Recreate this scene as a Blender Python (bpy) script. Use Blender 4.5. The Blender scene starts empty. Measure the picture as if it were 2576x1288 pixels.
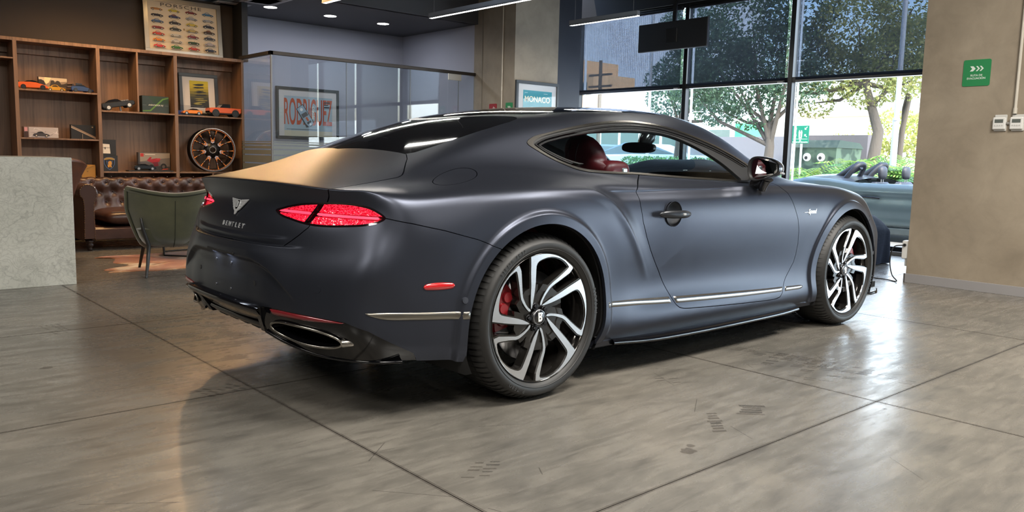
import bpy, bmesh, math, random
import numpy as np
from mathutils import Vector, Matrix, Euler
S = bpy.context.scene
COL = S.collection
PI = math.pi
# ------------------------------------------------------------------ camera
def make_camera():
    pos = (-2.4634, -3.5274, 1.0822); yaw, pitch, roll, f = .8478, -.1208, .0236, 2040.74
    fw = Vector((math.cos(yaw)*math.cos(pitch), math.sin(yaw)*math.cos(pitch), math.sin(pitch)))
    r0 = Vector((math.sin(yaw), -math.cos(yaw), 0)); u0 = r0.cross(fw)
    r = r0*math.cos(roll)+u0*math.sin(roll); u = -r0*math.sin(roll)+u0*math.cos(roll)
    M = Matrix((r, u, -fw)).transposed().to_4x4(); M.translation = pos
    cd = bpy.data.cameras.new('camera'); cd.sensor_fit = 'HORIZONTAL'; cd.sensor_width = 36.0
    cd.lens = f/2576*36; cd.clip_start = .05; cd.clip_end = 400
    co = bpy.data.objects.new('camera', cd); COL.objects.link(co); co.matrix_world = M
    S.camera = co
make_camera()
S.view_settings.view_transform = 'Standard'; S.view_settings.look = 'None'
S.view_settings.gamma = 1; S.view_settings.use_curve_mapping = False
S.view_settings.exposure = 0.40
# ------------------------------------------------------------------ daylight
def make_world():
    w = bpy.data.worlds.new('sky'); S.world = w; w.use_nodes = True
    nt = w.node_tree; nt.nodes.clear()
    sky = nt.nodes.new('ShaderNodeTexSky'); sky.sky_type = 'NISHITA'; sky.sun_disc = False
    sky.sun_elevation = math.radians(52); sky.sun_rotation = math.radians(200); sky.dust_density = 3.5; sky.air_density = 1.0
    bg = nt.nodes.new('ShaderNodeBackground'); bg.inputs['Strength'].default_value = 1.1
    out = nt.nodes.new('ShaderNodeOutputWorld')
    nt.links.new(sky.outputs[0], bg.inputs[0]); nt.links.new(bg.outputs[0], out.inputs[0])
make_world()
def lamp(name, kind, loc, rot, energy, color, **kw):
    d = bpy.data.lights.new(name, kind); d.energy = energy; d.color = color
    for k, v in kw.items(): setattr(d, k, v)
    o = bpy.data.objects.new(name, d); COL.objects.link(o); o.location = loc; o.rotation_euler = rot
    return o
lamp('sun', 'SUN', (0,0,20), Euler((math.radians(38), 0, math.radians(250))), 3.8, (1,.93,.82), angle=.02)
# daylight coming in through the glass fronts (one lamp in each opening)
COOL = (.86,.93,1.0)
lamp('window_light_east', 'AREA', (7.95, 3.3, 1.75), (0, math.radians(90), 0), 240, (.84,.89,1.0), shape='RECTANGLE', size=3.2, size_y=6.0)
lamp('window_light_southeast', 'AREA', (7.95, -4.9, 1.02), (0, math.radians(90), 0), 240, COOL, shape='RECTANGLE', size=1.75, size_y=7.4)
# ------------------------------------------------------------------ helpers
def lin(c):
    return tuple(((v/12.92) if v <= .04045 else ((v+.055)/1.055)**2.4) for v in c)
def hexc(h):
    return lin(tuple(int(h[i:i+2], 16)/255 for i in (0, 2, 4)))
_M = {}
def mat(name, color=(.5,.5,.5), rough=.5, metal=0.0, **kw):
    if name in _M: return _M[name]
    m = bpy.data.materials.new(name); m.use_nodes = True; b = m.node_tree.nodes['Principled BSDF']
    if isinstance(color, str): color = hexc(color)
    b.inputs['Base Color'].default_value = (*color, 1); b.inputs['Roughness'].default_value = rough
    b.inputs['Metallic'].default_value = metal
    for k, v in kw.items():
        if k == 'emit': b.inputs['Emission Color'].default_value = (*v[0], 1); b.inputs['Emission Strength'].default_value = v[1]
        elif k == 'trans': b.inputs['Transmission Weight'].default_value = v
        elif k == 'coat': b.inputs['Coat Weight'].default_value = v; b.inputs['Coat Roughness'].default_value = kw.get('coatr', .05)
        elif k == 'ior': b.inputs['IOR'].default_value = v
        elif k == 'sheen': b.inputs['Sheen Weight'].default_value = v
        elif k == 'spec': b.inputs['Specular IOR Level'].default_value = v
        elif k == 'alpha': b.inputs['Alpha'].default_value = v
    _M[name] = m; return m
def bsdf(m): return m.node_tree.nodes['Principled BSDF']
def node(m, t, **kw):
    n = m.node_tree.nodes.new(t)
    for k, v in kw.items():
        if k.startswith('i_'): n.inputs[k[2:].replace('_', ' ')].default_value = v
        else: setattr(n, k, v)
    return n
def link(m, a, b): m.node_tree.links.new(a, b)
def coords(m, scale=(1,1,1), rot=(0,0,0), kind='Object'):
    tc = node(m, 'ShaderNodeTexCoord'); mp = node(m, 'ShaderNodeMapping')
    mp.inputs['Scale'].default_value = scale; mp.inputs['Rotation'].default_value = rot
    link(m, tc.outputs[kind], mp.inputs[0]); return mp.outputs[0]
def noise(m, vec, scale, detail=5, rough=.55, dist=0):
    n = node(m, 'ShaderNodeTexNoise'); n.inputs['Scale'].default_value = scale; n.inputs['Detail'].default_value = detail
    n.inputs['Roughness'].default_value = rough; n.inputs['Distortion'].default_value = dist
    if vec is not None: link(m, vec, n.inputs['Vector'])
    return n.outputs['Fac']
def ramp(m, fac, stops):
    r = node(m, 'ShaderNodeValToRGB'); e = r.color_ramp.elements
    while len(e) < len(stops): e.new(.5)
    for k, (p, c) in enumerate(stops):
        e[k].position = p
        if isinstance(c, str): c = hexc(c)
        elif not hasattr(c, '__len__'): c = (c, c, c)
        e[k].color = (*c, 1)
    link(m, fac, r.inputs[0]); return r.outputs[0]
def mixc(m, fac, a, b, mode='MIX'):
    n = node(m, 'ShaderNodeMix', data_type='RGBA', blend_type=mode)
    for s, v in ((0, fac), (6, a), (7, b)):
        if hasattr(v, 'is_linked') or hasattr(v, 'links'): link(m, v, n.inputs[s])
        elif s == 0: n.inputs[0].default_value = v
        else: n.inputs[s].default_value = (*(hexc(v) if isinstance(v, str) else v), 1)
    return n.outputs[2]
def bump(m, h, strength=.2, dist=.01):
    n = node(m, 'ShaderNodeBump'); n.inputs['Strength'].default_value = strength; n.inputs['Distance'].default_value = dist
    link(m, h, n.inputs['Height']); link(m, n.outputs[0], bsdf(m).inputs['Normal'])
def mrange(m, v, a, b, c, d):
    n = node(m, 'ShaderNodeMapRange'); link(m, v, n.inputs[0])
    for k, x in zip((1,2,3,4), (a,b,c,d)): n.inputs[k].default_value = x
    return n.outputs[0]

def link_obj(name, me, m=None, parent=None, loc=None, rot=None):
    o = bpy.data.objects.new(name, me); COL.objects.link(o)
    if m is not None and me is not None:
        for mm in (m if isinstance(m, (list, tuple)) else [m]): me.materials.append(mm)
    if parent is not None: o.parent = parent
    if loc is not None: o.location = loc
    if rot is not None: o.rotation_euler = rot
    return o
def tag(o, label=None, cat=None, group=None, kind=None):
    if label: o['label'] = label
    if cat: o['category'] = cat
    if group: o['group'] = group
    if kind: o['kind'] = kind
    return o
def empty(name, loc=(0,0,0), rz=0, label=None, cat=None, group=None):
    o = bpy.data.objects.new(name, None); COL.objects.link(o); o.location = loc; o.rotation_euler = (0,0,rz); o.empty_display_size = .1
    return tag(o, label, cat, group)
def kids(o): return [c for c in bpy.data.objects if c.parent == o]
def copy_tree(o, parent=None):
    c = o.copy(); COL.objects.link(c)
    if parent: c.parent = parent
    for ch in kids(o): copy_tree(ch, c)
    return c

class MB:
    """collects shapes into one mesh"""
    def __init__(s): s.v = []; s.f = []; s.mi = []; s.sm = []
    def add(s, vs, fs, mi=0, smooth=False):
        n = len(s.v); s.v += [tuple(map(float, v)) for v in vs]
        for f in fs: s.f.append([n+i for i in f]); s.mi.append(mi); s.sm.append(smooth)
        return s
    def box(s, a, b, mi=0, bev=0.0, M=None):
        (x0,y0,z0), (x1,y1,z1) = a, b
        x0,x1 = min(x0,x1),max(x0,x1); y0,y1 = min(y0,y1),max(y0,y1); z0,z1 = min(z0,z1),max(z0,z1)
        if bev > 0:
            e = min(bev, (x1-x0)/2.01, (y1-y0)/2.01, (z1-z0)/2.01)
            vs = []; idx = {}
            for i in (0,1):
                for j in (0,1):
                    for k in (0,1):
                        c = ((x0,x1)[i],(y0,y1)[j],(z0,z1)[k]); sg = ((e,-e)[i],(e,-e)[j],(e,-e)[k])
                        for ax in range(3):
                            p = [c[q]+(0 if q == ax else sg[q]) for q in range(3)]
                            idx[(i,j,k,ax)] = len(vs); vs.append(p)
            fs = []
            g = lambda i,j,k,a: idx[(i,j,k,a)]
            fs += [[g(0,0,0,0),g(0,0,1,0),g(0,1,1,0),g(0,1,0,0)],[g(1,0,0,0),g(1,1,0,0),g(1,1,1,0),g(1,0,1,0)]]
            fs += [[g(0,0,0,1),g(1,0,0,1),g(1,0,1,1),g(0,0,1,1)],[g(0,1,0,1),g(0,1,1,1),g(1,1,1,1),g(1,1,0,1)]]
            fs += [[g(0,0,0,2),g(0,1,0,2),g(1,1,0,2),g(1,0,0,2)],[g(0,0,1,2),g(1,0,1,2),g(1,1,1,2),g(0,1,1,2)]]
            for i in (0,1):
                for j in (0,1): fs.append([g(i,j,0,0),g(i,j,0,1),g(i,j,1,1),g(i,j,1,0)][::(1 if i == j else -1)])
                for k in (0,1): fs.append([g(i,0,k,0),g(i,1,k,0),g(i,1,k,2),g(i,0,k,2)][::(1 if i == k else -1)])
            for j in (0,1):
                for k in (0,1): fs.append([g(0,j,k,1),g(0,j,k,2),g(1,j,k,2),g(1,j,k,1)][::(1 if j == k else -1)])
            for i in (0,1):
                for j in (0,1):
                    for k in (0,1): fs.append([g(i,j,k,0),g(i,j,k,1),g(i,j,k,2)][::(1 if (i+j+k) % 2 == 0 else -1)])
        else:
            vs = [(x0,y0,z0),(x1,y0,z0),(x1,y1,z0),(x0,y1,z0),(x0,y0,z1),(x1,y0,z1),(x1,y1,z1),(x0,y1,z1)]
            fs = [[0,3,2,1],[4,5,6,7],[0,1,5,4],[1,2,6,5],[2,3,7,6],[3,0,4,7]]
        if M is not None: vs = [M @ Vector(v) for v in vs]
        return s.add(vs, fs, mi)
    def pillow(s, a, b, e=4.0, n=28, m=16, mi=0):
        (x0,y0,z0), (x1,y1,z1) = a, b; c = ((x0+x1)/2, (y0+y1)/2, (z0+z1)/2); h = ((x1-x0)/2, (y1-y0)/2, (z1-z0)/2)
        sp = lambda v, k: math.copysign(abs(v)**k, v)
        def fn(u, v):
            t = 2*PI*u; p = PI*(v-.5); cp = sp(math.cos(p), 2/2.6)
            return (c[0]+h[0]*cp*sp(math.cos(t), 2/(e*1.6)), c[1]+h[1]*cp*sp(math.sin(t), 2/(e*1.6)), c[2]+h[2]*sp(math.sin(p), 2/2.6))
        return s.grid(fn, n*2, m, mi)
    def cyl(s, a, b, r0, r1=None, n=16, mi=0, cap=True, smooth=True):
        r1 = r0 if r1 is None else r1
        a, b = Vector(a), Vector(b); d = (b-a).normalized(); u = d.orthogonal().normalized(); w = d.cross(u)
        vs = [a+(u*math.cos(t)+w*math.sin(t))*r0 for t in (2*PI*k/n for k in range(n))]
        vs += [b+(u*math.cos(t)+w*math.sin(t))*r1 for t in (2*PI*k/n for k in range(n))]
        s.add(vs, [[k,(k+1)%n,n+(k+1)%n,n+k] for k in range(n)], mi, smooth)
        if cap: s.add(vs[:n], [list(range(n))[::-1]], mi); s.add(vs[n:], [list(range(n))], mi)
        return s
    def tube(s, pts, r, n=8, mi=0, closed=False, cap=True):
        P = [Vector(p) for p in pts]; m = len(P); rr = r if hasattr(r, '__len__') else [r]*m
        vs = []; up = None
        for i in range(m):
            if closed: d = P[(i+1)%m]-P[i-1]
            else: d = P[min(i+1, m-1)]-P[max(i-1, 0)]
            d.normalize()
            if up is None: up = d.orthogonal().normalized()
            else: up = (up-d*up.dot(d)).normalized()
            w = d.cross(up)
            vs += [P[i]+(up*math.cos(2*PI*k/n)+w*math.sin(2*PI*k/n))*rr[i] for k in range(n)]
        fs = []
        for i in range(m if closed else m-1):
            j = (i+1) % m
            fs += [[i*n+k, i*n+(k+1)%n, j*n+(k+1)%n, j*n+k] for k in range(n)]
        s.add(vs, fs, mi, True)
        if cap and not closed: s.add(vs[:n], [list(range(n))[::-1]], mi); s.add(vs[-n:], [list(range(n))], mi)
        return s
    def prism(s, poly, z0, z1, mi=0, M=None, smooth=False):
        n = len(poly); vs = [(p[0],p[1],z0) for p in poly]+[(p[0],p[1],z1) for p in poly]
        if M is not None: vs = [M @ Vector(v) for v in vs]
        s.add(vs, [[k,(k+1)%n,n+(k+1)%n,n+k] for k in range(n)], mi, smooth)
        s.add(vs[:n], [list(range(n))[::-1]], mi); s.add(vs[n:], [list(range(n))], mi); return s
    def lathe(s, prof, n=32, mi=0, M=None, a0=0, a1=2*PI, smooth=True):
        full = abs(a1-a0-2*PI) < 1e-6; cnt = n if full else n+1; m = len(prof); vs = []
        for k in range(cnt):
            t = a0+(a1-a0)*k/n
            for r, z in prof: vs.append((r*math.cos(t), r*math.sin(t), z))
        if M is not None: vs = [M @ Vector(v) for v in vs]
        fs = []
        for k in range(n):
            j = (k+1) % cnt
            for q in range(m-1): fs.append([k*m+q, j*m+q, j*m+q+1, k*m+q+1])
        return s.add(vs, fs, mi, smooth)
    def grid(s, fn, nu, nv, mi=0, smooth=True, closeu=False):
        vs = [fn(i/nu, j/nv) for i in range(nu+1) for j in range(nv+1)]
        fs = [[i*(nv+1)+j, (i+1)*(nv+1)+j, (i+1)*(nv+1)+j+1, i*(nv+1)+j+1] for i in range(nu) for j in range(nv)]
        return s.add(vs, fs, mi, smooth)
    def build(s, name, m, parent=None, loc=None, rot=None, auto=None):
        me = bpy.data.meshes.new(name); me.from_pydata(s.v, [], s.f); me.update()
        me.polygons.foreach_set('material_index', s.mi); me.polygons.foreach_set('use_smooth', s.sm)
        o = link_obj(name, me, m, parent, loc, rot)
        return o
def text_mesh(body, size, m, name, parent, M, depth=.001, align='CENTER', spacing=1.0, bold=0.0, shear=0.0, sx=1.0):
    cu = bpy.data.curves.new(name, 'FONT'); cu.body = body; cu.size = size; cu.extrude = depth; cu.align_x = align; cu.align_y = 'CENTER'
    cu.space_character = spacing; cu.offset = bold; cu.shear = shear
    to = bpy.data.objects.new(name, cu); COL.objects.link(to)
    dg = bpy.context.evaluated_depsgraph_get(); me = bpy.data.meshes.new_from_object(to.evaluated_get(dg))
    bpy.data.objects.remove(to); bpy.data.curves.remove(cu)
    me.transform(M @ Matrix.Diagonal((sx,1,1,1))); me.materials.clear()
    return link_obj(name, me, m, parent)
def frameM(origin, ux, uy):
    ux = Vector(ux).normalized(); uy = Vector(uy); uz = ux.cross(uy).normalized(); uy = uz.cross(ux)
    M = Matrix((ux, uy, uz)).transposed().to_4x4(); M.translation = origin; return M
# ------------------------------------------------------------------ car body surface
# half width grid (y >= 0), x forward, rear axle at x = 0; rows t0..t7 run up the side, q1..q5 over the roof
def build_cage():
    V = {}
    XS = [-.65,-.42,-.2,0,.2,.42,.7,1.05,1.45,1.85,2.2,2.45,2.65,2.85,3.05,3.25]
    kx = [-.65,-.2,0,.42,.7,1.05,1.85,2.45,2.85,3.25]
    ZT = [[.26,.21,.19,.17,.165,.165,.165,.17,.165,.15],
          [.33,.29,.28,.26,.255,.255,.25,.25,.26,.27],
          [.42,.38,.37,.355,.345,.345,.335,.33,.34,.35],
          [.52,.49,.48,.465,.455,.455,.45,.44,.45,.46],
          [.64,.62,.61,.60,.60,.60,.60,.60,.60,.58],
          [.76,.76,.75,.745,.74,.74,.735,.74,.74,.68],
          [.86,.875,.88,.87,.86,.86,.86,.86,.858,.79],
          [.925,.95,.958,.955,.945,.94,.945,.942,.928,.868]]
    WT = [[.870,.915,.915,.892,.885,.885,.885,.895,.915,.875],
          [.905,.950,.950,.935,.925,.925,.925,.930,.942,.900],
          [.925,.965,.967,.940,.915,.91,.912,.927,.953,.908],
          [.935,.970,.973,.937,.895,.888,.893,.922,.957,.912],
          [.938,.970,.975,.942,.912,.908,.912,.932,.957,.915],
          [.935,.968,.975,.945,.925,.923,.925,.939,.953,.900],
          [.910,.950,.958,.933,.915,.915,.915,.918,.925,.870],
          [.865,.902,.908,.888,.875,.873,.872,.868,.855,.805]]
    def itp(xs, ys, x):
        # monotone-ish cubic (Catmull-Rom on uneven knots)
        n = len(xs)
        i = max(0, min(n-2, int(np.searchsorted(xs, x)-1)))
        h = xs[i+1]-xs[i]; t = (x-xs[i])/h
        def sl(k):
            if k <= 0: return (ys[1]-ys[0])/(xs[1]-xs[0])
            if k >= n-1: return (ys[-1]-ys[-2])/(xs[-1]-xs[-2])
            a = (ys[k]-ys[k-1])/(xs[k]-xs[k-1]); b = (ys[k+1]-ys[k])/(xs[k+1]-xs[k])
            if a*b <= 0: return 0.0
            return 2*a*b/(a+b)
        m0, m1 = sl(i), sl(i+1)
        return ((2*t**3-3*t**2+1)*ys[i]+(t**3-2*t**2+t)*h*m0+(-2*t**3+3*t**2)*ys[i+1]+(t**3-t**2)*h*m1)
    TOP = {  # x : q1..q5 as (y, z)
        -.65:((.745,.955),(.655,.985),(.53,1.010),(.29,1.036),(0,1.048)),
        -.42:((.745,.985),(.645,1.040),(.53,1.080),(.29,1.115),(0,1.132)),
        -.2: ((.752,1.010),(.650,1.085),(.53,1.148),(.29,1.192),(0,1.208)),
        0:   ((.765,1.022),(.660,1.120),(.535,1.203),(.29,1.252),(0,1.268)),
        .2:  ((.775,1.025),(.668,1.145),(.545,1.243),(.29,1.296),(0,1.313)),
        .42: ((.780,1.020),(.675,1.158),(.555,1.272),(.30,1.327),(0,1.345)),
        .7:  ((.785,1.012),(.682,1.168),(.560,1.296),(.31,1.352),(0,1.371)),
        1.05:((.790,1.003),(.687,1.170),(.562,1.310),(.31,1.372),(0,1.390)),
        1.45:((.790,.996),(.685,1.158),(.555,1.300),(.31,1.376),(0,1.396)),
        1.85:((.785,.988),(.680,1.115),(.555,1.238),(.32,1.330),(0,1.357)),
        2.2: ((.780,.975),(.690,1.030),(.575,1.088),(.33,1.185),(0,1.225)),
        2.45:((.775,.962),(.690,.982),(.585,1.005),(.34,1.065),(0,1.090)),
        2.65:((.772,.950),(.690,.960),(.585,.970),(.34,.985),(0,.995)),
        2.85:((.765,.938),(.680,.948),(.575,.954),(.33,.962),(0,.968)),
        3.05:((.755,.915),(.67,.925),(.56,.930),(.32,.934),(0,.938)),
        3.25:((.725,.880),(.64,.890),(.54,.896),(.30,.902),(0,.905))}
    for i, x in enumerate(XS):
        for t in range(8):
            V[('s', i, t)] = (x, itp(kx, WT[t], x), itp(kx, ZT[t], x))
        for q in range(5):
            y, z = TOP[x][q]; V[('s', i, 8+q)] = (x, y, z)
    # rear ring: index 0 = centre .. 4, 5 = corner
    RZ = [.27,.39,.50,.61,.70,.79,.875,.962]
    RX = [-1.02,-1.075,-1.082,-1.063,-1.030,-1.004,-.968,-.985]
    YS = [0,.25,.45,.61,.745,.855]
    FX = [0,.008,.032,.072,.133,.225]
    for k in range(6):
        for t in range(8):
            y = YS[k]*(1.0 if t < 7 else (.985 if k < 5 else .955)); x = RX[t]+FX[k]*(1.0 if t < 7 else .93); z = RZ[t]
            if t == 7: z -= [0,.002,.008,.016,.023,.030][k]
            if t == 6: z -= [0,.0,.002,.004,.006,.01][k]; x -= [0,0,0,.004,.012,.02][k]*.6
            if t >= 3 and k >= 3: y += .006*(k-2)
            if t <= 4 and k >= 4: y += .012*(k-3)
            if t == 0: y *= .95
            V[('r', k, t)] = (x, y, z)
    # front ring, 0 = centre .. 5 = corner
    FZ = [.145,.235,.33,.43,.53,.63,.72,.805]
    FXX = [3.56,3.68,3.71,3.72,3.71,3.69,3.65,3.56]
    FY = [0,.25,.46,.63,.76,.86]
    FD = [0,.01,.05,.11,.18,.26]
    for k in range(6):
        for t in range(8):
            V[('f', k, t)] = (FXX[t]-FD[k], FY[k]*(1 if t < 6 else .95), FZ[t])
    keys = list(V.keys()); idx = {k: n for n, k in enumerate(keys)}
    faces = []
    def F(*a): faces.append([idx[q] for q in a])
    N = len(XS)
    for i in range(N-1):
        for t in range(12):
            F(('s',i,t),('s',i+1,t),('s',i+1,t+1),('s',i,t+1))
    for t in range(7):
        F(('r',5,t),('s',0,t),('s',0,t+1),('r',5,t+1))
        F(('s',N-1,t),('f',5,t),('f',5,t+1),('s',N-1,t+1))
        for k in range(5):
            F(('r',k,t),('r',k+1,t),('r',k+1,t+1),('r',k,t+1))
            F(('f',k+1,t),('f',k,t),('f',k,t+1),('f',k+1,t+1))
    for k in range(5):   # deck row:  q_j <-> ring 5-j
        a, b = 5-k, 4-k
        F(('r',a,7),('s',0,7+k),('s',0,8+k),('r',b,7))
        F(('s',N-1,7+k),('f',a,7),('f',b,7),('s',N-1,8+k))
    # crease of the tail lip
    cr = {}
    for k in range(5):
        cr[tuple(sorted((idx[('r',k,7)], idx[('r',k+1,7)])))] = [.95,.95,.95,.9,.55][k]
    return np.array([V[k] for k in keys], float), faces, cr, idx

def subdivide(co, faces, cr, level, fit=0):
    """Catmull-Clark of the half cage mirrored over y = 0, returned whole (limit positions)."""
    n = len(co)
    onax = np.abs(co[:,1]) < 1e-9
    mp = np.arange(n); nxt = n
    for i in range(n):
        if not onax[i]: mp[i] = nxt; nxt += 1
    def full(c):
        C = np.zeros((nxt, 3)); C[:n] = c
        for i in range(n):
            if not onax[i]: C[mp[i]] = c[i]*[1,-1,1]
        return C
    ff = [list(reversed(f)) for f in faces]+[[mp[v] for v in f] for f in faces]
    def run(c, lv):
        me = bpy.data.meshes.new('tmp'); me.from_pydata(full(c).tolist(), [], ff); me.update()
        if cr:
            at = me.attributes.new('crease_edge', 'FLOAT', 'EDGE')
            full_cr = dict(cr)
            for (a, b), v in cr.items(): full_cr[tuple(sorted((int(mp[a]), int(mp[b]))))] = v
            for e in me.edges:
                at.data[e.index].value = full_cr.get(tuple(sorted(e.vertices)), 0.0)
        ob = bpy.data.objects.new('tmp', me); bpy.context.scene.collection.objects.link(ob)
        md = ob.modifiers.new('s', 'SUBSURF'); md.levels = lv; md.render_levels = lv; md.boundary_smooth = 'PRESERVE_CORNERS'
        dg = bpy.context.evaluated_depsgraph_get(); ev = ob.evaluated_get(dg); m2 = ev.to_mesh()
        P = np.empty(len(m2.vertices)*3, np.float64); m2.vertices.foreach_get('co', P); P = P.reshape(-1, 3)
        Q = np.empty(len(m2.loops), np.int32); m2.loops.foreach_get('vertex_index', Q); Q = Q.reshape(-1, 4)
        ev.to_mesh_clear(); bpy.data.objects.remove(ob); bpy.data.meshes.remove(me)
        return P, Q
    c = co.copy()
    for _ in range(fit):
        P, Q = run(c, 2)
        d = co-P[:n]; d[onax, 1] = 0
        c = c+d*.85
    return run(c, level)

def vnormals(P, Q):
    """area weighted vertex normals of a quad/tri soup (rows of 4, tri repeats last)"""
    fn = np.cross(P[Q[:,2]]-P[Q[:,0]], P[Q[:,3]]-P[Q[:,1]])
    N = np.zeros_like(P)
    for k in range(4): np.add.at(N, Q[:,k], fn)
    return N/np.maximum(np.linalg.norm(N, axis=1, keepdims=True), 1e-12)

def sstep(a, b, x):
    t = np.clip((x-a)/(b-a), 0, 1); return t*t*(3-2*t)

def polydist(px, pz, pts, closed=False):
    """unsigned distance to a polyline plus the index-parameter of the nearest point"""
    pts = np.asarray(pts, float)
    if closed: pts = np.vstack([pts, pts[:1]])
    D = np.full(px.shape, 1e9); S = np.zeros(px.shape); T = np.zeros(px.shape)
    for i in range(len(pts)-1):
        a, b = pts[i], pts[i+1]; d = b-a; L = d@d
        t = np.clip(((px-a[0])*d[0]+(pz-a[1])*d[1])/L, 0, 1)
        qx, qz = px-(a[0]+t*d[0]), pz-(a[1]+t*d[1])
        dd = np.hypot(qx, qz)
        s = np.sign(d[0]*(pz-a[1])-d[1]*(px-a[0]))
        m = dd < D
        D = np.where(m, dd, D); S = np.where(m, s, S); T = np.where(m, i+t, T)
    return D, S, T

def polysd(px, pz, pts):
    """signed distance to a closed polygon, positive inside"""
    pts = np.asarray(pts, float); D, _, _ = polydist(px, pz, pts, True)
    ins = np.zeros(px.shape, bool); n = len(pts)
    for i in range(n):
        a, b = pts[i], pts[(i+1) % n]
        if a[1] == b[1]: continue
        c = ((a[1] > pz) != (b[1] > pz)) & (px < (b[0]-a[0])*(pz-a[1])/(b[1]-a[1])+a[0])
        ins ^= c
    return np.where(ins, D, -D)

def spl(pts, n=8, closed=False):
    """Catmull-Rom through pts"""
    P = [np.asarray(p, float) for p in pts]; m = len(P); out = []
    rng = range(m if closed else m-1)
    for i in rng:
        if closed: p0, p1, p2, p3 = P[i-1], P[i], P[(i+1) % m], P[(i+2) % m]
        else:
            p1, p2 = P[i], P[i+1]; p0 = P[i-1] if i else 2*p1-p2; p3 = P[i+2] if i+2 < m else 2*p2-p1
        a, b, c = (max(np.linalg.norm(u-v), 1e-9)**.5 for u, v in ((p1,p0),(p2,p1),(p3,p2)))
        m1 = (p1-p0)/a-(p2-p0)/(a+b)+(p2-p1)/b; m2 = (p2-p1)/b-(p3-p1)/(b+c)+(p3-p2)/c
        m1, m2 = m1*b, m2*b
        for k in range(n):
            t = k/n
            out.append((2*t**3-3*t*t+1)*p1+(t**3-2*t*t+t)*m1+(-2*t**3+3*t*t)*p2+(t**3-t*t)*m2)
    if not closed: out.append(P[-1])
    return np.array(out)

CREASE = spl([(-.95,.915),(-.77,.928),(-.45,.945),(-.17,.968),(.0,.972),(.16,.964),(.33,.941),(.455,.884),(.545,.807),(.635,.704),(.75,.55),(.80,.47)], 6)
AR, AF = .432, .432
AXR, AXF, AZ = .0, 2.851, .374

def shape_body(P, Q):
    """the car's features pushed into the smooth surface"""
    N = vnormals(P, Q)
    x, y, z = P[:,0], np.abs(P[:,1]), P[:,2]
    side = sstep(.45, .8, np.abs(N[:,1]))
    D = np.zeros(len(P))
    # haunch: everything inside the crease stands proud
    d, s, t = polydist(x, z, CREASE)
    fade = np.clip(np.interp(t/(len(CREASE)-1), [0,.12,.3,.62,.85,1.0], [0,.25,.8,1.0,.65,0]), 0, 1)
    out = np.where(s > 0, d, 0); ins = np.where(s <= 0, d, 0)
    D += side*fade*(-.017*sstep(0, .085, out)*(1-sstep(.12,.55,out)) + .006*(1-sstep(0,.05,ins))*(s <= 0) + .006*(1-sstep(0,.012,out))*(s > 0))
    # wheel arch lips
    for ax in (AXR, AXF):
        r = np.hypot(x-ax, z-AZ)
        D += sstep(.5,.8,np.abs(N[:,1]))*(.011*(1-sstep(.462,.482,r)) - .003*(sstep(.474,.495,r)*(1-sstep(.495,.62,r))))*(z > .2)
    # door top line and its soft hollow
    ln = np.interp(x, [.5,.7,1.3,2.1,2.6], [.944,.941,.938,.962,.955])
    on = sstep(.42,.6,x)*(1-sstep(2.3,2.6,x))*side
    D += on*(-.006)*sstep(0,.004,ln-z)*(1-sstep(.01,.06,ln-z))
    # sill flare under the chrome strip
    # rear bumper shelf, plate recess
    rear = sstep(.35,.75,-N[:,0])*(x < -.5)
    sh = np.interp(y, [0,.3,.45,.66,.84], [.690,.693,.699,.712,.73])
    amt = .036*(1-sstep(.26,.60,y))
    D += rear*amt*(1-sstep(-.004,.006,z-sh))*(1-.75*sstep(.03,.13,sh-z)*(1-sstep(.25,.6,y))-.25*sstep(.05,.25,sh-z))
    lic = np.interp(y, [0,.30,.36,.42,.50,.60,.70], [.632,.628,.618,.60,.56,.50,.40])
    D += rear*(-.022)*sstep(-.004,.010,lic-z)*(1-sstep(.45,.62,y))
    # trunk lower edge kink (light catcher above the gap)
    D += rear*.008*(1-sstep(.38,.50,y))*sstep(.0,.03,z-sh)*(1-sstep(.03,.045,z-sh))
    return P+N*D[:,None], N
# ------------------------------------------------------------------ cutting the surface into panels
LEVEL = 5
def clip(P, N, F, fn):
    """keep the part of the polygons where fn(P, N) > 0; F is a list of index arrays"""
    f = fn(P, N); f = np.where(np.abs(f) < 1e-7, 1e-7, f)
    K = F.shape[1]; valid = F >= 0
    pos = np.where(valid, f[np.maximum(F, 0)] > 0, True); neg = np.where(valid, f[np.maximum(F, 0)] <= 0, True)
    allp = pos.all(1); mixed = ~allp & ~neg.all(1)
    newP, newN, cache, out = [], [], {}, []
    n0 = len(P)
    def cut(a, b):
        k = (a, b) if a < b else (b, a)
        if k not in cache:
            t = f[k[0]]/(f[k[0]]-f[k[1]]); newP.append(P[k[0]]*(1-t)+P[k[1]]*t)
            q = N[k[0]]*(1-t)+N[k[1]]*t; newN.append(q/max(np.linalg.norm(q), 1e-9)); cache[k] = n0+len(newP)-1
        return cache[k]
    for row in F[mixed]:
        vs = [int(v) for v in row if v >= 0]; o = []
        for i, a in enumerate(vs):
            b = vs[(i+1) % len(vs)]
            if f[a] > 0: o.append(a)
            if (f[a] > 0) != (f[b] > 0): o.append(cut(a, b))
        if len(o) >= 3: out.append(o)
    W = max([K]+[len(o) for o in out])
    G = np.full((int(allp.sum())+len(out), W), -1, np.int64); G[:allp.sum(), :K] = F[allp]
    for i, o in enumerate(out): G[int(allp.sum())+i, :len(o)] = o
    if newP: P = np.vstack([P, newP]); N = np.vstack([N, newN])
    return P, N, G
def compact(P, N, F):
    used = np.unique(F[F >= 0]); mp = np.full(len(P)+1, -1, np.int64); mp[used] = np.arange(len(used))
    G = np.where(F >= 0, mp[np.maximum(F, 0)], -1); return P[used], N[used], G
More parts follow.
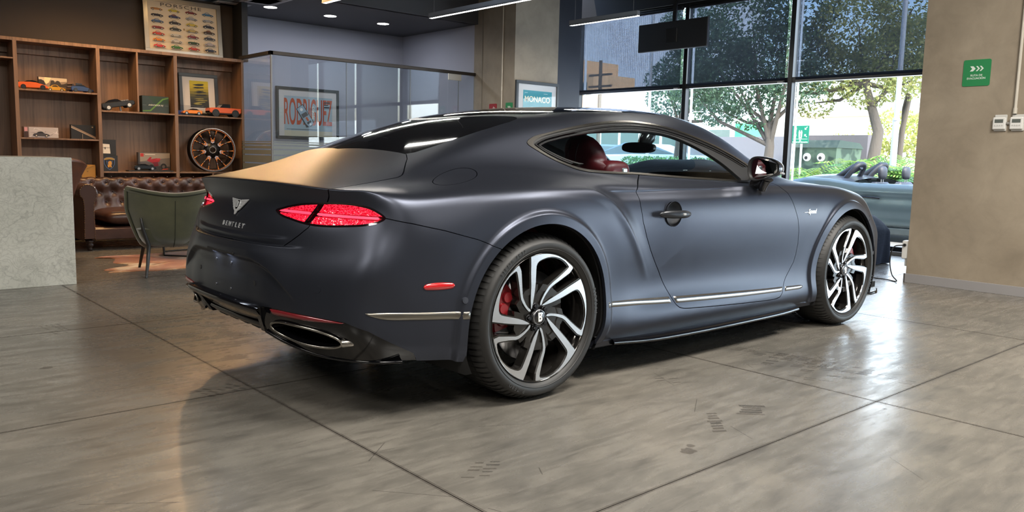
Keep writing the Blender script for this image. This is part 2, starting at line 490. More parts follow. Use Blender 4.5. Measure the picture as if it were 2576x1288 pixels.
def flange(P, N, F, depth):
    """turn the cut edges inwards; returns extra verts, faces"""
    cnt = (F >= 0).sum(1); A = []; B = []
    for k in range(F.shape[1]):
        m = cnt > k; nx = np.where(k+1 < cnt, F[:, min(k+1, F.shape[1]-1)], F[:, 0])
        A.append(F[m, k]); B.append(nx[m])
    A = np.concatenate(A); B = np.concatenate(B)
    key = np.minimum(A, B)*(len(P)+1)+np.maximum(A, B)
    u, ix, ct = np.unique(key, return_index=True, return_counts=True)
    e = ix[ct == 1]; a, b = A[e], B[e]
    keep = ~((np.abs(P[a,1]) < 1e-5) & (np.abs(P[b,1]) < 1e-5)); a, b = a[keep], b[keep]
    vs = np.unique(np.concatenate([a, b])); mp = {int(v): i for i, v in enumerate(vs)}
    P2 = P[vs]-N[vs]*depth
    return vs, P2, [(mp[int(x)], mp[int(y)]) for x, y in zip(a, b)]
def panel(name, m, parent, P, N, F, both=True, depth=.014, off=0.0, smoothcut=True):
    """make the mesh of a half panel (y <= 0) and, if both, its mirror image"""
    P, N, F = compact(P, N, F)
    P = P+N*off
    vs, P2, ed = flange(P, N, F, depth) if depth else (np.zeros(0, int), np.zeros((0,3)), [])
    n, n2 = len(P), len(P2)
    allP = np.vstack([P, P[vs], P2]) if n2 else P
    polys = [[int(v) for v in r if v >= 0] for r in F]
    fl = [[n+b, n+a, n+n2+a, n+n2+b] for a, b in ed]
    fn = []
    for q in fl:
        w = np.cross(allP[q[2]]-allP[q[0]], allP[q[3]]-allP[q[1]]); fn.append(w/max(np.linalg.norm(w), 1e-12))
    nor = [N[v] for p in polys for v in p]+[w for q, w in zip(fl, fn) for _ in q]
    polys = polys+fl; V = allP
    if both:
        nv = len(V); V = np.vstack([V, V*[1,-1,1]])
        nor2 = []; it = 0; mp = []
        for p in polys:
            mp.append([nv+i for i in reversed(p)]); nor2 += [x*np.array([1,-1,1]) for x in reversed(nor[it:it+len(p)])]; it += len(p)
        polys = polys+mp; nor = nor+nor2
    me = bpy.data.meshes.new(name)
    me.vertices.add(len(V)); me.vertices.foreach_set('co', V.ravel())
    ls = np.array([i for p in polys for i in p], np.int32); ct = np.array([len(p) for p in polys], np.int32)
    me.loops.add(len(ls)); me.loops.foreach_set('vertex_index', ls)
    me.polygons.add(len(polys)); me.polygons.foreach_set('loop_start', np.concatenate([[0], np.cumsum(ct)[:-1]]).astype(np.int32))
    me.polygons.foreach_set('loop_total', ct); me.update(calc_edges=True)
    me.polygons.foreach_set('use_smooth', [True]*len(polys))
    me.normals_split_custom_set(np.array(nor, np.float32).tolist())
    return link_obj(name, me, m, parent)

# field outlines, car space, right half uses |y|
LIGHT = spl([(.362,.841),(.429,.858),(.551,.877),(.681,.886),(.814,.892),(.937,.888),(1.029,.873),(1.10,.838),(1.066,.820),(.989,.806),(.874,.798),(.749,.793),(.628,.795),(.491,.809),(.40,.823)], 5, True)
TRUNK = np.array([(-.3,.628),(0,.628),(.163,.643),(.32,.659),(.431,.664),(.492,.661),(.545,.61),(.60,.535),(.645,.475),(.668,.435),(.676,.40),(.674,.355),(.668,.232),(.667,.108),(.668,.05),(.655,.02),(.62,-.03),(.598,-.09),(.575,-.16),(.535,-.215),(.501,-.253),(.46,-.295),(.41,-.322),(.35,-.333),(.25,-.336),(.098,-.337),(-.3,-.337)])
RGLASS = np.array([(-.49,-.3),(-.49,0),(-.467,.163),(-.447,.32),(-.433,.425),(-.424,.485),(-.39,.506),(-.307,.514),(-.133,.517),(.04,.511),(.18,.494),(.24,.475),(.262,.452),(.262,.425),(.20,.352),(.075,.227),(0,.11),(-.02,0),(-.02,-.3)])
ROOFG = np.array([(.03,-.3),(.03,0),(.055,.11),(.13,.227),(.26,.345),(.33,.405),(.40,.43),(.8,.452),(1.2,.45),(1.42,.43),(1.50,.38),(1.54,.2),(1.55,0),(1.55,-.3)])
WSHIELD = np.array([(1.62,-.3),(1.62,0),(1.61,.2),(1.575,.38),(1.56,.455),(1.59,.495),(1.75,.528),(1.95,.572),(2.15,.618),(2.33,.655),(2.43,.66),(2.50,.55),(2.56,.3),(2.58,0),(2.58,-.3)])
DLO = spl([(.160,1.150),(.205,1.180),(.335,1.211),(.493,1.243),(.679,1.273),(.826,1.289),(.959,1.296),(1.086,1.293),(1.221,1.281),(1.354,1.259),(1.49,1.229),(1.625,1.195),(1.738,1.160),(1.862,1.115),(1.955,1.070),(1.96,1.03),(1.89,.99),(1.80,.966),(1.6,.972),(1.40,.980),(1.175,.989),(.95,1.0),(.813,1.007),(.66,1.010),(.542,1.014),(.45,1.021),(.396,1.030),(.335,1.050),(.277,1.073),(.203,1.114)], 4, True)
GLASS = spl([(.205,1.150),(.275,1.178),(.401,1.206),(.555,1.225),(.70,1.238),(.833,1.245),(.97,1.249),(1.097,1.247),(1.20,1.239),(1.293,1.223),(1.435,1.183),(1.576,1.127),(1.68,1.072),(1.74,1.022),(1.765,.99),(1.74,.982),(1.6,.986),(1.40,.994),(1.175,1.003),(.95,1.014),(.813,1.021),(.66,1.024),(.542,1.029),(.46,1.036),(.40,1.047),(.345,1.064),(.29,1.086),(.235,1.118)], 4, True)
INNER = spl([(.196,1.150),(.26,1.183),(.345,1.204),(.493,1.232),(.679,1.261),(.826,1.277),(.959,1.284),(1.086,1.281),(1.221,1.269),(1.354,1.247),(1.49,1.217),(1.625,1.183),(1.738,1.148),(1.862,1.100),(1.94,1.060),(1.945,1.04),(1.88,1.005),(1.80,.980),(1.6,.984),(1.40,.992),(1.175,1.001),(.95,1.012),(.813,1.019),(.66,1.022),(.542,1.027),(.455,1.034),(.40,1.044),(.345,1.060),(.29,1.082),(.23,1.115)], 4, True)
DOOR = np.array([(.832,1.10),(.832,1.012),(.80,.99),(.74,.96),(.704,.933),(.702,.86),(.717,.776),(.752,.70),(.795,.629),(.842,.565),(.887,.506),(.951,.416),(1.0,.344),(1.015,.325),(1.04,.308),(1.074,.300),(1.10,.297),(1.363,.283),(1.63,.271),(1.896,.262),(1.99,.262),(2.037,.270),(2.062,.29),(2.077,.312),(2.092,.345),(2.118,.378),(2.16,.42),(2.201,.47),(2.216,.52),(2.219,.59),(2.205,.673),(2.185,.74),(2.155,.80),(2.125,.86),(2.095,.905),(2.05,.945),(2.02,.968),(1.98,1.0),(1.9,1.1)])
FUEL = (-.350, .755, .130, .052)
def Y(P): return np.abs(P[:,1])
def f_side(P, N): return np.minimum(-P[:,1]-.42, P[:,2]-.5)
def sd(poly, a, b): return polysd(a, b, poly)
def fDLO(P, N): return np.where((Y(P) > .5) & (P[:,2] > .9), sd(DLO, P[:,0], P[:,2]), -1)
def fIN(P, N): return np.where((Y(P) > .5) & (P[:,2] > .9), sd(INNER, P[:,0], P[:,2]), -1)
def fGL(P, N): return np.where((Y(P) > .5) & (P[:,2] > .9), sd(GLASS, P[:,0], P[:,2]), -1)
def fLT(P, N): return np.where((P[:,0] < -.6) & (P[:,2] > .7), sd(LIGHT, Y(P)+P[:,0]+1, P[:,2]), -1)
def fTR(P, N): return np.where(P[:,0] < .1, sd(TRUNK, Y(P), P[:,0]+P[:,2]), -1)
def fRG(P, N): return np.where(P[:,2] > .95, sd(RGLASS, P[:,0], Y(P)), -1)
def fRO(P, N): return np.where(P[:,2] > 1.1, sd(ROOFG, P[:,0], Y(P)), -1)
def fWS(P, N): return np.where(P[:,2] > .95, sd(WSHIELD, P[:,0], Y(P)), -1)
def fDO(P, N): return np.where(Y(P) > .6, sd(DOOR, P[:,0], P[:,2]), -1)
def fFU(P, N):
    cx, cy, a, b = FUEL; c, s = math.cos(-.22), math.sin(-.22)
    u = ((P[:,0]-cx)*c+(Y(P)-cy)*s)/a; v = (-(P[:,0]-cx)*s+(Y(P)-cy)*c)/b
    q = np.hypot(u, v); return np.where((P[:,2] > .9) & (P[:,0] < .2), (1-np.abs(u)**2.2-np.abs(v)**2)*b*.5, -1)
def fAR(P, N):
    a = .424-np.hypot(P[:,0]-AXR, P[:,2]-AZ); b = .420-np.hypot(P[:,0]-AXF-.012, P[:,2]-AZ)
    return np.where((Y(P) > .55), np.maximum(a, b), -1)
def fBU(P, N):     # rear bumper: below the lamp, back to the wheel arch
    u = Y(P)+P[:,0]+1; zl = np.interp(u, [-.1,.60,.75,1.10,1.243,1.403,1.57,1.70,1.9], [.838,.838,.838,.838,.8175,.787,.746,.703,.64])
    return np.where(P[:,0] < -.1, zl-P[:,2], -1)
def fFB(P, N):
    zl = np.interp(P[:,0], [3.0,3.13,3.24,3.4,3.7], [.655,.700,.735,.765,.80]); return np.where(P[:,0] > 3.0, zl-P[:,2], -1)
DIFFL = spl([(-.4,.440),(0,.440),(.353,.443),(.42,.449),(.615,.452),(.80,.443),(.87,.420),(.895,.40)], 4)
def fDIFF(P, N):   # gloss valance under the rear bumper; positive below the bumper's lower line
    u = Y(P)+P[:,0]+1   # .29 at the box corner, 1.25 at the wheel side end
    line = np.interp(u, [-.1,.29,.36,.60,.90,1.03,1.166,1.24,1.252,1.26], [.440,.443,.449,.452,.439,.405,.337,.296,.262,.05])
    return np.where(P[:,0] < -.3, line-P[:,2], -1)
def fLIP(P, N):    # the valance ends at its lower lip and opens for the diffuser
    u = Y(P)+P[:,0]+1; return P[:,2]-np.interp(u, [.0,.285,.325,.46,.69,.89,1.06,1.185,1.3], [.425,.425,.330,.302,.275,.268,.266,.264,.20])
CAR = empty('coupe_car', (0,0,0), 0, 'dark blue-grey satin two-door coupe with red tail lights lit, seen from its right rear corner', 'car')
paint = mat('satin_paint', (.046,.051,.068), .36, .80, coat=.0)
gloss = mat('gloss_black', (.004,.004,.005), .08, 0, coat=.25, spec=.35)
chrome_dark = mat('smoked_chrome', (.34,.32,.29), .24, 1.0)
rubber = mat('seal_rubber', (.012,.012,.013), .45)
blackp = mat('black_plastic', (.01,.01,.011), .5)
tintg = mat('black_glass', (.004,.004,.005), .03, 0, coat=1.0)
def clear_glass(name, tint, rough=0.0, base=.04, top=.9):
    """thin pane: see-through, with the reflection growing at grazing angles"""
    if name in _M: return _M[name]
    m = bpy.data.materials.new(name); m.use_nodes = True; nt = m.node_tree; nt.nodes.clear()
    out = nt.nodes.new('ShaderNodeOutputMaterial'); mx = nt.nodes.new('ShaderNodeMixShader')
    tr = nt.nodes.new('ShaderNodeBsdfTransparent'); gl = nt.nodes.new('ShaderNodeBsdfGlossy'); lw = nt.nodes.new('ShaderNodeLayerWeight')
    pw = nt.nodes.new('ShaderNodeMath'); pw.operation = 'POWER'; pw.inputs[1].default_value = 4.5
    mr = nt.nodes.new('ShaderNodeMapRange'); mr.inputs[3].default_value = base; mr.inputs[4].default_value = top
    tr.inputs[0].default_value = (*tint, 1); gl.inputs['Roughness'].default_value = rough; lw.inputs[0].default_value = .5
    nt.links.new(lw.outputs['Facing'], pw.inputs[0]); nt.links.new(pw.outputs[0], mr.inputs[0]); nt.links.new(mr.outputs[0], mx.inputs[0])
    nt.links.new(tr.outputs[0], mx.inputs[1]); nt.links.new(gl.outputs[0], mx.inputs[2]); nt.links.new(mx.outputs[0], out.inputs[0])
    _M[name] = m; return m
carglass = clear_glass('car_glass', (.80,.90,.93))

def build_car():
    co, faces, cr, idx = build_cage()
    P, Q = subdivide(co, faces, cr, LEVEL, 3)
    P, _ = shape_body(P, Q)
    N = vnormals(P, Q)
    # right half
    k = (P[Q][:,:,1] <= 1e-6).all(1); Q = Q[k].astype(np.int64)
    P, N, Q = compact(P, N, Q)
    P[:,1] = np.minimum(P[:,1], 0)
    # wheel arches, underside
    g = .0022
    P, N, Q = clip(P, N, Q, lambda P, N: -fAR(P, N))
    neg = lambda fn, w: (lambda P, N: -fn(P, N)-w)
    pos = lambda fn, w: (lambda P, N: fn(P, N)-w)
    def take(base, *fns):
        A = base
        for fn in fns: A = clip(*A, fn)
        return A
    whole = (P, N, Q)
    body = take(whole, neg(fDLO, 0), neg(fDO, g), neg(fLT, 0), neg(fTR, g), neg(fRG, 0), neg(fRO, 0), neg(fWS, 0), neg(fFU, g*.7), neg(fDIFF, 0))
    body = take(body, neg(fBU, .0016), neg(fFB, .0016))
    panel('rear_bumper', paint, CAR, *take(whole, pos(fBU, .0016), neg(fLT, 0), neg(fTR, g), neg(fDIFF, 0)), depth=.016)
    panel('front_bumper', paint, CAR, *take(whole, pos(fFB, .0016)), depth=.016)
    panel('body_shell', paint, CAR, *body, depth=.016)
    door = take(whole, pos(fDO, g), neg(fDLO, 0))
    # pocket of the door handle
    hp = lambda P, N: -(.064-np.hypot(P[:,0]-.955, (P[:,2]-.810)))
    doorP = take(door, hp)
    right = panel('door', paint, CAR, *doorP, both=False, depth=.016)
    cup = MB()
    def cupf(u, v):
        r = .066*math.sin(v*PI/2); a = 2*PI*u
        return (.955+r*math.cos(a), -.922+.034*math.cos(v*PI/2), .810+r*math.sin(a))
    cup.grid(cupf, 28, 8).build('handle_cup', mat('cup_dark', (.02,.023,.03), .5), right)
    hb = MB(); hk = [on_side(q, .812)[0][1] for q in np.linspace(.80,1.09,12)]
    HS = lambda q: float(np.interp(q, np.linspace(.80,1.09,12), hk))
    def hnd(u, v):
        x = .812+.262*u; t = 2*PI*v; e = max(1e-3, 1-abs(2*u-1)**3.0)**.5
        w = (.0215-.004*math.cos(2*PI*u)*0)*e; d = .0135*e
        yo = HS(x)-.018-.008*(1-u)-.012*math.sin(PI*u)**.6
        return (x, yo-d*math.cos(t), .8105-.006*(u-.5)+w*math.sin(t))
    hb.grid(hnd, 26, 14)
    hb.box((.955,-.9835,.806),(.977,-.975,.818), 1, .002)
    h = hb.build('door_handle', [mat('handle_dark', (.035,.037,.042), .28, .6), mat('sensor_grey', (.3,.3,.3), .4)], right)
    mir = right.data.copy()
    # the left door is the mirror image
    left = panel('door', paint, CAR, *(take(door)), both=False, depth=.016)
    left.data.transform(Matrix.Diagonal((1,-1,1,1))); left.data.flip_normals()
    panel('trunk_lid', paint, CAR, *take(whole, pos(fTR, g), neg(fLT, 0), neg(fRG, 0), lambda P, N: np.abs(P[:,0]+P[:,2]-np.interp(Y(P), [0,.25,.43,.5,.62], [.374,.414,.468,.485,.50]))-np.where((Y(P) < .60) & (P[:,2] > .98), .0011, -1)))
    fr = panel('fuel_door', paint, CAR, *take(whole, pos(fFU, g*.3)), both=False, depth=.01)
    panel('rear_window', tintg, CAR, *take(whole, pos(fRG, .0)), depth=.01, off=-.001)
    panel('roof_glass', tintg, CAR, *take(whole, pos(fRO, .002)), depth=.01, off=-.0005)
    panel('windshield', carglass, CAR, *take(whole, pos(fWS, .001)), depth=.004, off=-.002)
    # rear lamps
    red = red_lamp()
    for sgn in (-1, 1):
        def mk(name, m, parent, geo, **kw):
            o = panel(name, m, parent, *geo, both=False, **kw)
            if sgn > 0: o.data.transform(Matrix.Diagonal((1,-1,1,1))); o.data.flip_normals()
            return o
        tl = mk('tail_light', mat('lamp_bezel', (.008,.003,.004), .08, coat=1), CAR, take(whole, fLT, neg(pos(fLT, .0085), 0)), depth=.03)
        base = take(whole, pos(fLT, .0075))
        def split(P, N):
            u = Y(P)+P[:,0]+1; s = u-(.654+(P[:,2]-.846)*1.12); return np.abs(s)-.020
        def bars(P, N):
            u = Y(P)+P[:,0]+1; zc = np.interp(u, [.38,.61,.64,1.07], [.8455,.8435,.8425,.8375]); return np.abs(P[:,2]-zc)-.0085
        mk('crystal_lens', red, tl, take(base, split, bars), depth=.012, off=-.010)
        mk('lamp_back', mat('lamp_dark', (.03,.004,.006), .15, coat=1), tl, base, depth=0, off=-.024)
        barm = mat('light_bar', (.8,.05,.08), .3, emit=((1,.03,.07), 1.7))
        def bar(P, N):
            u = Y(P)+P[:,0]+1; zc = np.interp(u, [.38,.61,.64,1.07], [.8455,.8435,.8425,.8375])
            f = np.minimum(.0042-np.abs(P[:,2]-zc), np.minimum(u-.388, 1.058-u)); s = u-(.654+(P[:,2]-.846)*1.12)
            return np.minimum(f, np.abs(s)-.026)
        mk('light_bar', barm, tl, take(base, bar), depth=.01, off=-.004)
        band = lambda P, N: .006-np.abs((Y(P)+P[:,0]+1)-(.646+(P[:,2]-.846)*1.12))
        mk('lamp_divider', gloss, tl, take(base, band), depth=.02, off=-.002)
    # side window: bright trim, rubber, glass
    for sgn in (-1, 1):
        def mk(name, m, parent, geo, **kw):
            o = panel(name, m, parent, *geo, both=False, **kw)
            if sgn > 0: o.data.transform(Matrix.Diagonal((1,-1,1,1))); o.data.flip_normals()
            return o
        tr = mk('window_trim', chrome_dark, CAR, take(whole, pos(fDLO, .0015), neg(fIN, 0)), depth=.012, off=.003)
        seal = mk('window_seal', rubber, CAR, take(whole, fIN, neg(fGL, -.003)), depth=.02, off=-.006)
        for wd, of in ((.013, .003), (.026, .0)):
            ribf = lambda P, N, wd=wd: np.minimum(.0035-np.abs(fIN(P, N)-wd), P[:,2]-1.06-(P[:,0] > 1.5)*0)
            mk('seal_rib', mat('rib_black', (.015,.015,.016), .25), seal, take(whole, fIN, ribf), depth=.01, off=of-.002)
        mk('side_window', carglass, CAR, take(whole, pos(fGL, -.004)), depth=0, off=-.014)
    # rear valance (gloss black) with its pieces
    val = panel('rear_valance', gloss, CAR, *take(whole, lambda P, N: fDIFF(P, N)-.001, neg(fTAIL, 0), fLIP), depth=.02, off=-.004)
    # lining behind the outer skin (dark, only where there is no glass)
    panel('inner_lining', mat('lining', (.012,.012,.014), .8), CAR, *take(whole, neg(fDIFF, .0), neg(fDLO, -.02), neg(fWS, 0)), depth=0, off=-.032)
    build_rear_parts(val)
    build_side_parts()
    build_underbody()
    build_cabin()
def fTAIL(P, N):   # hole of the exhaust tip, in (u, z)
    u = Y(P)+P[:,0]+1; z = P[:,2]-(.360-.045*(u-.62))
    return np.where(P[:,0] < -.8, (1-(np.abs(u-.63)/.245)**2.3-(np.abs(z)/.039)**2)*.04, -1)
def red_lamp():
    m = mat('red_crystal', (.35,.004,.010), .12, coat=1.0)
    v = coords(m, (1,1,1.5)); vo = node(m, 'ShaderNodeTexVoronoi', feature='DISTANCE_TO_EDGE'); vo.inputs['Scale'].default_value = 62
    nz = node(m, 'ShaderNodeTexNoise'); nz.inputs['Scale'].default_value = 25; link(m, v, nz.inputs['Vector'])
    ad = node(m, 'ShaderNodeMix', data_type='RGBA', blend_type='ADD'); ad.inputs[0].default_value = .05; link(m, v, ad.inputs[6]); link(m, nz.outputs['Color'], ad.inputs[7])
    link(m, ad.outputs[2], vo.inputs['Vector'])
    c = ramp(m, vo.outputs[0], [(0, (1,.05,.10)), (.07, (.85,.008,.03)), (.2, (.40,.0,.012)), (.6, (.16,0,.005))])
    link(m, c, bsdf(m).inputs['Emission Color']); bsdf(m).inputs['Emission Strength'].default_value = 1.15
    bump(m, vo.outputs[0], .6, .004)
    return m
# surface lookups for parts that sit on the skin
SKIN = {}
def skin_bvh():
    if 'b' not in SKIN:
        from mathutils.bvhtree import BVHTree
        co, faces, cr, idx = build_cage(); P, Q = subdivide(co, faces, cr, 3, 3); P, _ = shape_body(P, Q)
        SKIN['b'] = BVHTree.FromPolygons(P.tolist(), Q.tolist())
    return SKIN['b']
def on_side(x, z):
    h = skin_bvh().ray_cast(Vector((x,-2,z)), Vector((0,1,0))); return h[0], h[1]
def on_rear(y, z):
    h = skin_bvh().ray_cast(Vector((-3,y,z)), Vector((1,0,0))); return h[0], h[1]
def strip_on(side, pts_hi, pts_lo, off, nseg=60, crown=.004):
    """a raised band between two curves [(a, z)...] on the skin"""
    A = spl(pts_hi, 12); B = spl(pts_lo, 12)
    def res(C, n):
        L = np.concatenate([[0], np.cumsum(np.linalg.norm(np.diff(C, axis=0), axis=1))]); t = np.linspace(0, L[-1], n)
        return np.stack([np.interp(t, L, C[:,0]), np.interp(t, L, C[:,1])], 1)
    A, B = res(A, nseg), res(B, nseg); mb = MB(); rows = []
    for i in range(nseg):
        r = []
        for j, t in enumerate((0, .08, .45, .55, .92, 1)):
            q = A[i]*(1-t)+B[i]*t; h, n = on_side(*q) if side else on_rear(*q)
            d = (-.006, off, off+crown, off+crown*.8, off, -.006)[j]
            if i in (0, nseg-1): d = -.006
            r.append(h+n*d)
        rows.append(r)
    vs = [v for r in rows for v in r]
    mb.add(vs, [[i*6+j, i*6+j+1, (i+1)*6+j+1, (i+1)*6+j] for i in range(nseg-1) for j in range(5)], 0, True)
    return mb
def build_rear_parts(val):
    # exhaust tips: a bright oval ring with a dark pipe in it
    for sg in (-1, 1):
        def pt(a, k=1.0, dx=0.0):
            u = .63+.245*k*math.copysign(abs(math.cos(a))**(2/2.3), math.cos(a)); z = .360-.045*(u-.62)+.039*k*math.copysign(abs(math.sin(a))**1.0, math.sin(a))
            # find y on the rear curve such that y + x + 1 = u
            lo, hi = .2, .93
            for _ in range(24):
                mid = (lo+hi)/2; h, n = on_rear(-mid, z)
                x = h[0] if h is not None and h[0] < 0 else -.6
                if mid+x+1 < u: lo = mid
                else: hi = mid
            h, n = on_rear(-lo, z); x = min(h[0], -.8) if h is not None else -.8
            return Vector((x+dx, sg*lo, z))
        ring = [pt(2*PI*k/48) for k in range(48)]
        tip = MB().tube([p+Vector((-.004,0,0)) for p in ring], .0058, 8, closed=True).build('exhaust_tip', chrome_dark, CAR)
        c = sum(ring, Vector())/48
        mb = MB(); n = 48; rows = []
        for k, (s, d) in enumerate(((1,0),(.97,.03),(.93,.10),(.85,.22))): rows.append([c+(p-c)*s+Vector((d+.0*k,0,0)) for p in ring])
        vs = [v for r in rows for v in r]
        mb.add(vs, [[i*n+k, i*n+(k+1)%n, (i+1)*n+(k+1)%n, (i+1)*n+k] for i in range(3) for k in range(n)], 0, True)
        mb.add(rows[-1], [list(range(n))], 0)
        mb.build('exhaust_pipe', mat('pipe_dark', (.02,.02,.02), .35, .8), tip)
        outer = [p for p in ring if abs(p.y) > .70]
        if outer:
            o = max(ring, key=lambda p: abs(p.y)); mb = MB()
            mb.tube([o+Vector((-.002,0,-.004)), o+Vector((.03,sg*.018,-.002)), o+Vector((.085,sg*.030,0))], [.017,.016,.004], 10).build('tip_flank', chrome_dark, tip)
        # dark red reflector above the pipe
        def yz(u, z):
            lo, hi = .2, .93
            for _ in range(22):
                mid = (lo+hi)/2; h, _n = on_rear(-mid, z)
                if mid+h[0]+1 < u: lo = mid
                else: hi = mid
            return lo
        top = [(.373,.4475),(.50,.4515),(.65,.4515),(.80,.4455),(.895,.4395)]; bot = [(.395,.430),(.43,.4255),(.55,.4290),(.72,.4310),(.895,.4375)]
        m = strip_on(False, [(-yz(u, z), z-.004) for u, z in top], [(-yz(u, z), z-.004) for u, z in bot], .002, 40, .001)
        if sg > 0: m.v = [(x, -y, z) for x, y, z in m.v]; m.f = [f[::-1] for f in m.f]
        m.build('rear_reflector', mat('reflector_red', (.16,.012,.016), .25, coat=.6), CAR)
    # centre box of the diffuser: gloss frame with a dark channel and fins beneath
    d = MB()
    XB = -1.098
    def cross(y):
        w = abs(y)/.386
        return XB+.022*w*w
    ys = [-.386+.772*k/24 for k in range(25)]
    prof = [(.075,.452),(.0,.449),(-.008,.441),(.004,.423),(.016,.412)]
    vs = []; 
    for y in ys:
        k = 1 if abs(y) < .385 else .9
        for dx, z in prof: vs.append((cross(y)+dx, y*(1-.0*(.449-z)), z-.004*(abs(y)/.386)**2))
    m = len(prof); d.add(vs, [[i*m+j, (i+1)*m+j, (i+1)*m+j+1, i*m+j+1] for i in range(24) for j in range(m-1)], 0, True)
    # side posts running down and inwards
    for sg in (-1, 1):
        a = [(XB+.022,.386*sg,.449),(XB+.06,.386*sg,.449),(XB+.125,.31*sg,.325),(XB+.088,.31*sg,.325)]
        b = [(p[0]+.002, p[1]-sg*.040, p[2]-.001) for p in a]
        d.add(a+b, [[0,1,2,3],[7,6,5,4],[0,4,5,1],[2,6,7,3],[0,3,7,4],[1,5,6,2]], 0)
    lo = []
    for k in range(25):
        y = -.318+.636*k/24; x = XB+.085+.010*(y/.318)**2
        for dx, z in ((-.012,.362),(-.014,.352),(-.004,.338),(.05,.322),(.12,.312)): lo.append((x+dx, y, z))
    d.add(lo, [[i*5+j, i*5+j+1, (i+1)*5+j+1, (i+1)*5+j][::-1] for i in range(24) for j in range(4)], 0, True)
    box = d.build('rear_diffuser', gloss, CAR)
    ch = MB()
    for k in range(24):
        y0, y1 = -.36+.72*k/24, -.36+.72*(k+1)/24
        ch.add([(cross(y0)+.016,y0,.414),(cross(y1)+.016,y1,.414),(cross(y1)+.09,y1*.88,.350),(cross(y0)+.09,y0*.88,.350)], [[0,1,2,3]], 0, True)
    ch.build('diffuser_channel', mat('channel_dark', (.03,.027,.024), .22, .3, coat=.6), box)
    fin = MB()
    for y in (-.24,-.12,0,.12,.24):
        prof = [(-1.0,.345),(-.985,.318),(-.955,.300),(-.90,.292),(-.70,.290),(-.66,.33)]
        n = len(prof); vs = [(p[0], y-.004, p[1]) for p in prof]+[(p[0], y+.004, p[1]) for p in prof]
        fin.add(vs, [list(range(n)), list(range(n, 2*n))[::-1]]+[[k, n+k, n+(k+1)%n, (k+1)%n] for k in range(n)], 0)
    fin.build('diffuser_fins', gloss, box)
    # lower lip of the valance
    LIPC = lambda sg: [(-1.015,.335*sg,.332),(-.985,.45*sg,.302),(-.93,.62*sg,.275),(-.86,.75*sg,.268),(-.78,.84*sg,.266),(-.70,.885*sg,.266)]
    for sg in (-1, 1):
        lip = MB()
        pts = LIPC(sg)
        lip.tube(spl(pts, 6), .007, 8)
        w = spl(LIPC(sg), 6)
        vs = [tuple(p) for p in w]+[(p[0]+.10, p[1]*.80, p[2]-.002) for p in w]; n = len(w)
        lip.add(vs, [[k, k+1, n+k+1, n+k] for k in range(n-1)], 0, True)
        lip.build('lower_lip', gloss, box)
    # bore holes, sensors and screws of the missing plate
    for y, z in ((-.09,.600),(.075,.600),(-.082,.484),(.082,.484)):
        sc = MB(); h, n = on_rear(y, z); sc.cyl(h-Vector((.003,0,0)), h+Vector((.004,0,0)), .0055, .0055, 12, 1); sc.cyl(h-Vector((.0035,0,0)), h+Vector((.004,0,0)), .0028, .0028, 10, 0)
        sc.build('plate_screw', [blackp, mat('screw_grey', (.25,.25,.26), .35, .8)], CAR)
    for y, z, r, mm in ((-.300,.534,.0105,blackp),(.300,.534,.0105,blackp)):
        h, n = on_rear(y, z); MB().cyl(h+n*.0015, h-n*.01, r, r, 20).build('sensor_hole', mm, CAR)
    for y, z in ((-.700,.556),(.700,.556)):
        h, n = on_rear(y, z); MB().cyl(h+n*.0012, h-n*.01, .0145, .0145, 24).build('parking_sensor', paint, CAR)
    # plate lamps in the recess roof: small lit windows
    for y in (-.105, .060):
        h, n = on_rear(y, .636)
        MB().box((h[0]+.0,y-.018,.6385),(h[0]+.014,y+.018,.642), 0, .001).build('plate_lamp', mat('plate_lamp_lit', (.9,.9,1), .3, emit=((.80,.88,1), 5)), CAR)
        L = lamp('plate_lamp_glow', 'AREA', (h[0]-.012, y, .634), (0, math.radians(-25), 0), .10, (.78,.86,1), shape='RECTANGLE', size=.03, size_y=.04); L.parent = CAR
    hz = [on_rear(y, .642)[0][0] for y in (-.17, -.02, .12)]
    MB().box((min(hz)-.004,-.165,.643),(min(hz)+.03,.125,.652), 0, .003).build('plate_lamp_housing', blackp, CAR)
    # badge: wings around an oval with a B
    silver = mat('badge_silver', (.74,.75,.76), .32, .55)
    h, n = on_rear(0, .838); up = Vector((0,0,1)); up = (up-n*up.dot(n)).normalized(); ux = Vector((0,-1,0))
    Mb = frameM(h+n*.0025+Vector((0,.008,.004)), ux, up) @ Matrix.Diagonal((1.22,.84,1,1))
    wing = MB()
    for sg in (-1, 1):
        for k in range(9):
            a0 = .055-k*.0085; L = .060-k*.0052
            p = [(sg*.012, .030-k*.0075), (sg*(.012+L), .036-k*.0068), (sg*(.010+L), .0305-k*.0068), (sg*.012, .0245-k*.0075)]
            if sg < 0: p = p[::-1]
            wing.prism(p, 0, .0035+.0008*(k % 2), 0, Mb)
    tail = [(-.014,-.026),(-.005,-.052),(0,-.056),(.005,-.052),(.014,-.026)]
    wing.prism(tail, 0, .004, 0, Mb)
    e = [(.0165*math.cos(t), .030*math.sin(t)) for t in (2*PI*k/28 for k in range(28))]
    wing.prism(e, 0, .0055, 0, Mb)
    e2 = [(.0125*math.cos(t), .0255*math.sin(t)) for t in (2*PI*k/28 for k in range(28))]
    wing.prism(e2, .005, .0062, 1, Mb)
    bd = wing.build('winged_badge', [silver, gloss], CAR)
    text_mesh('B', .046, silver, 'badge_letter', bd, Mb @ Matrix.Translation((0,-.0005,.006)), .0015, bold=.0012, sx=.60)
    # lettering
    for i, ch_ in enumerate('BENTLEY'):
        y = .105-.0350*i; h, n = on_rear(y, .757); up = (Vector((0,0,1))-n*n.z).normalized()
        o = text_mesh(ch_, .031, silver, 'badge_letter', bd, frameM(h+n*.001, Vector((0,-1,0)), up), .0014, bold=.0002, sx=1.0)
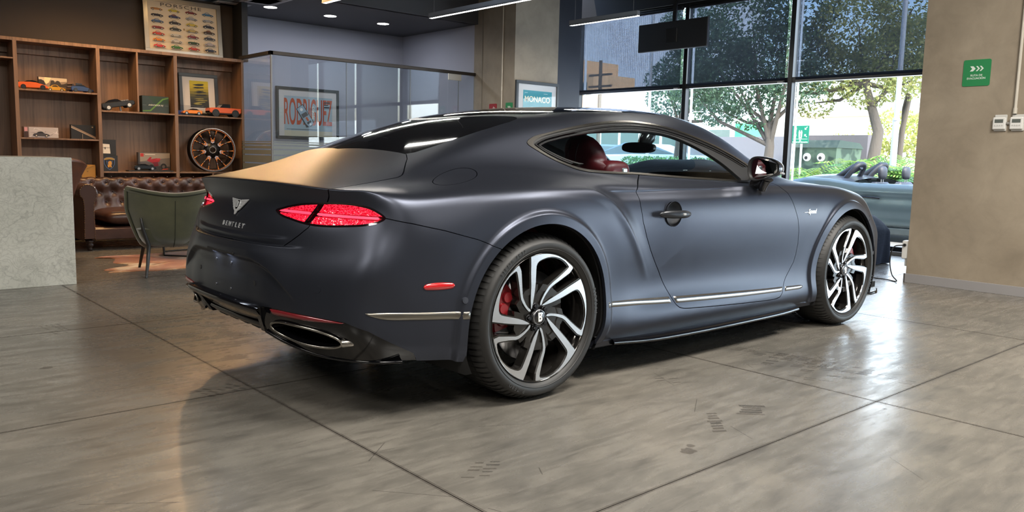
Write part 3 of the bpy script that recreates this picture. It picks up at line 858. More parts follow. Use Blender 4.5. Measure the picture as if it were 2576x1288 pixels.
def build_side_parts():
    # bright strips low on the flank
    def both(mb, name, m, parent=CAR):
        mb.build(name, m, parent); m2 = MB(); m2.v = [(x,-y,z) for x, y, z in mb.v]; m2.f = [f[::-1] for f in mb.f]; m2.mi = mb.mi; m2.sm = mb.sm
        return m2.build(name, m, parent)
    both(strip_on(True, [(-.872,.478),(-.80,.478),(-.65,.468),(-.415,.452)], [(-.86,.470),(-.80,.449),(-.65,.434),(-.415,.416)], .002, 50, .0012), 'rear_trim_strip', mat('strip_bronze', (.23,.215,.185), .30, 1.0))
    both(strip_on(True, [(.436,.401),(.55,.395),(.694,.388),(.85,.379),(.975,.3735)], [(.436,.370),(.55,.362),(.694,.353),(.85,.342),(.990,.334)], .002, 40, .0012), 'sill_trim_strip', chrome_dark)
    both(strip_on(True, [(.990,.372),(1.3,.359),(1.576,.348),(1.85,.337),(2.09,.3305)], [(1.005,.332),(1.3,.320),(1.563,.310),(1.85,.303),(2.073,.299)], .002, 60, .0012), 'sill_trim_strip', chrome_dark)
    both(strip_on(True, [(2.104,.330),(2.20,.327),(2.28,.324),(2.312,.315)], [(2.087,.2985),(2.20,.2975),(2.27,.298),(2.310,.309)], .002, 24, .0012), 'sill_trim_strip', chrome_dark)
    mk = strip_on(True, [(-.640,.566),(-.633,.577),(-.60,.583),(-.53,.580),(-.50,.574),(-.493,.564)], [(-.640,.566),(-.630,.556),(-.60,.552),(-.53,.550),(-.50,.554),(-.493,.564)], .003, 40, .003)
    both(mk, 'side_marker', mat('marker_red', (.42,.006,.008), .18, coat=1, emit=((.5,.004,.006), .12)))
    for x, z in ((-.448,.500),(3.255,.47)):
        h, n = on_side(x, z)
        c = MB().cyl(h+n*.003, h-n*.01, .013, .0145, 24).cyl(h+n*.0036, h-n*.01, .0085, .0085, 20)
        both(c, 'flank_sensor', mat('sensor_disc', (.05,.055,.07), .35, .3))
    # script badge behind the front arch
    h, n = on_side(2.335,.788); up = (Vector((0,0,1))-n*n.z).normalized()
    silver = mat('badge_silver', (.74,.75,.76), .32, .55)
    sb = text_mesh('Speed', .040, silver, 'script_badge', CAR, frameM(h+n*.001+Vector((.012,0,0)), Vector((1,0,0)), up), .0012, shear=.45, bold=.0004)
    MB().box((2.255,h.y-.002,.783),(2.315,h.y+.003,.7855), 0, .0005).build('script_tail', silver, sb)
    # gloss side blade under the sill
    bl = MB(); pts = [(.52,-.905,.182),(.8,-.915,.163),(1.2,-.918,.155),(1.7,-.916,.155),(2.1,-.912,.158),(2.28,-.905,.165)]
    c = spl(pts, 8); n = len(c); rows = []
    for p in c: rows += [(p[0],p[1]+.03,p[2]+.035),(p[0],p[1]-.012,p[2]+.016),(p[0],p[1]-.022,p[2]+.002),(p[0],p[1]-.018,p[2]-.006),(p[0],p[1]+.06,p[2]-.008)]
    bl.add(rows, [[i*5+j, i*5+j+1, (i+1)*5+j+1, (i+1)*5+j][::-1] for i in range(n-1) for j in range(4)], 0, True)
    both(bl, 'side_blade', gloss)
    # front corner winglet
    fw = MB().box((3.16,-.93,.168),(3.34,-.86,.184), 0, .006)
    fw.tube([(3.15,-.915,.195),(3.22,-.945,.185),(3.29,-.948,.188),(3.34,-.93,.208)], [.006,.012,.012,.004], 8)
    both(fw, 'front_winglet', gloss)
    # shark line: rear quarter to roof black corner finished; door mirrors
    for sg in (-1, 1):
        def Mv(p): return (p[0], p[1]*-sg, p[2])
        mb = MB()
        def sh(u, v):
            # u along x front..rear (0 = nose, 1 = rim), v around
            t = 2*PI*v; k = math.sin(min(1, u*1.05)*PI/2)**.55
            cy, cz = -.950-.012*(1-u), 1.055-.006*(1-u)
            e = 2.6; ct, st = math.cos(t), math.sin(t)
            ry = .098*k*math.copysign(abs(ct)**(2/e), ct); rz = .066*k*math.copysign(abs(st)**(2/e), st)
            if rz < 0: rz *= 1-.18*math.copysign(1, -ry)*min(1, abs(ry)/.1)
            return Mv((1.850-.135*u+.03*(ry/-.112 if ry < 0 else 0)*.6*(1), cy+ry, cz+rz*(1+.18*(ry/.112))))
        mb.grid(sh, 14, 36)
        if sg > 0: mb.f = [f[::-1] for f in mb.f]
        mir = mb.build('door_mirror', mat('mirror_shell', (.028,.028,.032), .22, .5, coat=.4), CAR)
        rim = [Vector(sh(1, k/36)) for k in range(36)]; c = sum(rim, Vector())/36
        g = MB(); inner = [c+(p-c)*.90+Vector((.002,0,0)) for p in rim]; inner2 = [c+(p-c)*.86+Vector((.018,0,0)) for p in rim]
        vs = rim+inner+inner2
        g.add(vs, [[i*36+k, i*36+(k+1)%36, (i+1)*36+(k+1)%36, (i+1)*36+k] for i in range(2) for k in range(36)], 0, True)
        g.build('mirror_rim', blackp, mir)
        gl = MB(); gl.add([c+(p-c)*.84+Vector((.014,0,0)) for p in rim], [list(range(36))], 0)
        gl.build('mirror_glass', mat('mirror_surface', (.75,.75,.77), .02, 1.0), mir)
        st = MB(); 
        st.tube([Mv((1.80,-.845,.955)), Mv((1.795,-.89,.965)), Mv((1.79,-.925,.985)), Mv((1.80,-.94,1.01))], [.034,.030,.034,.04], 14)
        st.tube([Mv((1.785,-.935,.99)), Mv((1.79,-.915,.955)), Mv((1.80,-.905,.928))], [.032,.028,.022], 14)
        st.build('mirror_stalk', mat('mirror_shell'), mir)
        ln = MB().tube([Mv((1.745,-1.052,1.03)), Mv((1.79,-1.045,1.025)), Mv((1.85,-1.00,1.02))], .006, 8)
        ln.build('mirror_indicator', mat('clear_lens', (.6,.6,.6), .1, .4), mir)
def build_underbody():
    ub = MB()
    # floor pan and wheel house liners
    ub.box((-.88,-.60,.285),(-.45,.60,.33)); ub.box((.45,-.86,.155),(2.38,.86,.20)); ub.box((3.28,-.8,.18),(3.6,.8,.22))
    ub.box((-.45,-.52,.20),(.45,.52,.6)); ub.box((2.38,-.52,.20),(3.3,.52,.6))
    for ax in (AXR, AXF+.012):
        for sg in (-1, 1):
            n = 40; vs = []
            for k in range(n+1):
                a = math.radians(-28+236*k/n)
                for y, r in ((.925,.427),(.90,.445),(.55,.45),(.52,.1)): vs.append((ax+r*math.cos(a), sg*y, AZ+r*math.sin(a)))
            ub.add(vs, [[i*4+j, i*4+j+1, (i+1)*4+j+1, (i+1)*4+j] for i in range(n) for j in range(3)], 0, True)
    ub.build('underbody', mat('underbody_black', (.008,.008,.008), .9), CAR)
UNIT = [(-.0420,.0420),(-.0441,.0520),(-.0505,.085),(-.0563,.1271),(-.0667,.2028),(-.0745,.2810),(-.040,.2885),(-.0027,.2900),(.040,.287),(.0802,.2790),(.1379,.2520),(.1830,.2200),(.1899,.2124),(.1699,.1901),(.1220,.1640),(.0766,.1404),(.0620,.129),(.0499,.1132),(.0372,.095),(.0272,.0750),(.0230,.0585),(.0180,.0500),(.0126,.0556),(.0125,.0640),(.0160,.0747),(.0280,.101),(.0400,.1210),(.0520,.138),(.0690,.1520),(.105,.1740),(.1420,.1992),(.1600,.2130),(.1620,.2210),(.1500,.2340),(.1308,.2491),(.105,.2620),(.0806,.2690),(.0527,.2725),(.025,.271),(-.0016,.2653),(-.022,.258),(-.0335,.2480),(-.0375,.2350),(-.0371,.2153),(-.034,.165),(-.0318,.1245),(-.0320,.090),(-.0350,.0580),(-.0370,.0460),(-.0390,.0400)]
def make_wheel(rot, front):
    """outer face looks along -y, centre at the origin; returns the rim object (with its sub-parts)"""
    dark = mat('wheel_dark', (.035,.032,.029), .16, .7, coat=.6); face = mat('wheel_machined', (.80,.81,.83), .22, 1.0)
    R = [((math.cos(a), math.sin(a)), (-math.sin(a), math.cos(a))) for a in (rot+2*PI*k/5 for k in range(5))]
    U = np.array(UNIT)
    units = []
    for k in range(5):
        a = rot+2*PI*k/5; c, s = math.cos(a), math.sin(a); units.append(np.stack([U[:,0]*c-U[:,1]*s, U[:,0]*s+U[:,1]*c], 1))
    # fine polar grid, cut by the outlines
    nr, na = 84, 540
    rr = np.linspace(.004, .2925, nr); aa = np.linspace(0, 2*PI, na, endpoint=False)
    X = np.outer(rr, np.cos(aa)).ravel(); Z = np.outer(rr, np.sin(aa)).ravel()
    I = np.arange(nr*na).reshape(nr, na); J = np.roll(I, -1, 1)
    F = np.stack([I[:-1], I[1:], J[1:], J[:-1]], -1).reshape(-1, 4).astype(np.int64)
    def dish(r): return np.interp(r, [0,.045,.09,.16,.27,.292], [.030,.028,.022,.010,.0,.0])
    def fieldU(P, N):
        f = np.full(len(P), -1.0)
        for u in units: f = np.maximum(f, polysd(P[:,0], P[:,2], u))
        return f
    Pf = np.stack([X, np.zeros_like(X), Z], 1); Nf = np.tile([0,-1.0,0], (len(Pf), 1))
    A = clip(Pf, Nf, F, lambda P, N: fieldU(P, N))
    P, N, G = compact(*A); P[:,1] = dish(np.hypot(P[:,0], P[:,2]))-.0025
    white = panel('machined_face', face, None, P, N, G, both=False, depth=.004)
    def fieldD(P, N):
        r = np.hypot(P[:,0], P[:,2]); hub = .066-r
        # webs lean towards the hub: outline grown on the window side
        return np.maximum.reduce([fieldU(P, N)+.006, hub, np.minimum(.018-np.abs(fieldU(P, N)+.010), .15-r)*.9])
    A = clip(Pf, Nf, F, fieldD)
    P, N, G = compact(*A); r = np.hypot(P[:,0], P[:,2]); fu = fieldU(P, N)
    P[:,1] = dish(r)+.0005+np.clip(-fu, 0, .03)*.35+.004*sstep(.02,0,fu)*(r < .12)
    spoke = panel('spokes', dark, None, P, N, G, both=False, depth=.048)
    barrel = MB()
    prof = [(.2905,-.004),(.2940,-.002),(.2940,.012),(.288,.014),(.2815,.020),(.272,.035),(.266,.10),(.262,.19),(.285,.225),(.292,.230)]
    M = Matrix(((1,0,0,0),(0,0,1,0),(0,1,0,0),(0,0,0,1)))
    barrel.lathe(prof, 96, 0, M)
    barrel.lathe([(.2905,-.004),(.2870,-.002),(.2840,.006),(.2815,.020)], 96, 0, M)
    rim = barrel.build('wheel', dark, None)
    white.parent = rim; spoke.parent = rim
    # tyre
    t = MB(); W = .300 if not front else .268; y0 = -.014
    R0 = .374
    prof = [(.2915,.004),(.296,-.002),(.302,-.008),(.315,y0-.004),(.332,y0-.006),(.345,y0-.002),(.3555,.006),(.3640,.020),(.3700,.038),(.3728,.060),(R0,.10)]
    back = [(r, W-.01-y) for r, y in reversed(prof)]
    t.lathe(prof+back, 120, 0, M)
    # sidewall rings and shoulder blocks
    t.lathe([(.3105,y0+.002),(.3115,y0-.0055),(.3135,y0-.0055),(.3145,y0)], 120, 0, M)
    nb = 78
    for k in range(nb):
        a = 2*PI*k/nb; pts = []
        for (r, y), w in zip(((.3535,.0035),(.3655,.0195),(.3722,.0400),(.3752,.066)), (.55,.68,.72,.72)):
            for s in (-1, 1): pts.append(((r+.0012)*math.cos(a+s*w*PI/nb), y-.0012, (r+.0012)*math.sin(a+s*w*PI/nb)))
        t.add(pts, [[0,1,3,2],[2,3,5,4],[4,5,7,6]], 0, True)
        for j in range(4):
            yy = .074+j*.052
            q = [((.3752)*math.cos(a+s*.72*PI/nb+dd), y2, .3752*math.sin(a+s*.72*PI/nb+dd)) for s, y2, dd in ((-1,yy,0),(1,yy,0),(1,yy+.040,.02),(-1,yy+.040,.02))]
            t.add(q, [[0,1,2,3]], 0, True)
    tire = t.build('tire', mat('tire_rubber', (.016,.0155,.015), .52), rim)
    # raised lettering
    lt = mat('tire_letters', (.035,.035,.035), .45)
    def arc(s, r, a0, size, name='tire_lettering', sp=1.0):
        for i, c in enumerate(s):
            if c == ' ': continue
            a = a0-i*size*.80*sp/r; x, z = r*math.cos(a), r*math.sin(a); ur = Vector((math.cos(a), 0, math.sin(a)))
            text_mesh(c, size, lt, name, rim, frameM(Vector((x, y0-.0062, z)), Vector((math.sin(a), 0, -math.cos(a))), ur), .0008, bold=.0004)
    if not front:
        arc('315/30 ZR22', .332, math.radians(140), .020, sp=1.0); arc('PIRELLI', .334, math.radians(18), .024); arc('P ZERO', .334, math.radians(250), .022)
    else:
        arc('275/35 ZR22', .332, math.radians(140), .020); arc('PIRELLI', .334, math.radians(-10), .024)
    # brake disc and caliper behind the spokes
    bd = MB(); bd.lathe([(.06,.085),(.205,.085),(.205,.115),(.06,.115)], 72, 0, M); bd.lathe([(.03,.05),(.085,.055),(.09,.085)], 48, 0, M)
    bd.build('brake_disc', mat('disc_steel', (.42,.42,.43), .32, 1.0), rim)
    # hub: cap, letter, nuts
    cap = MB(); cap.lathe([(0,.010),(.026,.011),(.0315,.014),(.034,.022),(.034,.035)], 40, 0, M)
    cc = cap.build('centre_cap', mat('cap_black', (.006,.006,.007), .1, coat=1), rim)
    MB().lathe([(.031,.012),(.034,.0115),(.0365,.018),(.0365,.03)], 40, 0, M).build('cap_ring', mat('cap_grey', (.22,.22,.23), .25, .9), rim)
    text_mesh('B', .056, mat('badge_white', (.82,.82,.80), .25, .2), 'cap_letter', rim, frameM(Vector((0,.0085,0)), Vector((1,0,0)), Vector((0,0,1))), .0015, bold=.0015, sx=.78)
    for k in range(5):
        a = rot+math.radians(108)+2*PI*k/5; x, z = .052*math.cos(a), .052*math.sin(a)
        nb_ = MB(); nb_.lathe([(0,.016),(.0085,.016),(.0105,.019),(.0105,.032)], 6, 0, Matrix.Translation((x,0,z)) @ M, smooth=False)
        nb_.lathe([(.0125,.024),(.0150,.0225),(.0160,.030)], 20, 0, Matrix.Translation((x,0,z)) @ M)
        nb_.build('wheel_nut', mat('nut_dark', (.03,.03,.032), .25, .8), rim)
    return rim
def add_wheels():
    rear = make_wheel(0, False); front = make_wheel(math.radians(-33), True)
    for src, ax, yy in ((rear, AXR, .944), (front, AXF, .940)):
        src.parent = CAR; src.location = (ax, -yy, AZ)
        o = copy_tree(src, CAR); o.location = (ax, yy, AZ); o.rotation_euler = (0, 0, PI)
    cal = mat('caliper_red', (.22,.008,.012), .3, coat=.6)
    for ax, a0 in ((AXR, 160), (AXF, 20)):
        for sg in (-1, 1):
            c = MB(); n = 14; vs = []
            for k in range(n+1):
                a = math.radians(a0-25+58*k/n)
                for r, y in ((.135,.075),(.150,.062),(.222,.062),(.232,.078),(.232,.135),(.135,.135)): vs.append((ax+r*math.cos(a), sg*(.944-y), AZ+r*math.sin(a)))
            c.add(vs, [[i*6+j, i*6+(j+1)%6, (i+1)*6+(j+1)%6, (i+1)*6+j] for i in range(n) for j in range(6)], 0, False)
            c.add(vs[:6], [list(range(6))]); c.add(vs[-6:], [list(range(6))])
            for k in (3, 7, 11):
                a = math.radians(a0-25+58*k/n); p = Vector((ax+.185*math.cos(a), sg*(.944-.062), AZ+.185*math.sin(a))); c.cyl(p, p+Vector((0,sg*.012,0)), .026, .022, 18)
            c.build('brake_caliper', cal, CAR)
def build_cabin():
    leather = mat('red_leather', (.105,.008,.011), .42); dark = mat('cabin_dark', (.012,.012,.013), .55)
    for sg in (-1, 1):
        y0 = .385*sg
        st = MB()
        def bk(u, v):
            # back shell: u around, v up; leaning backrest with a shaped shoulder and head part
            t = 2*PI*u; z = .46+.76*v
            lean = -.34*(z-.46)
            w = .255*(1-.10*v) if v < .62 else .255*(.938-.60*(max(0, v-.62)/.38)**1.5)
            if v > .80: w = min(w, .135*math.sqrt(max(.0, 1-((v-.80)/.2)**2*.96)))*1.0 if v > .80 else w
            th = .060*(1-.25*v)*(math.sqrt(max(.0, 1-((v-.86)/.14)**2)) if v > .86 else 1)
            ct, s2 = math.cos(t), math.sin(t)
            return (1.05+lean+th*1.6*math.copysign(abs(ct)**.8, ct), y0+w*math.copysign(abs(s2)**.7, s2), z)
        st.grid(bk, 36, 36)
        seat = st.build('seat', leather, CAR)
        cs = MB().box((1.05,y0-.26,.34),(1.60,y0+.26,.50), 0, .05); cs.build('seat_cushion', leather, seat)
        hs = MB()
        hs.tube(spl([(.75,y0-.03,.98),(.725,y0-.03,1.08),(.75,y0-.03,1.17),(.81,y0-.03,1.222)], 5), .004, 6)
        hs.tube(spl([(.75,y0+.03,.98),(.725,y0+.03,1.08),(.75,y0+.03,1.17),(.81,y0+.03,1.222)], 5), .004, 6)
        hs.build('seat_piping', mat('piping_dark', (.03,.004,.005), .5), seat)
        fl = MB().pillow((.80,y0-.21,.97),(.99,y0-.09,1.08), 2.6); fl.build('belt_guide', leather, seat)
        MB().box((.905,y0-.218,1.008),(.945,y0-.195,1.040), 0, .006).build('seat_switch', mat('switch_silver', (.6,.6,.6), .25, .8), seat)
    rb = MB().box((.05,-.60,.40),(.45,.60,.86), 0, .06); rb.build('rear_seat', leather, CAR)
    ds = MB()
    def dashf(u, v):
        y = -.70+1.4*u; a = v*PI*.62
        return (1.78+.62*v, y, .80+.145*math.sin(a)**.6-.0*v)
    ds.grid(dashf, 24, 12); ds.box((1.80,-.70,.35),(2.2,.70,.84), 0, .03)
    ds.build('dashboard', dark, CAR)
    MB().tube([(1.62+.05*math.cos(t)*math.sin(.35), .385+.18*math.sin(t), .83+.17*math.cos(t)) for t in (2*PI*k/36 for k in range(36))], .014, 8, closed=True).cyl((1.62,.385,.83),(1.80,.385,.78),.03).box((1.61,.22,.815),(1.63,.55,.845),0,.006).build('steering_wheel', dark, CAR)
    cn = MB().box((1.0,-.12,.30),(1.85,.12,.62), 0, .04); cn.build('centre_console', dark, CAR)
    for sg in (-1, 1):
        MB().box((.75,sg*.70,.30),(2.1,sg*.80,.955), 0, .03).build('door_card', dark, CAR)
    # inner mirror with its housing and the roof console
    im = MB()
    im.tube([(1.85,0,1.262),(1.83,0,1.235),(1.80,0,1.20),(1.775,0,1.175)], [.05,.055,.045,.03], 12)
    m = im.build('inside_mirror', mat('cabin_gloss', (.015,.015,.016), .15), CAR)
    g = MB(); e = []
    for k in range(32):
        t = 2*PI*k/32; ct, st_ = math.cos(t), math.sin(t)
        e.append((.125*math.copysign(abs(ct)**.6, ct), .034*math.copysign(abs(st_)**.7, st_)))
    Mm = frameM(Vector((1.735,0,1.168)), Vector((.12,-1,0)), Vector((.1,0,1)))
    g.prism(e, -.03, 0, 0, Mm); g.build('mirror_case', mat('cabin_gloss'), m)
    g = MB(); g.prism([(a*.93, b*.86) for a, b in e], .0005, .0015, 0, Mm); g.build('mirror_glass', mat('mirror_surface'), m)
    MB().box((1.35,-.16,1.285),(1.72,.16,1.33), 0, .03).build('roof_console', leather, CAR)
    MB().box((1.36,-.03,1.281),(1.44,.05,1.287), 0, .003).build('console_lamp', mat('amber', (.8,.2,.05), .4, emit=((1,.25,.06), .6)), CAR)
build_car()
add_wheels()
# ------------------------------------------------------------------ the room
def floor_mat():
    m = mat('polished_concrete', (.25,.24,.22), .2, spec=.6)
    v = coords(m)
    n1 = noise(m, v, .55, 6, .62, .6); n2 = noise(m, v, 3.2, 8, .65, .8)
    mp = node(m, 'ShaderNodeMapping'); mp.inputs['Scale'].default_value = (1.4, 7.5, 1); mp.inputs['Rotation'].default_value = (0,0,.82)
    link(m, v, mp.inputs[0]); n3 = noise(m, mp.outputs[0], 2.2, 9, .68, .5)
    n4 = noise(m, v, 40, 4, .6)
    c1 = ramp(m, n1, [(.30, hexc('57544f')), (.5, hexc('6b6760')), (.70, hexc('7b756c'))])
    c2 = ramp(m, n3, [(.28, .42), (.44, .84), (.54, 1.0), (.72, 1.32)])
    c3 = ramp(m, n2, [(.32, .74), (.5, 1.0), (.7, 1.12)])
    a = mixc(m, .9, c1, c2, 'MULTIPLY'); b = mixc(m, .75, a, c3, 'MULTIPLY')
    # dark scuffs
    sc = ramp(m, noise(m, v, 1.3, 10, .75, 1.5), [(.30, .55), (.345, 1.0)])
    b = mixc(m, .6, b, sc, 'MULTIPLY')
    link(m, b, bsdf(m).inputs['Base Color'])
    r = mrange(m, n3, .3, .72, .36, .19); r2 = node(m, 'ShaderNodeMath', operation='ADD'); link(m, r, r2.inputs[0])
    q = mrange(m, n2, .3, .75, .05, -.05); link(m, q, r2.inputs[1]); link(m, r2.outputs[0], bsdf(m).inputs['Roughness'])
    h = node(m, 'ShaderNodeMath', operation='ADD'); link(m, n2, h.inputs[0]); link(m, n4, h.inputs[1])
    bump(m, n2, .10, .006)
    return m
def concrete(name, base, dark, rough=.75):
    m = mat(name, (.3,.3,.3), rough)
    v = coords(m)
    n1 = noise(m, v, 1.1, 6, .6, .4); n2 = noise(m, v, 4.5, 8, .65, .6)
    c1 = ramp(m, n1, [(.3, hexc(dark)), (.7, hexc(base))]); c2 = ramp(m, n2, [(.3, .86), (.55, 1.0), (.8, 1.10)])
    link(m, mixc(m, 1.0, c1, c2, 'MULTIPLY'), bsdf(m).inputs['Base Color']); bump(m, n2, .15, .006); return m
def wood_mat(name, light, dark, scale=(1,1,1), axis='z', rough=.45):
    m = mat(name, (.3,.2,.1), rough)
    s = {'z': (26,26,1.1), 'x': (1.1,26,26), 'y': (26,1.1,26)}[axis]
    v = coords(m, s); n = noise(m, v, 1.0, 8, .62, .9); n2 = noise(m, coords(m, tuple(q*.18 for q in s)), 1.0, 4, .5, .6)
    c = ramp(m, n, [(.25, hexc(dark)), (.52, hexc(light)), (.8, tuple(min(1, q*1.15) for q in hexc(light)))])
    c2 = ramp(m, n2, [(.3, .68), (.6, 1.05)])
    link(m, mixc(m, 1, c, c2, 'MULTIPLY'), bsdf(m).inputs['Base Color']); return m
def struct(mb, name, m, parent=None): return tag(mb.build(name, m, parent), kind='structure') if parent is None else mb.build(name, m, parent)
fm = floor_mat()
# slabs with saw-cut joints: the joints are real narrow grooves
XJ = [-7.42,-5.26,-3.10,-.943,1.232,3.37,5.50]; YJ = [-7.46,-5.61,-3.76,-1.915,-.03,1.76,3.62,5.47]
g = .0024
xs = [-9.5]+[v for x in XJ for v in (x-g, x+g)]+[7.75]; ys = [-9.0]+[v for y in YJ for v in (y-g, y+g)]+[8.0]
fl = MB(); nx, ny = len(xs), len(ys)
for i in range(nx-1):
    for j in range(ny-1):
        z = 0 if (i % 2 == 0 and j % 2 == 0) else -.006
        fl.add([(xs[i],ys[j],z),(xs[i+1],ys[j],z),(xs[i+1],ys[j+1],z),(xs[i],ys[j+1],z)], [[0,1,2,3]], 0 if z == 0 else 1)
        if z == 0:
            a, b, c, d = (xs[i],ys[j]),(xs[i+1],ys[j]),(xs[i+1],ys[j+1]),(xs[i],ys[j+1])
            for p, q in ((a,b),(b,c),(c,d),(d,a)): fl.add([(*p,0),(*p,-.006),(*q,-.006),(*q,0)], [[0,1,2,3]], 1)
fl.box((-9.5,-9,-.2),(7.75,8,-.01), 1)
rm = random.Random(12)
def tread(cx, cy, L, W, a, n, rows, bar=.012, keep=.8):
    # printed tread blocks left by tyres: short slanted dabs in rows
    c, s_ = math.cos(a), math.sin(a)
    for i in range(n):
        for r in range(rows):
            if rm.random() > keep: continue
            u = -L/2+L*(i+.5)/n+rm.uniform(-.004,.004); v = -W/2+W*(r+.5)/rows; hw = W/rows*rm.uniform(.30,.48); hb = bar*rm.uniform(.35,.6)
            q = [(u-hb+.3*hw, v-hw), (u+hb+.3*hw, v-hw*rm.uniform(.8,1)), (u+hb-.3*hw, v+hw), (u-hb-.3*hw, v+hw*rm.uniform(.8,1))]
            fl.add([(cx+x*c-y*s_, cy+x*s_+y*c, .0006) for x, y in q], [[0,1,2,3]], 2+rm.randint(0,1))
tread(1.69,-1.36,.16,.62,.1,5,9,.020,.85); tread(1.52,-1.42,.20,.50,.2,6,7,.016,.5); tread(1.62,-1.0,.10,.22,0,3,3,.016,.7); tread(1.35,-1.48,.10,.30,.3,3,4,.012,.5)
tread(.64,-1.63,.15,.13,.5,5,1,.022,1); tread(.37,-1.63,.26,.07,.75,8,1,.020,1); tread(-1.09,.03,.24,.16,.2,6,3,.016,.7); tread(-.73,-1.43,.20,.10,.6,6,2,.012,.7); tread(-1.35,1.84,.12,.30,.1,4,6,.012,.7); tread(.73,-1.10,.10,.14,.9,3,2,.010,.7); tread(1.7,-1.75,.1,.3,.0,3,4,.010,.4)
for k in range(26):
    x, y = rm.uniform(-1.8,3.5), rm.uniform(-2.6,-.9); a = rm.uniform(0,3.1); l = rm.uniform(.03,.16); w = rm.uniform(.0008,.002); c, s_ = math.cos(a), math.sin(a)
    fl.add([(x-l*c-w*s_, y-l*s_+w*c, .0006), (x-l*c+w*s_, y-l*s_-w*c, .0006), (x+l*c+w*s_, y+l*s_-w*c, .0006), (x+l*c-w*s_, y+l*s_+w*c, .0006)], [[0,3,2,1][::-1]], 2)
for cx, cy, r in ((0.0,-1.77,.035),(.05,-1.74,.02),(1.15,-1.99,.012),(-1.6,.9,.03)):
    fl.add([(cx+r*rm.uniform(.6,1.2)*math.cos(t), cy+r*rm.uniform(.6,1.2)*math.sin(t), .0006) for t in (2*PI*k/14 for k in range(14))], [list(range(14))], 3)
def smear(name, col, mixf):
    m = bpy.data.materials.new(name); m.use_nodes = True; nt = m.node_tree; b = nt.nodes['Principled BSDF']; b.inputs['Base Color'].default_value = (*col, 1); b.inputs['Roughness'].default_value = .4
    tr = nt.nodes.new('ShaderNodeBsdfTransparent'); mx = nt.nodes.new('ShaderNodeMixShader'); mx.inputs[0].default_value = mixf; nt.links.new(tr.outputs[0], mx.inputs[1]); nt.links.new(b.outputs[0], mx.inputs[2]); nt.links.new(mx.outputs[0], nt.nodes['Material Output'].inputs[0]); return m
# brown grime along the joints
for x in XJ:
    for s0 in (-1, 1): fl.add([(x+s0*.004,-9,.0005),(x+s0*(.010),-9,.0005),(x+s0*(.010),8,.0005),(x+s0*.004,8,.0005)], [[0,1,2,3][::s0]], 3)
for y in YJ:
    for s0 in (-1, 1): fl.add([(-9.5,y+s0*.004,.0005),(7.7,y+s0*.004,.0005),(7.7,y+s0*.009,.0005),(-9.5,y+s0*.009,.0005)], [[0,1,2,3][::s0]], 3)
struct(fl, 'floor', [fm, mat('joint_dark', (.035,.028,.022), .8), smear('rubber_smear', (.035,.032,.030), .36), smear('grime_smear', (.045,.034,.027), .30)])
# ceilings
ck = mat('ceiling_black', (.010,.010,.011), .8); ck2 = mat('office_ceiling', (.050,.050,.056), .6)
struct(MB().box((-9.5,-9,3.95),(7.75,6.05,4.1)), 'ceiling', ck)
struct(MB().box((1.9,6.02,3.0),(5.16,8.0,3.12)).box((1.9,5.98,3.0),(5.16,6.06,3.95)), 'ceiling_office', ck2)
struct(MB().box((-9.5,5.0,3.08),(1.9,8.0,3.2)).box((-9.5,4.95,3.08),(1.9,5.03,3.95)), 'ceiling_lounge', mat('bulkhead_brown', (.030,.027,.026), .7))
brown = mat('wall_brown', (.050,.038,.031), .75)
bump(brown, noise(brown, coords(brown), 60, 3), .1, .002)
struct(MB().box((-9.5,7.28,0),(2.02,7.45,3.0)), 'wall_lounge', brown)
struct(MB().box((2.02,6.98,2.25),(2.10,7.45,3.0)), 'trim_1', mat('trim_charcoal', (.022,.023,.026), .5))
white = mat('office_white', (.33,.34,.40), .75)
struct(MB().box((1.95,7.95,0),(5.25,8.1,3.0)), 'wall_north', white)
struct(MB().box((5.16,6.06,0),(5.26,7.96,3.0)), 'wall_office', white)
struct(MB().box((-9.6,-9,0),(-9.5,8,4.0)), 'wall_west', mat('wall_grey', (.08,.078,.075), .8))
cw = concrete('warm_concrete', '9a8e7c', '807463'); cg = concrete('grey_concrete', '8f8b86', '6f6c69')
col = struct(MB().box((5.16,5.15,0),(6.0,6.06,3.95), 0), 'wall_column', concrete('column_concrete', '978d7d', '7d7468'))
struct(MB().box((6.02,5.30,0),(6.62,5.9,3.95)), 'wall_duct', mat('duct_blue', (.014,.018,.030), .55))
# the big concrete pier on the right and its base
struct(MB().box((5.35,-1.85,0),(5.75,-.295,3.95)), 'wall_pier', cw)
struct(MB().box((5.335,-1.86,0),(5.352,-.285,.085), 0, .002).box((5.335,-.295,0),(5.75,-.278,.085), 0, .002), 'baseboard_pier', mat('base_grey', (.26,.25,.25), .45))
struct(MB().box((-9.5,-9.2,0),(7.75,-9.0,3.95)), 'wall_south', mat('wall_south_grey', (.10,.10,.105), .8))
# window front: dark frames, glass, roller blinds
fr = mat('frame_black', (.010,.010,.011), .35, .3); al = mat('frame_alu', (.45,.46,.47), .35, .9)
pane = clear_glass('window_glass', (.93,.97,.98))
XF = 7.70
MY = [6.62, 6.35, 4.12, 2.38, .42]    # mullion positions along the front
def bay(n, y0, y1):
    w = empty('window_%d' % n); tag(w, kind='structure')
    f = MB()
    f.box((XF-.05,y0-.035,0),(XF+.05,y0+.035,3.42), 0, .004)
    for z0, z1 in ((0,.10),(2.17,2.24),(3.36,3.46)): f.box((XF-.045,y1,z0),(XF+.045,y0,z1), 0, .003)
    f.build('window_frame', fr, w)
    MB().box((XF+.052,y0-.05,0),(XF+.11,y0-.035-.02,3.4)).build('frame_reveal', al, w)
    MB().box((XF-.004,y1+.03,.10),(XF+.004,y0-.03,2.17)).box((XF-.004,y1+.03,2.24),(XF+.004,y0-.03,3.36)).build('window_pane', pane, w)
    return w
wins = [bay(i+1, MY[i], MY[i+1]) for i in range(4)]
MZ = [.30,-1.55,-3.4,-5.25,-7.1,-8.95]
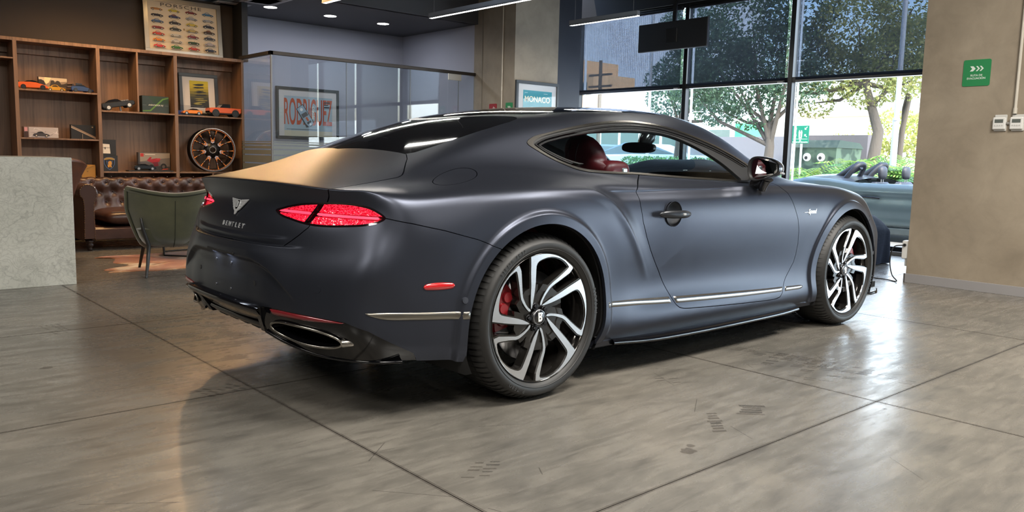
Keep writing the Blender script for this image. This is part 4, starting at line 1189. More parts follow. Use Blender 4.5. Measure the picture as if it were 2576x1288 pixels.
wins += [bay(i+7, MZ[i], MZ[i+1]) for i in range(5)]
struct(MB().box((XF-.06,.30,0),(XF+.06,.42,3.46)), 'window_5', fr)
struct(MB().box((XF-.10,-9,3.42),(XF+.1,8,3.95)), 'wall_east', ck)
struct(MB().box((XF-.12,-9,-.005),(XF-.05,6.6,.045)), 'trim_2', mat('curb_grey', (.22,.21,.20), .7))
struct(MB().box((XF-.05,6.65,0),(XF+.05,8.0,3.95)).box((6.6,6.9,0),(7.7,7.0,3.95)), 'wall_corner', mat('duct_blue'))
# blinds: dark mesh screens in the upper lights
bm = bpy.data.materials.new('screen_mesh'); bm.use_nodes = True; _M['screen_mesh'] = bm
def screen_nodes(m):
    nt = m.node_tree; nt.nodes.clear(); out = nt.nodes.new('ShaderNodeOutputMaterial'); mx = nt.nodes.new('ShaderNodeMixShader')
    tr = nt.nodes.new('ShaderNodeBsdfTransparent'); df = nt.nodes.new('ShaderNodeBsdfDiffuse'); tl = nt.nodes.new('ShaderNodeBsdfTranslucent'); m2 = nt.nodes.new('ShaderNodeMixShader')
    df.inputs[0].default_value = (.03,.032,.035,1); tl.inputs[0].default_value = (.05,.053,.058,1); tr.inputs[0].default_value = (.40,.42,.46,1)
    tc = nt.nodes.new('ShaderNodeTexCoord'); mp = nt.nodes.new('ShaderNodeMapping'); mp.inputs['Scale'].default_value = (1,60,1.2); nz = nt.nodes.new('ShaderNodeTexNoise'); nz.inputs['Scale'].default_value = 2.0; nz.inputs['Detail'].default_value = 6
    mr = nt.nodes.new('ShaderNodeMapRange'); mr.inputs[1].default_value = .3; mr.inputs[2].default_value = .7; mr.inputs[3].default_value = .18; mr.inputs[4].default_value = .30
    nt.links.new(tc.outputs['Object'], mp.inputs[0]); nt.links.new(mp.outputs[0], nz.inputs['Vector']); nt.links.new(nz.outputs['Fac'], mr.inputs[0])
    m2.inputs[0].default_value = .6; nt.links.new(df.outputs[0], m2.inputs[1]); nt.links.new(tl.outputs[0], m2.inputs[2])
    nt.links.new(mr.outputs[0], mx.inputs[0]); nt.links.new(tr.outputs[0], mx.inputs[1]); nt.links.new(m2.outputs[0], mx.inputs[2]); nt.links.new(mx.outputs[0], out.inputs[0])
screen_nodes(bm)
for i, (y0, y1, lab) in enumerate(((6.30,4.17,'dark mesh roller blind in the leftmost upper light, beside the blue duct'), (4.03,2.43,'dark mesh roller blind in the middle upper light, behind the hanging screen'), (2.27,.50,'dark mesh roller blind in the right upper light, next to the concrete pier'),(.26,-1.51,'roller blind hidden behind the concrete pier, nearest the window corner'),(-1.59,-3.36,'roller blind second behind the pier'),(-3.44,-5.21,'roller blind third behind the pier'),(-5.29,-7.06,'roller blind fourth behind the pier'),(-7.14,-8.91,'roller blind farthest behind the pier'))):
    hang = 1.165 if y0 > .3 else 1.85
    b = empty('roller_blind', (XF-.09, (y0+y1)/2, 3.36), 0, lab, 'blind', 'roller blinds in the upper window lights')
    hw = (y0-y1)/2
    c = MB().box((-.003,-hw,-hang),(.003,hw,0)); c.build('blind_cloth', bm, b)
    MB().box((-.012,-hw,-hang-.03),(.012,hw,-hang+.005), 0, .004).box((-.016,-hw+.02,-hang-.025),(.016,-hw+.10,-hang-.013), 1).build('bottom_bar', [mat('bar_dark', (.012,.012,.013), .3), mat('end_clip', (.6,.6,.6), .4)], b)
    MB().cyl((0,-hw,-.01),(0,hw,-.01), .03, n=16).build('blind_tube', fr, b)
# hanging screen (seen from behind) in front of the window
tv = empty('hanging_display', (7.15, 3.985, 2.88), 0, 'black flat screen hanging high in front of the window, seen as a dark slab', 'screen')
MB().box((-.03,-.615,-.20),(.03,.615,.20), 0, .008).build('display_panel', mat('tv_black', (.006,.006,.007), .5), tv)
MB().box((-.035,-.10,-.10),(.06,.10,.10), 0, .005).box((.02,-.03,.10),(.05,.03,1.07)).build('display_mount', fr, tv)
# glass partition of the office
pg = clear_glass('partition_glass', (.90,.93,.95), 0, .075, .85)
gp = tag(empty('window_6'), kind='structure')
MB().box((1.955,6.015,2.262),(5.19,6.065,2.305), 0, .003).box((1.955,6.015,2.262),(2.0,6.95,2.305), 0, .003).build('top_rail', mat('rail_bronze', (.032,.026,.023), .4, .5), gp)
edges = [1.985, 3.02, 4.02, 4.86, 5.155]
for a, b in zip(edges[:-1], edges[1:]): MB().box((a+.003,6.034,.01),(b-.003,6.046,2.262)).build('glass_panel', pg, gp)
MB().box((1.975,6.05,.01),(1.987,6.93,2.262)).build('glass_panel', pg, gp)
sm = mat('seam_light', (.16,.17,.18), .4, .2)
s = MB()
for x in edges[1:-1]: s.box((x-.003,6.033,.01),(x+.003,6.047,2.262))
s.box((1.972,6.03,.01),(1.990,6.05,2.262)); s.box((1.972,6.925,0),(1.990,6.94,2.262)); s.build('glass_seam', sm, gp)
MB().box((4.66,6.02,2.17),(4.90,6.03,2.262), 0, .003).build('door_fitting', mat('fitting_steel', (.6,.6,.58), .35, .8), gp)
# etched stripes
et = bpy.data.materials.new('etched_film'); et.use_nodes = True
def film(m):
    nt = m.node_tree; nt.nodes.clear(); out = nt.nodes.new('ShaderNodeOutputMaterial'); mx = nt.nodes.new('ShaderNodeMixShader')
    tr = nt.nodes.new('ShaderNodeBsdfTransparent'); df = nt.nodes.new('ShaderNodeBsdfDiffuse'); df.inputs[0].default_value = (.22,.25,.25,1); tr.inputs[0].default_value = (.6,.65,.65,1)
    mx.inputs[0].default_value = .75; nt.links.new(tr.outputs[0], mx.inputs[1]); nt.links.new(df.outputs[0], mx.inputs[2]); nt.links.new(mx.outputs[0], out.inputs[0])
film(et)
f = MB()
for z0, z1 in ((.02,.93),(.945,1.035),(1.05,1.105),(1.12,1.155),(1.168,1.19),(1.202,1.213)):
    f.box((1.968,6.05,z0),(1.9735,6.92,z1)); f.box((1.99,6.028,z0),(5.15,6.0325,z1))
f.build('etched_film', et, gp)
# ------------------------------------------------------------------ lamps of the place, plus added fill lamps
tube_m = mat('tube_diffuser', (1,1,1), .5, emit=((1,.97,.91), 16.0)); alu_l = mat('lamp_housing', (.16,.16,.16), .4, .4)
def tube_light(x, y0, y1, z, label, power, cables=True):
    o = empty('linear_pendant', (x, (y0+y1)/2, z), 0, label, 'ceiling light', 'linear pendant lights')
    h = (y1-y0)/2
    MB().box((-.028,-h,.004),(.028,h,.062), 0, .002).box((-.028,-h,-.004),(-.024,h,.01)).box((.024,-h,-.004),(.028,h,.01)).build('lamp_housing', alu_l, o)
    MB().box((-.024,-h+.004,-.002),(.024,h-.004,.006)).build('diffuser', tube_m, o)
    for q in (-1, 1): MB().cyl((0,q*(h-.08),.06),(0,q*(h-.08),3.95-z), .0022, n=6).build('cable', mat('cable_grey', (.2,.2,.2), .5), o)
    if power:
        L = lamp('pendant_glow', 'AREA', (x,(y0+y1)/2,z-.012), (0,0,0), power, (1,.95,.87), shape='RECTANGLE', size=.05, size_y=y1-y0-.02)
    return o
tube_light(3.67, 2.75, 5.09, 2.8, 'long white linear pendant light above the car roof, centre of the picture', 30)
tube_light(5.22, 3.0, 4.14, 2.8, 'short white linear pendant light in front of the window by the hanging screen', 15)
tube_light(2.24, 2.9, 5.19, 2.8, 'linear pendant light cut by the top edge, left of the long one', 30)
for i, (x, y0, y1) in enumerate(((.80,.95,1.95),(2.9,-.35,.8),(1.6,-6.6,-4.4),(-1.9,-7.4,-5.2),(-4.4,-7.4,-5.2))):  # the last three are unseen pendants added as fill behind the camera
    tube_light(x, y0, y1, 2.8, ('short linear pendant light above the car boot','short linear pendant light above the car bonnet','unseen linear fill light added behind the camera to the right','unseen linear fill light added behind the camera, far back','unseen linear fill light added in the far back corner')[i], (0,3,25,20,20)[i])
dl = mat('downlight_lit', (1,1,1), .5, emit=((1,.98,.95), 14.0)); ring = mat('downlight_ring', (.25,.25,.26), .4)
for x, lab in ((2.44,'round recessed downlight nearest the framed car poster'),(3.33,'round recessed downlight, middle of the three over the office'),(4.20,'round recessed downlight nearest the office corner')):
    o = empty('downlight', (x, 7.03, 3.0), 0, lab, 'ceiling light', 'office downlights')
    MB().lathe([(.082,.0),(.098,-.003),(.10,.0)], 40).build('trim_ring', ring, o)
    MB().cyl((0,0,-.002),(0,0,.004), .084, n=40).build('lamp_disc', dl, o)
    lamp('downlight_glow', 'AREA', (x,7.03,2.985), (0,0,0), 5.5, (.84,.89,1), shape='DISK', size=.16)
warm = mat('warm_lamp', (1,.8,.5), .5, emit=((1,.62,.26), 90.0))
for i, (x, y) in enumerate(((-.01,6.19),(-.12,5.84),(.62,6.1),(.49,5.6),(.62,5.30),(1.72,5.55),(1.25,6.45),(1.65,6.25))):
    o = empty('warm_spotlight', (x, y, 3.08), 0, 'small warm recessed spotlight in the lounge ceiling, '+('behind the green chair','over the wire table','before the middle of the bookcase','over the cowhide rug','nearest the coupe boot','in front of the office glass corner','over the sofa middle','nearest the office glass')[i], 'ceiling light', 'warm lounge spotlights')
    MB().lathe([(.040,.0),(.055,-.003),(.056,.0)], 28).build('trim_ring', ring, o)
    MB().cyl((0,0,-.002),(0,0,.004), .042, n=28).build('lamp_disc', warm, o)
    lamp('spot_glow', 'SPOT', (x,y,3.06), Euler((math.radians(8 if x < 1 else -48), 0, 0)), (34 if x < 1 else 42), (1,.58,.25), spot_size=math.radians(140 if x < 1 else 105), spot_blend=.8, shadow_soft_size=.04)

pl_m = mat('fill_panel_lit', (1,1,1), .5, emit=((1,.96,.90), 2.2))  # unseen panels added as soft overhead fill for pier, floor and desk
for i, (x, y, w) in enumerate(((.4,-2.9,150),(3.1,-3.2,190),(-2.2,-3.4,110),(-5.6,-2.6,90),(-4.6,1.0,70))):
    o = empty('fill_panel', (x, y, 3.93), 0, 'unseen fill panel added to the high black ceiling, '+('above the rear of the coupe','above the front of the coupe','over the camera','left behind the camera','near the marble desk')[i], 'ceiling light', 'added fill light panels')
    MB().box((-.62,-.62,-.01),(.62,.62,.02)).build('panel_frame', ring, o); MB().box((-.58,-.58,-.014),(.58,.58,-.008)).build('panel_diffuser', pl_m, o)
    lamp('fill_panel_glow', 'AREA', (x,y,3.90), (0,0,0), w, (1,.95,.87), shape='SQUARE', size=1.15)
# ------------------------------------------------------------------ lounge furniture
def marble():
    m = mat('marble', (.6,.62,.58), .28)
    v = coords(m); w = noise(m, v, 2.2, 8, .62, 1.2)
    ad = node(m, 'ShaderNodeVectorMath', operation='ADD'); sc = node(m, 'ShaderNodeVectorMath', operation='SCALE'); sc.inputs['Scale'].default_value = .62
    nz = node(m, 'ShaderNodeTexNoise'); nz.inputs['Scale'].default_value = 3.5; nz.inputs['Detail'].default_value = 8; link(m, v, nz.inputs['Vector']); link(m, nz.outputs['Color'], sc.inputs[0]); link(m, v, ad.inputs[0]); link(m, sc.outputs[0], ad.inputs[1])
    mp = node(m, 'ShaderNodeMapping'); mp.inputs['Scale'].default_value = (1.0,1,1.9); mp.inputs['Rotation'].default_value = (0,.7,0); link(m, ad.outputs[0], mp.inputs[0])
    vo = node(m, 'ShaderNodeTexVoronoi', feature='DISTANCE_TO_EDGE'); vo.inputs['Scale'].default_value = 15; link(m, mp.outputs[0], vo.inputs['Vector'])
    vein = ramp(m, vo.outputs[0], [(0, .70), (.05, .90), (.16, 1)]); cloud = ramp(m, w, [(.3, hexc('b7b8ae')), (.7, hexc('cfcfc6'))])
    vo2 = node(m, 'ShaderNodeTexVoronoi', feature='DISTANCE_TO_EDGE'); vo2.inputs['Scale'].default_value = 2.6; link(m, mp.outputs[0], vo2.inputs['Vector'])
    v2 = ramp(m, vo2.outputs[0], [(0, .78), (.015, .93), (.04, 1)])
    link(m, mixc(m, 1, mixc(m, .7, cloud, vein, 'MULTIPLY'), v2, 'MULTIPLY'), bsdf(m).inputs['Base Color']); return m
desk = empty('reception_desk', (-1.75, 3.9, 0), 0, 'tall pale grey veined marble reception desk at the left edge', 'desk')
mbm = marble()
MB().box((-.95,-.35,.0),(.913,-.31,1.0), 0, .002).build('front_slab', mbm, desk)
MB().box((-.95,-.31,.965),(.913,.40,1.0), 0, .002).build('desk_top', mbm, desk)
MB().box((.873,-.31,0),(.913,.40,.965), 0, .002).build('side_slab', mbm, desk)
# bookcase: oak unit along the wall
oak = wood_mat('oak', '846650', '5b4534'); oakf = wood_mat('oak_edge', 'a8866a', '8c6b50', axis='z')
bc = empty('bookcase', (0, 7.08, 0), 0, 'wide wooden wall bookcase with open square compartments behind the sofa', 'bookcase')
Y0, Y1 = -.18, .19
def brd(a, b, name):
    mb = MB().box(a, b, 0, .0015); o = mb.build(name, [oak], bc); return o
brd((-3.4,.165,0),(2.0,.19,2.26),'back_panel')
brd((-3.4,Y0,2.225),(2.0,.165,2.262),'top_board')
for x0, x1 in ((-3.4,-3.36),(-2.3,-2.26),(-1.42,-1.38),(-.605,-.565),(.232,.272),(1.110,1.152),(1.968,2.0)): brd((x0,Y0,0),(x1,.165,2.225),'upright')
brd((.676,Y0+.004,1.525),(.696,.165,2.225),'divider')
brd((1.565,Y0+.004,.06),(1.585,.165,.79),'divider')
for x0, x1, z in ((-.565,.232,1.712),(-.565,.232,1.178),(-.565,.232,.715),(.272,1.110,1.520),(.272,1.110,.806),(1.152,1.968,1.515),(1.152,1.968,.806),(-1.38,-.605,2.045),(-2.26,-1.42,1.5),(-1.38,-.605,.8),(-3.36,-2.3,1.2),(.272,1.968,.06),(-.565,.232,.06)):
    brd((x0,Y0+.002,z-.018),(x1,.165,z),'shelf')
for x0, x1 in ((-.565,.232),(.272,.676),(.696,1.110),(1.152,1.968),(-1.38,-.605)): brd((x0,.12,2.12),(x1,.165,2.225),'top_rail')
# ---- small models
def toy(name, L, m, label, cat='model car', kind='sport', loc=(0,0,0), rz=0, ry=0, group='model cars on the bookcase', wheelm=None, glassm=None, flip=False, scale=1.0):
    """a model car: side outline lofted to full width; nose towards +x"""
    P = {'sport': ([(-.5,.09),(-.5,.20),(-.47,.245),(-.30,.265),(-.10,.27),(.10,.255),(.30,.20),(.46,.135),(.5,.10),(.49,.055),(-.45,.05)], [(-.34,.25),(-.20,.315),(-.02,.335),(.08,.315),(.26,.215),(.0,.22),(-.2,.22)]),
         'muscle': ([(-.5,.12),(-.5,.22),(-.44,.24),(-.15,.235),(.12,.235),(.45,.225),(.5,.20),(.5,.11),(.46,.07),(-.46,.07)], [(-.42,.23),(-.24,.315),(-.06,.325),(.02,.31),(.13,.23),(-.1,.2)]),
         'coupe': ([(-.5,.11),(-.5,.215),(-.46,.245),(-.2,.25),(.15,.24),(.42,.195),(.5,.14),(.49,.07),(-.46,.07)], [(-.40,.24),(-.22,.315),(-.02,.325),(.08,.305),(.24,.23),(0,.2)]),
         'truck': ([(-.5,.14),(-.5,.27),(-.16,.28),(.20,.28),(.45,.27),(.5,.24),(.5,.13),(.46,.11),(-.46,.11)], [(-.18,.27),(-.16,.40),(.06,.40),(.17,.28),(0,.25)]),
         'gran': ([(-.5,.10),(-.5,.20),(-.44,.235),(-.1,.235),(.2,.225),(.46,.18),(.5,.12),(.48,.07),(-.46,.07)], [(-.40,.23),(-.18,.305),(.0,.31),(.22,.225),(0,.2)])}[kind]
    o = empty(name, loc, rz, label, cat, group); W = .42 if kind != 'truck' else .40
    o.rotation_euler = (0, ry, rz)
    def loft(poly, half, taper, mm, nm):
        n = len(poly); vs = []
        for y, k in ((-half, taper), (-half*.92, 1), (half*.92, 1), (half, taper)):
            cz = sum(p[1] for p in poly)/n
            vs += [(p[0]*(1-(1-k)*.25)*L, y*L, (cz+(p[1]-cz)*k)*L) for p in poly]
        mb = MB(); mb.add(vs, [[r*n+i, r*n+(i+1)%n, (r+1)*n+(i+1)%n, (r+1)*n+i] for r in range(3) for i in range(n)]+[list(range(n))[::-1], list(range(3*n, 4*n))])
        return mb.build(nm, mm, o)
    loft(P[0], W/2, .82, m, 'body'); loft(P[1], W*.40, .75, glassm or mat('toy_glass', (.01,.01,.012), .1, coat=.5), 'cabin')
    rw = .115 if kind == 'truck' else .088
    for wx in (-.31, .315):
        for sy in (-1, 1):
            w = MB().cyl((wx*L,sy*W*.42*L,rw*L),(wx*L,sy*W*.515*L,rw*L), rw*L, n=20)
            wo = w.build('wheel', mat('toy_tyre', (.012,.012,.012), .6), o)
            MB().cyl((wx*L,sy*W*.50*L,rw*L),(wx*L,sy*W*.525*L,rw*L), rw*.62*L, n=16).build('hub', wheelm or mat('toy_hub', (.05,.05,.05), .3, .6), wo)
    return o
orange = mat('toy_orange', (.80,.13,.015), .3, coat=.4)
t = toy('model_car', .30, orange, 'orange model sports car with black roof, at the left end of the upper left shelf', kind='sport', loc=(-.405,6.985,1.712), rz=-.22)
MB().box((-.16,-.062,.075),(-.135,.062,.095), 0, .004).build('spoiler', mat('toy_black', (.01,.01,.01), .4), t)
navy = mat('toy_navy', (.012,.03,.11), .25, coat=.6)
t = toy('model_car', .265, navy, 'dark blue low model race car right of the picture box on the upper left shelf', kind='sport', loc=(.075,6.99,1.712), rz=.25)
MB().box((-.12,-.055,.072),(-.10,.055,.088), 0, .002).box((-.05,-.004,.08),(.02,.004,.105)).build('spoiler', mat('toy_black'), t)
silver_w = mat('toy_white_hub', (.55,.55,.52), .35, .4)
t = toy('model_car', .375, mat('toy_black'), 'black model muscle car with its nose raised on a stand, in the upper middle compartment', kind='muscle', loc=(.475,6.99,1.545), rz=0, ry=math.radians(-11), wheelm=silver_w)
MB().cyl((.03,0,-.05),(.03,0,.03), .01, n=10).build('stand', mat('toy_clear', (.4,.4,.4), .2), t)
en = MB()
for k in range(6): en.cyl((.02+.022*k,-.02,.08),(.02+.022*k,-.02,.098), .006, n=8); en.cyl((.02+.022*k,.02,.08),(.02+.022*k,.02,.098), .006, n=8)
en.build('engine', mat('toy_silver', (.5,.5,.5), .3, .9), t)
# boxes with printed fronts: thin prisms of colour
def box_thing(name, label, cat, loc, w, d, h, m, rz=0, group=None, rx=0):
    o = empty(name, loc, rz, label, cat, group); o.rotation_euler = (rx, 0, rz)
    MB().box((-w/2,-d/2,0),(w/2,d/2,h), 0, .002).build('carton', m, o); return o
def pr(o, polys, y, name='printed_front', sx=1):
    """flat print on the front (facing -y); polys = [(material, [(x, z)...])]"""
    ms = []; mb = MB()
    for i, (m, p) in enumerate(polys):
        if m not in ms: ms.append(m)
        e = y-.0006-.00018*i
        area = sum(p[k][0]*p[(k+1) % len(p)][1]-p[(k+1) % len(p)][0]*p[k][1] for k in range(len(p)))
        q = p if area > 0 else p[::-1]
        mb.add([(a, e, b) for a, b in q], [list(range(len(q)))], ms.index(m))
    return mb.build(name, ms, o)
def cc(h, r=.6, **k): return mat('print_'+h, hexc(h), r, **k)
def carshape(cx, cz, L, col, glass=None, wheel='1a1a1a', rot=0.0, open_=False, hub='c8c0b0', style=0):
    B = [(-.5,.07),(-.49,.13),(-.42,.19),(-.28,.215),(-.1,.215),(.1,.21),(.28,.19),(.42,.145),(.5,.09),(.49,.045),(.38,.03),(-.38,.03)]
    C = [(-.30,.205),(-.20,.30),(-.05,.335),(.06,.32),(.20,.20)]
    if open_: C = [(.02,.2),(.055,.29),(.068,.285),(.05,.2)]
    W = [(.085*math.cos(2*PI*k/12), .085*math.sin(2*PI*k/12)) for k in range(12)]
    f = lambda P: [(cx+L*(x*math.cos(rot)-z*math.sin(rot)), cz+L*(x*math.sin(rot)+z*math.cos(rot))) for x, z in P]
    out = [(cc(col), f(C)), (cc(col), f(B))]
    if not open_: out.append((cc(glass or 'b9b2a6'), f([(-.22,.215),(-.16,.28),(-.04,.31),(.04,.295),(.14,.21)])))
    for wx in (-.30, .30):
        out.append((cc(wheel), f([(wx+a, .055+b) for a, b in W]))); out.append((cc(hub), f([(wx+a*.55, .055+b*.55) for a, b in W])))
    return out
R_ = lambda x0, z0, x1, z1: [(x0,z0),(x1,z0),(x1,z1),(x0,z1)]
blk = mat('carton_black', (.012,.011,.011), .45)
b = box_thing('picture_box', 'picture box showing a yellow sports car before a sunset, on the upper left shelf', 'box', (-.186,7.11,1.712), .296, .05, .158, blk, 0, None, math.radians(3))
hz = [(cc('8d7d6a'), R_(-.145,.003,.145,.155)), (cc('c9b79b'), [(-.145,.155),(.145,.155),(.145,.12),(.05,.11),(-.02,.13),(-.07,.09),(-.145,.135)]), (cc('f0d9a8'), [(-.085,.155),(-.02,.155),(-.04,.10),(-.07,.08),(-.09,.11)]),
      (cc('2e2926'), [(-.145,.055),(-.145,.125),(-.12,.13),(-.09,.115),(-.075,.07)]), (cc('3a322d'), [(-.035,.06),(-.02,.12),(.005,.128),(.02,.10),(.04,.125),(.065,.12),(.085,.085),(.11,.09),(.145,.105),(.145,.05)]), (cc('4b4038'), R_(-.145,.003,.145,.045))]
pr(b, hz+carshape(.03,.012,.20,'c99a2c','2b2620'), -.025)
cl = mat('blister_clear', (.55,.52,.52), .08, coat=1)
b = box_thing('blister_pack', 'clear crinkled plastic pack with a small car and pink end, on the lower left shelf', 'package', (-.353,7.0,1.178), .345, .10, .122, mat('blister_tray', (.22,.16,.15), .25, coat=1))
crk = [(cc('b4acab'), R_(-.122,.004,.172,.118))]
rnd = random.Random(4)
for k in range(26):
    x, z = rnd.uniform(-.10,.15), rnd.uniform(.02,.105); a = rnd.uniform(0, PI); l = rnd.uniform(.02,.05); w = rnd.uniform(.002,.006)
    crk.append((cc(rnd.choice(['efeaea','5a4f52','8a7d80','d6cfd0','3b3436'])), [(x-l*math.cos(a), max(.006, min(.114, z-l*math.sin(a)*.5))), (x+w, max(.006, min(.114, z-w))), (x+l*math.cos(a), max(.006, min(.114, z+l*math.sin(a)*.5)))]))
crk += carshape(.0,.015,.17,'3d3b40','1c1b1d'); crk += [(cc('c98f93'), R_(-.168,.07,-.138,.114)), (cc('3a231d'), R_(-.168,.006,-.13,.066))]
pr(b, crk, -.05)
b = box_thing('black_gift_box', 'black carton with a bronze diagonal band, at the right end of the lower left shelf', 'box', (.100,7.06,1.178), .265, .06, .166, blk, 0, None, math.radians(2))
pr(b, [(cc('8a7767'), [(-.13,.135),(-.13,.158),(.13,.030),(.13,.010)]), (cc('b9a894'), [(-.13,.130),(-.13,.135),(.13,.010),(.13,.006)]), (cc('b9a894'), R_(-.012,.004,-.009,.06)), (cc('93866f'), R_(.09,.135,.105,.150))], -.03)
gw = mat('carton_green', (.020,.034,.028), .4)
b = box_thing('green_gift_box', 'dark green carton with a bright green angular stripe and small white lettering, upper middle shelf', 'box', (.918,7.06,1.520), .318, .11, .208, gw)
pr(b, [(cc('1f3a2c'), [(-.09,.205),(.155,.19),(.155,.13),(.02,.09),(-.02,.12)]), (cc('4f7a35'), [(-.155,.018),(-.06,.022),(.09,.165),(.155,.185),(.155,.200),(.08,.180),(-.07,.036),(-.155,.030)]), (cc('8a948e'), R_(-.155,.094,-.11,.0955)), (cc('8a948e'), R_(.11,.094,.155,.0955)), (cc('6d7a72'), R_(-.15,.004,.15,.007))], -.055)
text_mesh('AVENTADOR SVJ', .024, cc('d8ded8'), 'box_lettering', b, frameM(Vector((.0,-.0565,.097)), (1,0,0), (0,0,1)), .0003, shear=.3, sx=.95)
# framed prints
def frame(name, label, cat, M_loc, w, h, fw, fm_, mm, mat_w=.0, rx=0.0, depth=.03, group=None, matcol=None):
    o = empty(name, M_loc, 0, label, cat, group); o.rotation_euler = (rx, 0, 0)
    f = MB()
    for a, b in (((-w/2,0),(w/2,fw)),((-w/2,h-fw),(w/2,h)),((-w/2,fw),(-w/2+fw,h-fw)),((w/2-fw,fw),(w/2,h-fw))): f.box((a[0],-depth/2,a[1]),(b[0],depth/2,b[1]), 0, .002)
    f.build('picture_frame', fm_, o)
    MB().box((-w/2+fw,-.002,fw),(w/2-fw,depth/2,h-fw)).build('mount', mm, o)
    return o
mountm = mat('mount_white', (.62,.58,.53), .7)
frb = mat('frame_dark', (.016,.018,.018), .4)
p = frame('framed_print', 'black framed print of dark brush marks on yellow, on the right upper shelf', 'picture', (1.517,7.16,1.515), .50, .545, .042, frb, mountm, rx=math.radians(-5))
g = []
for k in range(10):
    c = ('c9b422','c4ae22','b49f24','9b8a26','7b6f28','575226','3a3822','2a2a20','24251e','1f211c')[k]; z1 = .455-.034*k
    g.append((cc(c), R_(-.115, z1-.035, .125, z1)))
rnd = random.Random(3)
for k in range(6):
    z = .405-.048*k
    for j in range(5):
        x = rnd.uniform(-.085,-.03); l = rnd.uniform(.07,.15); zz = z+rnd.uniform(-.014,.014)
        g.append((cc('23241d' if k < 4 else '8d8440'), [(x,zz),(x+l*.5,zz-.003),(x+l,zz+.004),(x+l*.9,zz+.011),(x+l*.3,zz+.008)]))
pr(p, g, -.0025, 'print')
# the big silver-framed car poster, standing on the bookcase
p = frame('framed_poster', 'large silver framed poster with rows of small cars, standing on top of the bookcase', 'picture', (1.350,7.165,2.265), .97, .70, .055, mat('frame_silver', (.42,.40,.36), .32, .75), cc('cfc0a8', .6), rx=math.radians(-6))
cols = [['a4703f','b3a035','6b1f24','3f6a8c'],['1f1c2b','27305a','8d8f96','96979a'],['39557d','23222b','b7a23f','1f2433'],['7a2530','262a28','a3905c','3d2b22'],['b03a33','b5b2ac','742a36','2f3543'],['d07a2c','b9b6b4','23402f','a09aa0'],['b8303a','2f6b35','a8342c','2b3550']]
g = [(cc('b5ab9a'), R_(-.43,.585,.43,.587)), (cc('8c6a34'), [(-.006,.345),(.012,.345),(.010,.325),(.003,.315),(-.004,.325)])]
for r, row in enumerate(cols):
    for c, h in enumerate(row):
        g += carshape(-.32+.212*c, .535-.077*r, .150, h, open_=(r, c) in ((0,0),(1,0),(3,0),(4,1),(5,2),(1,3)), glass=('7a4a32' if (r, c) in ((1,1),(3,3)) else 'a9a39b'))
        g.append((cc('a39a88'), R_(-.36+.212*c, .523-.077*r, -.29+.212*c, .5245-.077*r)))
pr(p, g, -.0025, 'print')
text_mesh('PORSCHE', .058, cc('55524f'), 'poster_title', p, frameM(Vector((-.02,-.004,.612)), (1,0,0), (0,0,1)), .0003, spacing=1.25, sx=1.75, bold=.0005)
# clear case with a small car, pickup truck
cse = mat('acrylic', (.9,.9,.95), .03)
acr = clear_glass('acrylic_clear', (.93,.95,.98), 0, .06, .8)
b = empty('display_case', (1.340,6.985,1.515), 0, 'small clear case holding an orange toy car, in front of the yellow print', 'display case')
MB().box((-.158,-.05,.004),(.158,.05,.122), 0, .003).build('clear_cover', acr, b); MB().box((-.158,-.05,0),(.158,.05,.006)).build('case_base', blk, b)
MB().box((-.155,.036,.008),(-.01,.04,.058)).build('blue_card', cc('2c4f9a'), b)
toy('model_car', .245, mat('toy_amber', (.78,.24,.03), .3, coat=.4), 'orange toy coupe inside the small clear case', kind='coupe', loc=(1.345,6.985,1.521), rz=PI, wheelm=mat('toy_silver'))
t = toy('model_truck', .41, mat('toy_truck_orange', (.62,.10,.02), .35, coat=.3), 'orange model pickup truck with big black tyres on the upper right shelf', 'model car', 'truck', (1.755,6.985,1.515), PI)
MB().box((-.20,-.07,.03),(.19,.07,.065), 0, .006).build('chassis', mat('toy_black'), t); MB().box((.165,-.078,.045),(.205,.078,.075), 0, .004).build('bumper', mat('toy_black'), t)
# crest box and bag box
b = box_thing('crest_box', 'black box with a gold and blue crest, bottom left of the middle lower compartment', 'box', (.345,7.0,.806), .185, .14, .190, blk)
sh = [(-.062,.150),(-.03,.165),(0,.168),(.03,.165),(.062,.150),(.058,.085),(.035,.045),(0,.018),(-.035,.045),(-.058,.085)]
ins = lambda k: [(x*k, .098+(z-.098)*k) for x, z in sh]
g = [(cc('4a5f8c'), ins(1.0)), (cc('0d0d10'), ins(.90)), (cc('9a7a3a'), [(-.060,.148),(-.03,.163),(0,.166),(.03,.163),(.060,.148),(.055,.134),(0,.142),(-.055,.134)]),
     (cc('c48a35'), [(-.018,.05),(-.022,.075),(-.012,.082),(-.016,.105),(.0,.125),(.022,.118),(.026,.09),(.018,.075),(.024,.05),(.010,.046),(.004,.065),(-.004,.046)])]
for k in (-2,-1,0,1,2): g.append((cc('5f79b0'), [(k*.016-.002,.128),(k*.016+.002,.128),(k*.012+.001,.05+abs(k)*.01),(k*.012-.001,.05+abs(k)*.01)]))
pr(b, g[:2]+g[4:]+g[2:4], -.07)
b = box_thing('bag_box', 'black box with a white bag printed on it, stacked on the crest box', 'box', (.350,7.02,.996), .165, .12, .185, blk)
pr(b, [(cc('1e1e20'), [(-.03,.012),(.05,.012),(.065,.08),(.03,.165),(-.03,.172)]), (cc('d8cfc2'), [(-.08,.022),(.018,.020),(.010,.130),(-.08,.136)]), (cc('2b2522'), R_(-.08,.086,.014,.091)), (cc('2b2522'), R_(-.045,.070,-.034,.096))], -.06)
b = box_thing('motorcycle_kit_box', 'kit box with a red motorcycle picture and a small red logo, behind the clear showcase', 'box', (.905,7.11,.806), .385, .06, .232, mat('carton_grey', (.05,.045,.045), .45), 0, None, math.radians(2))
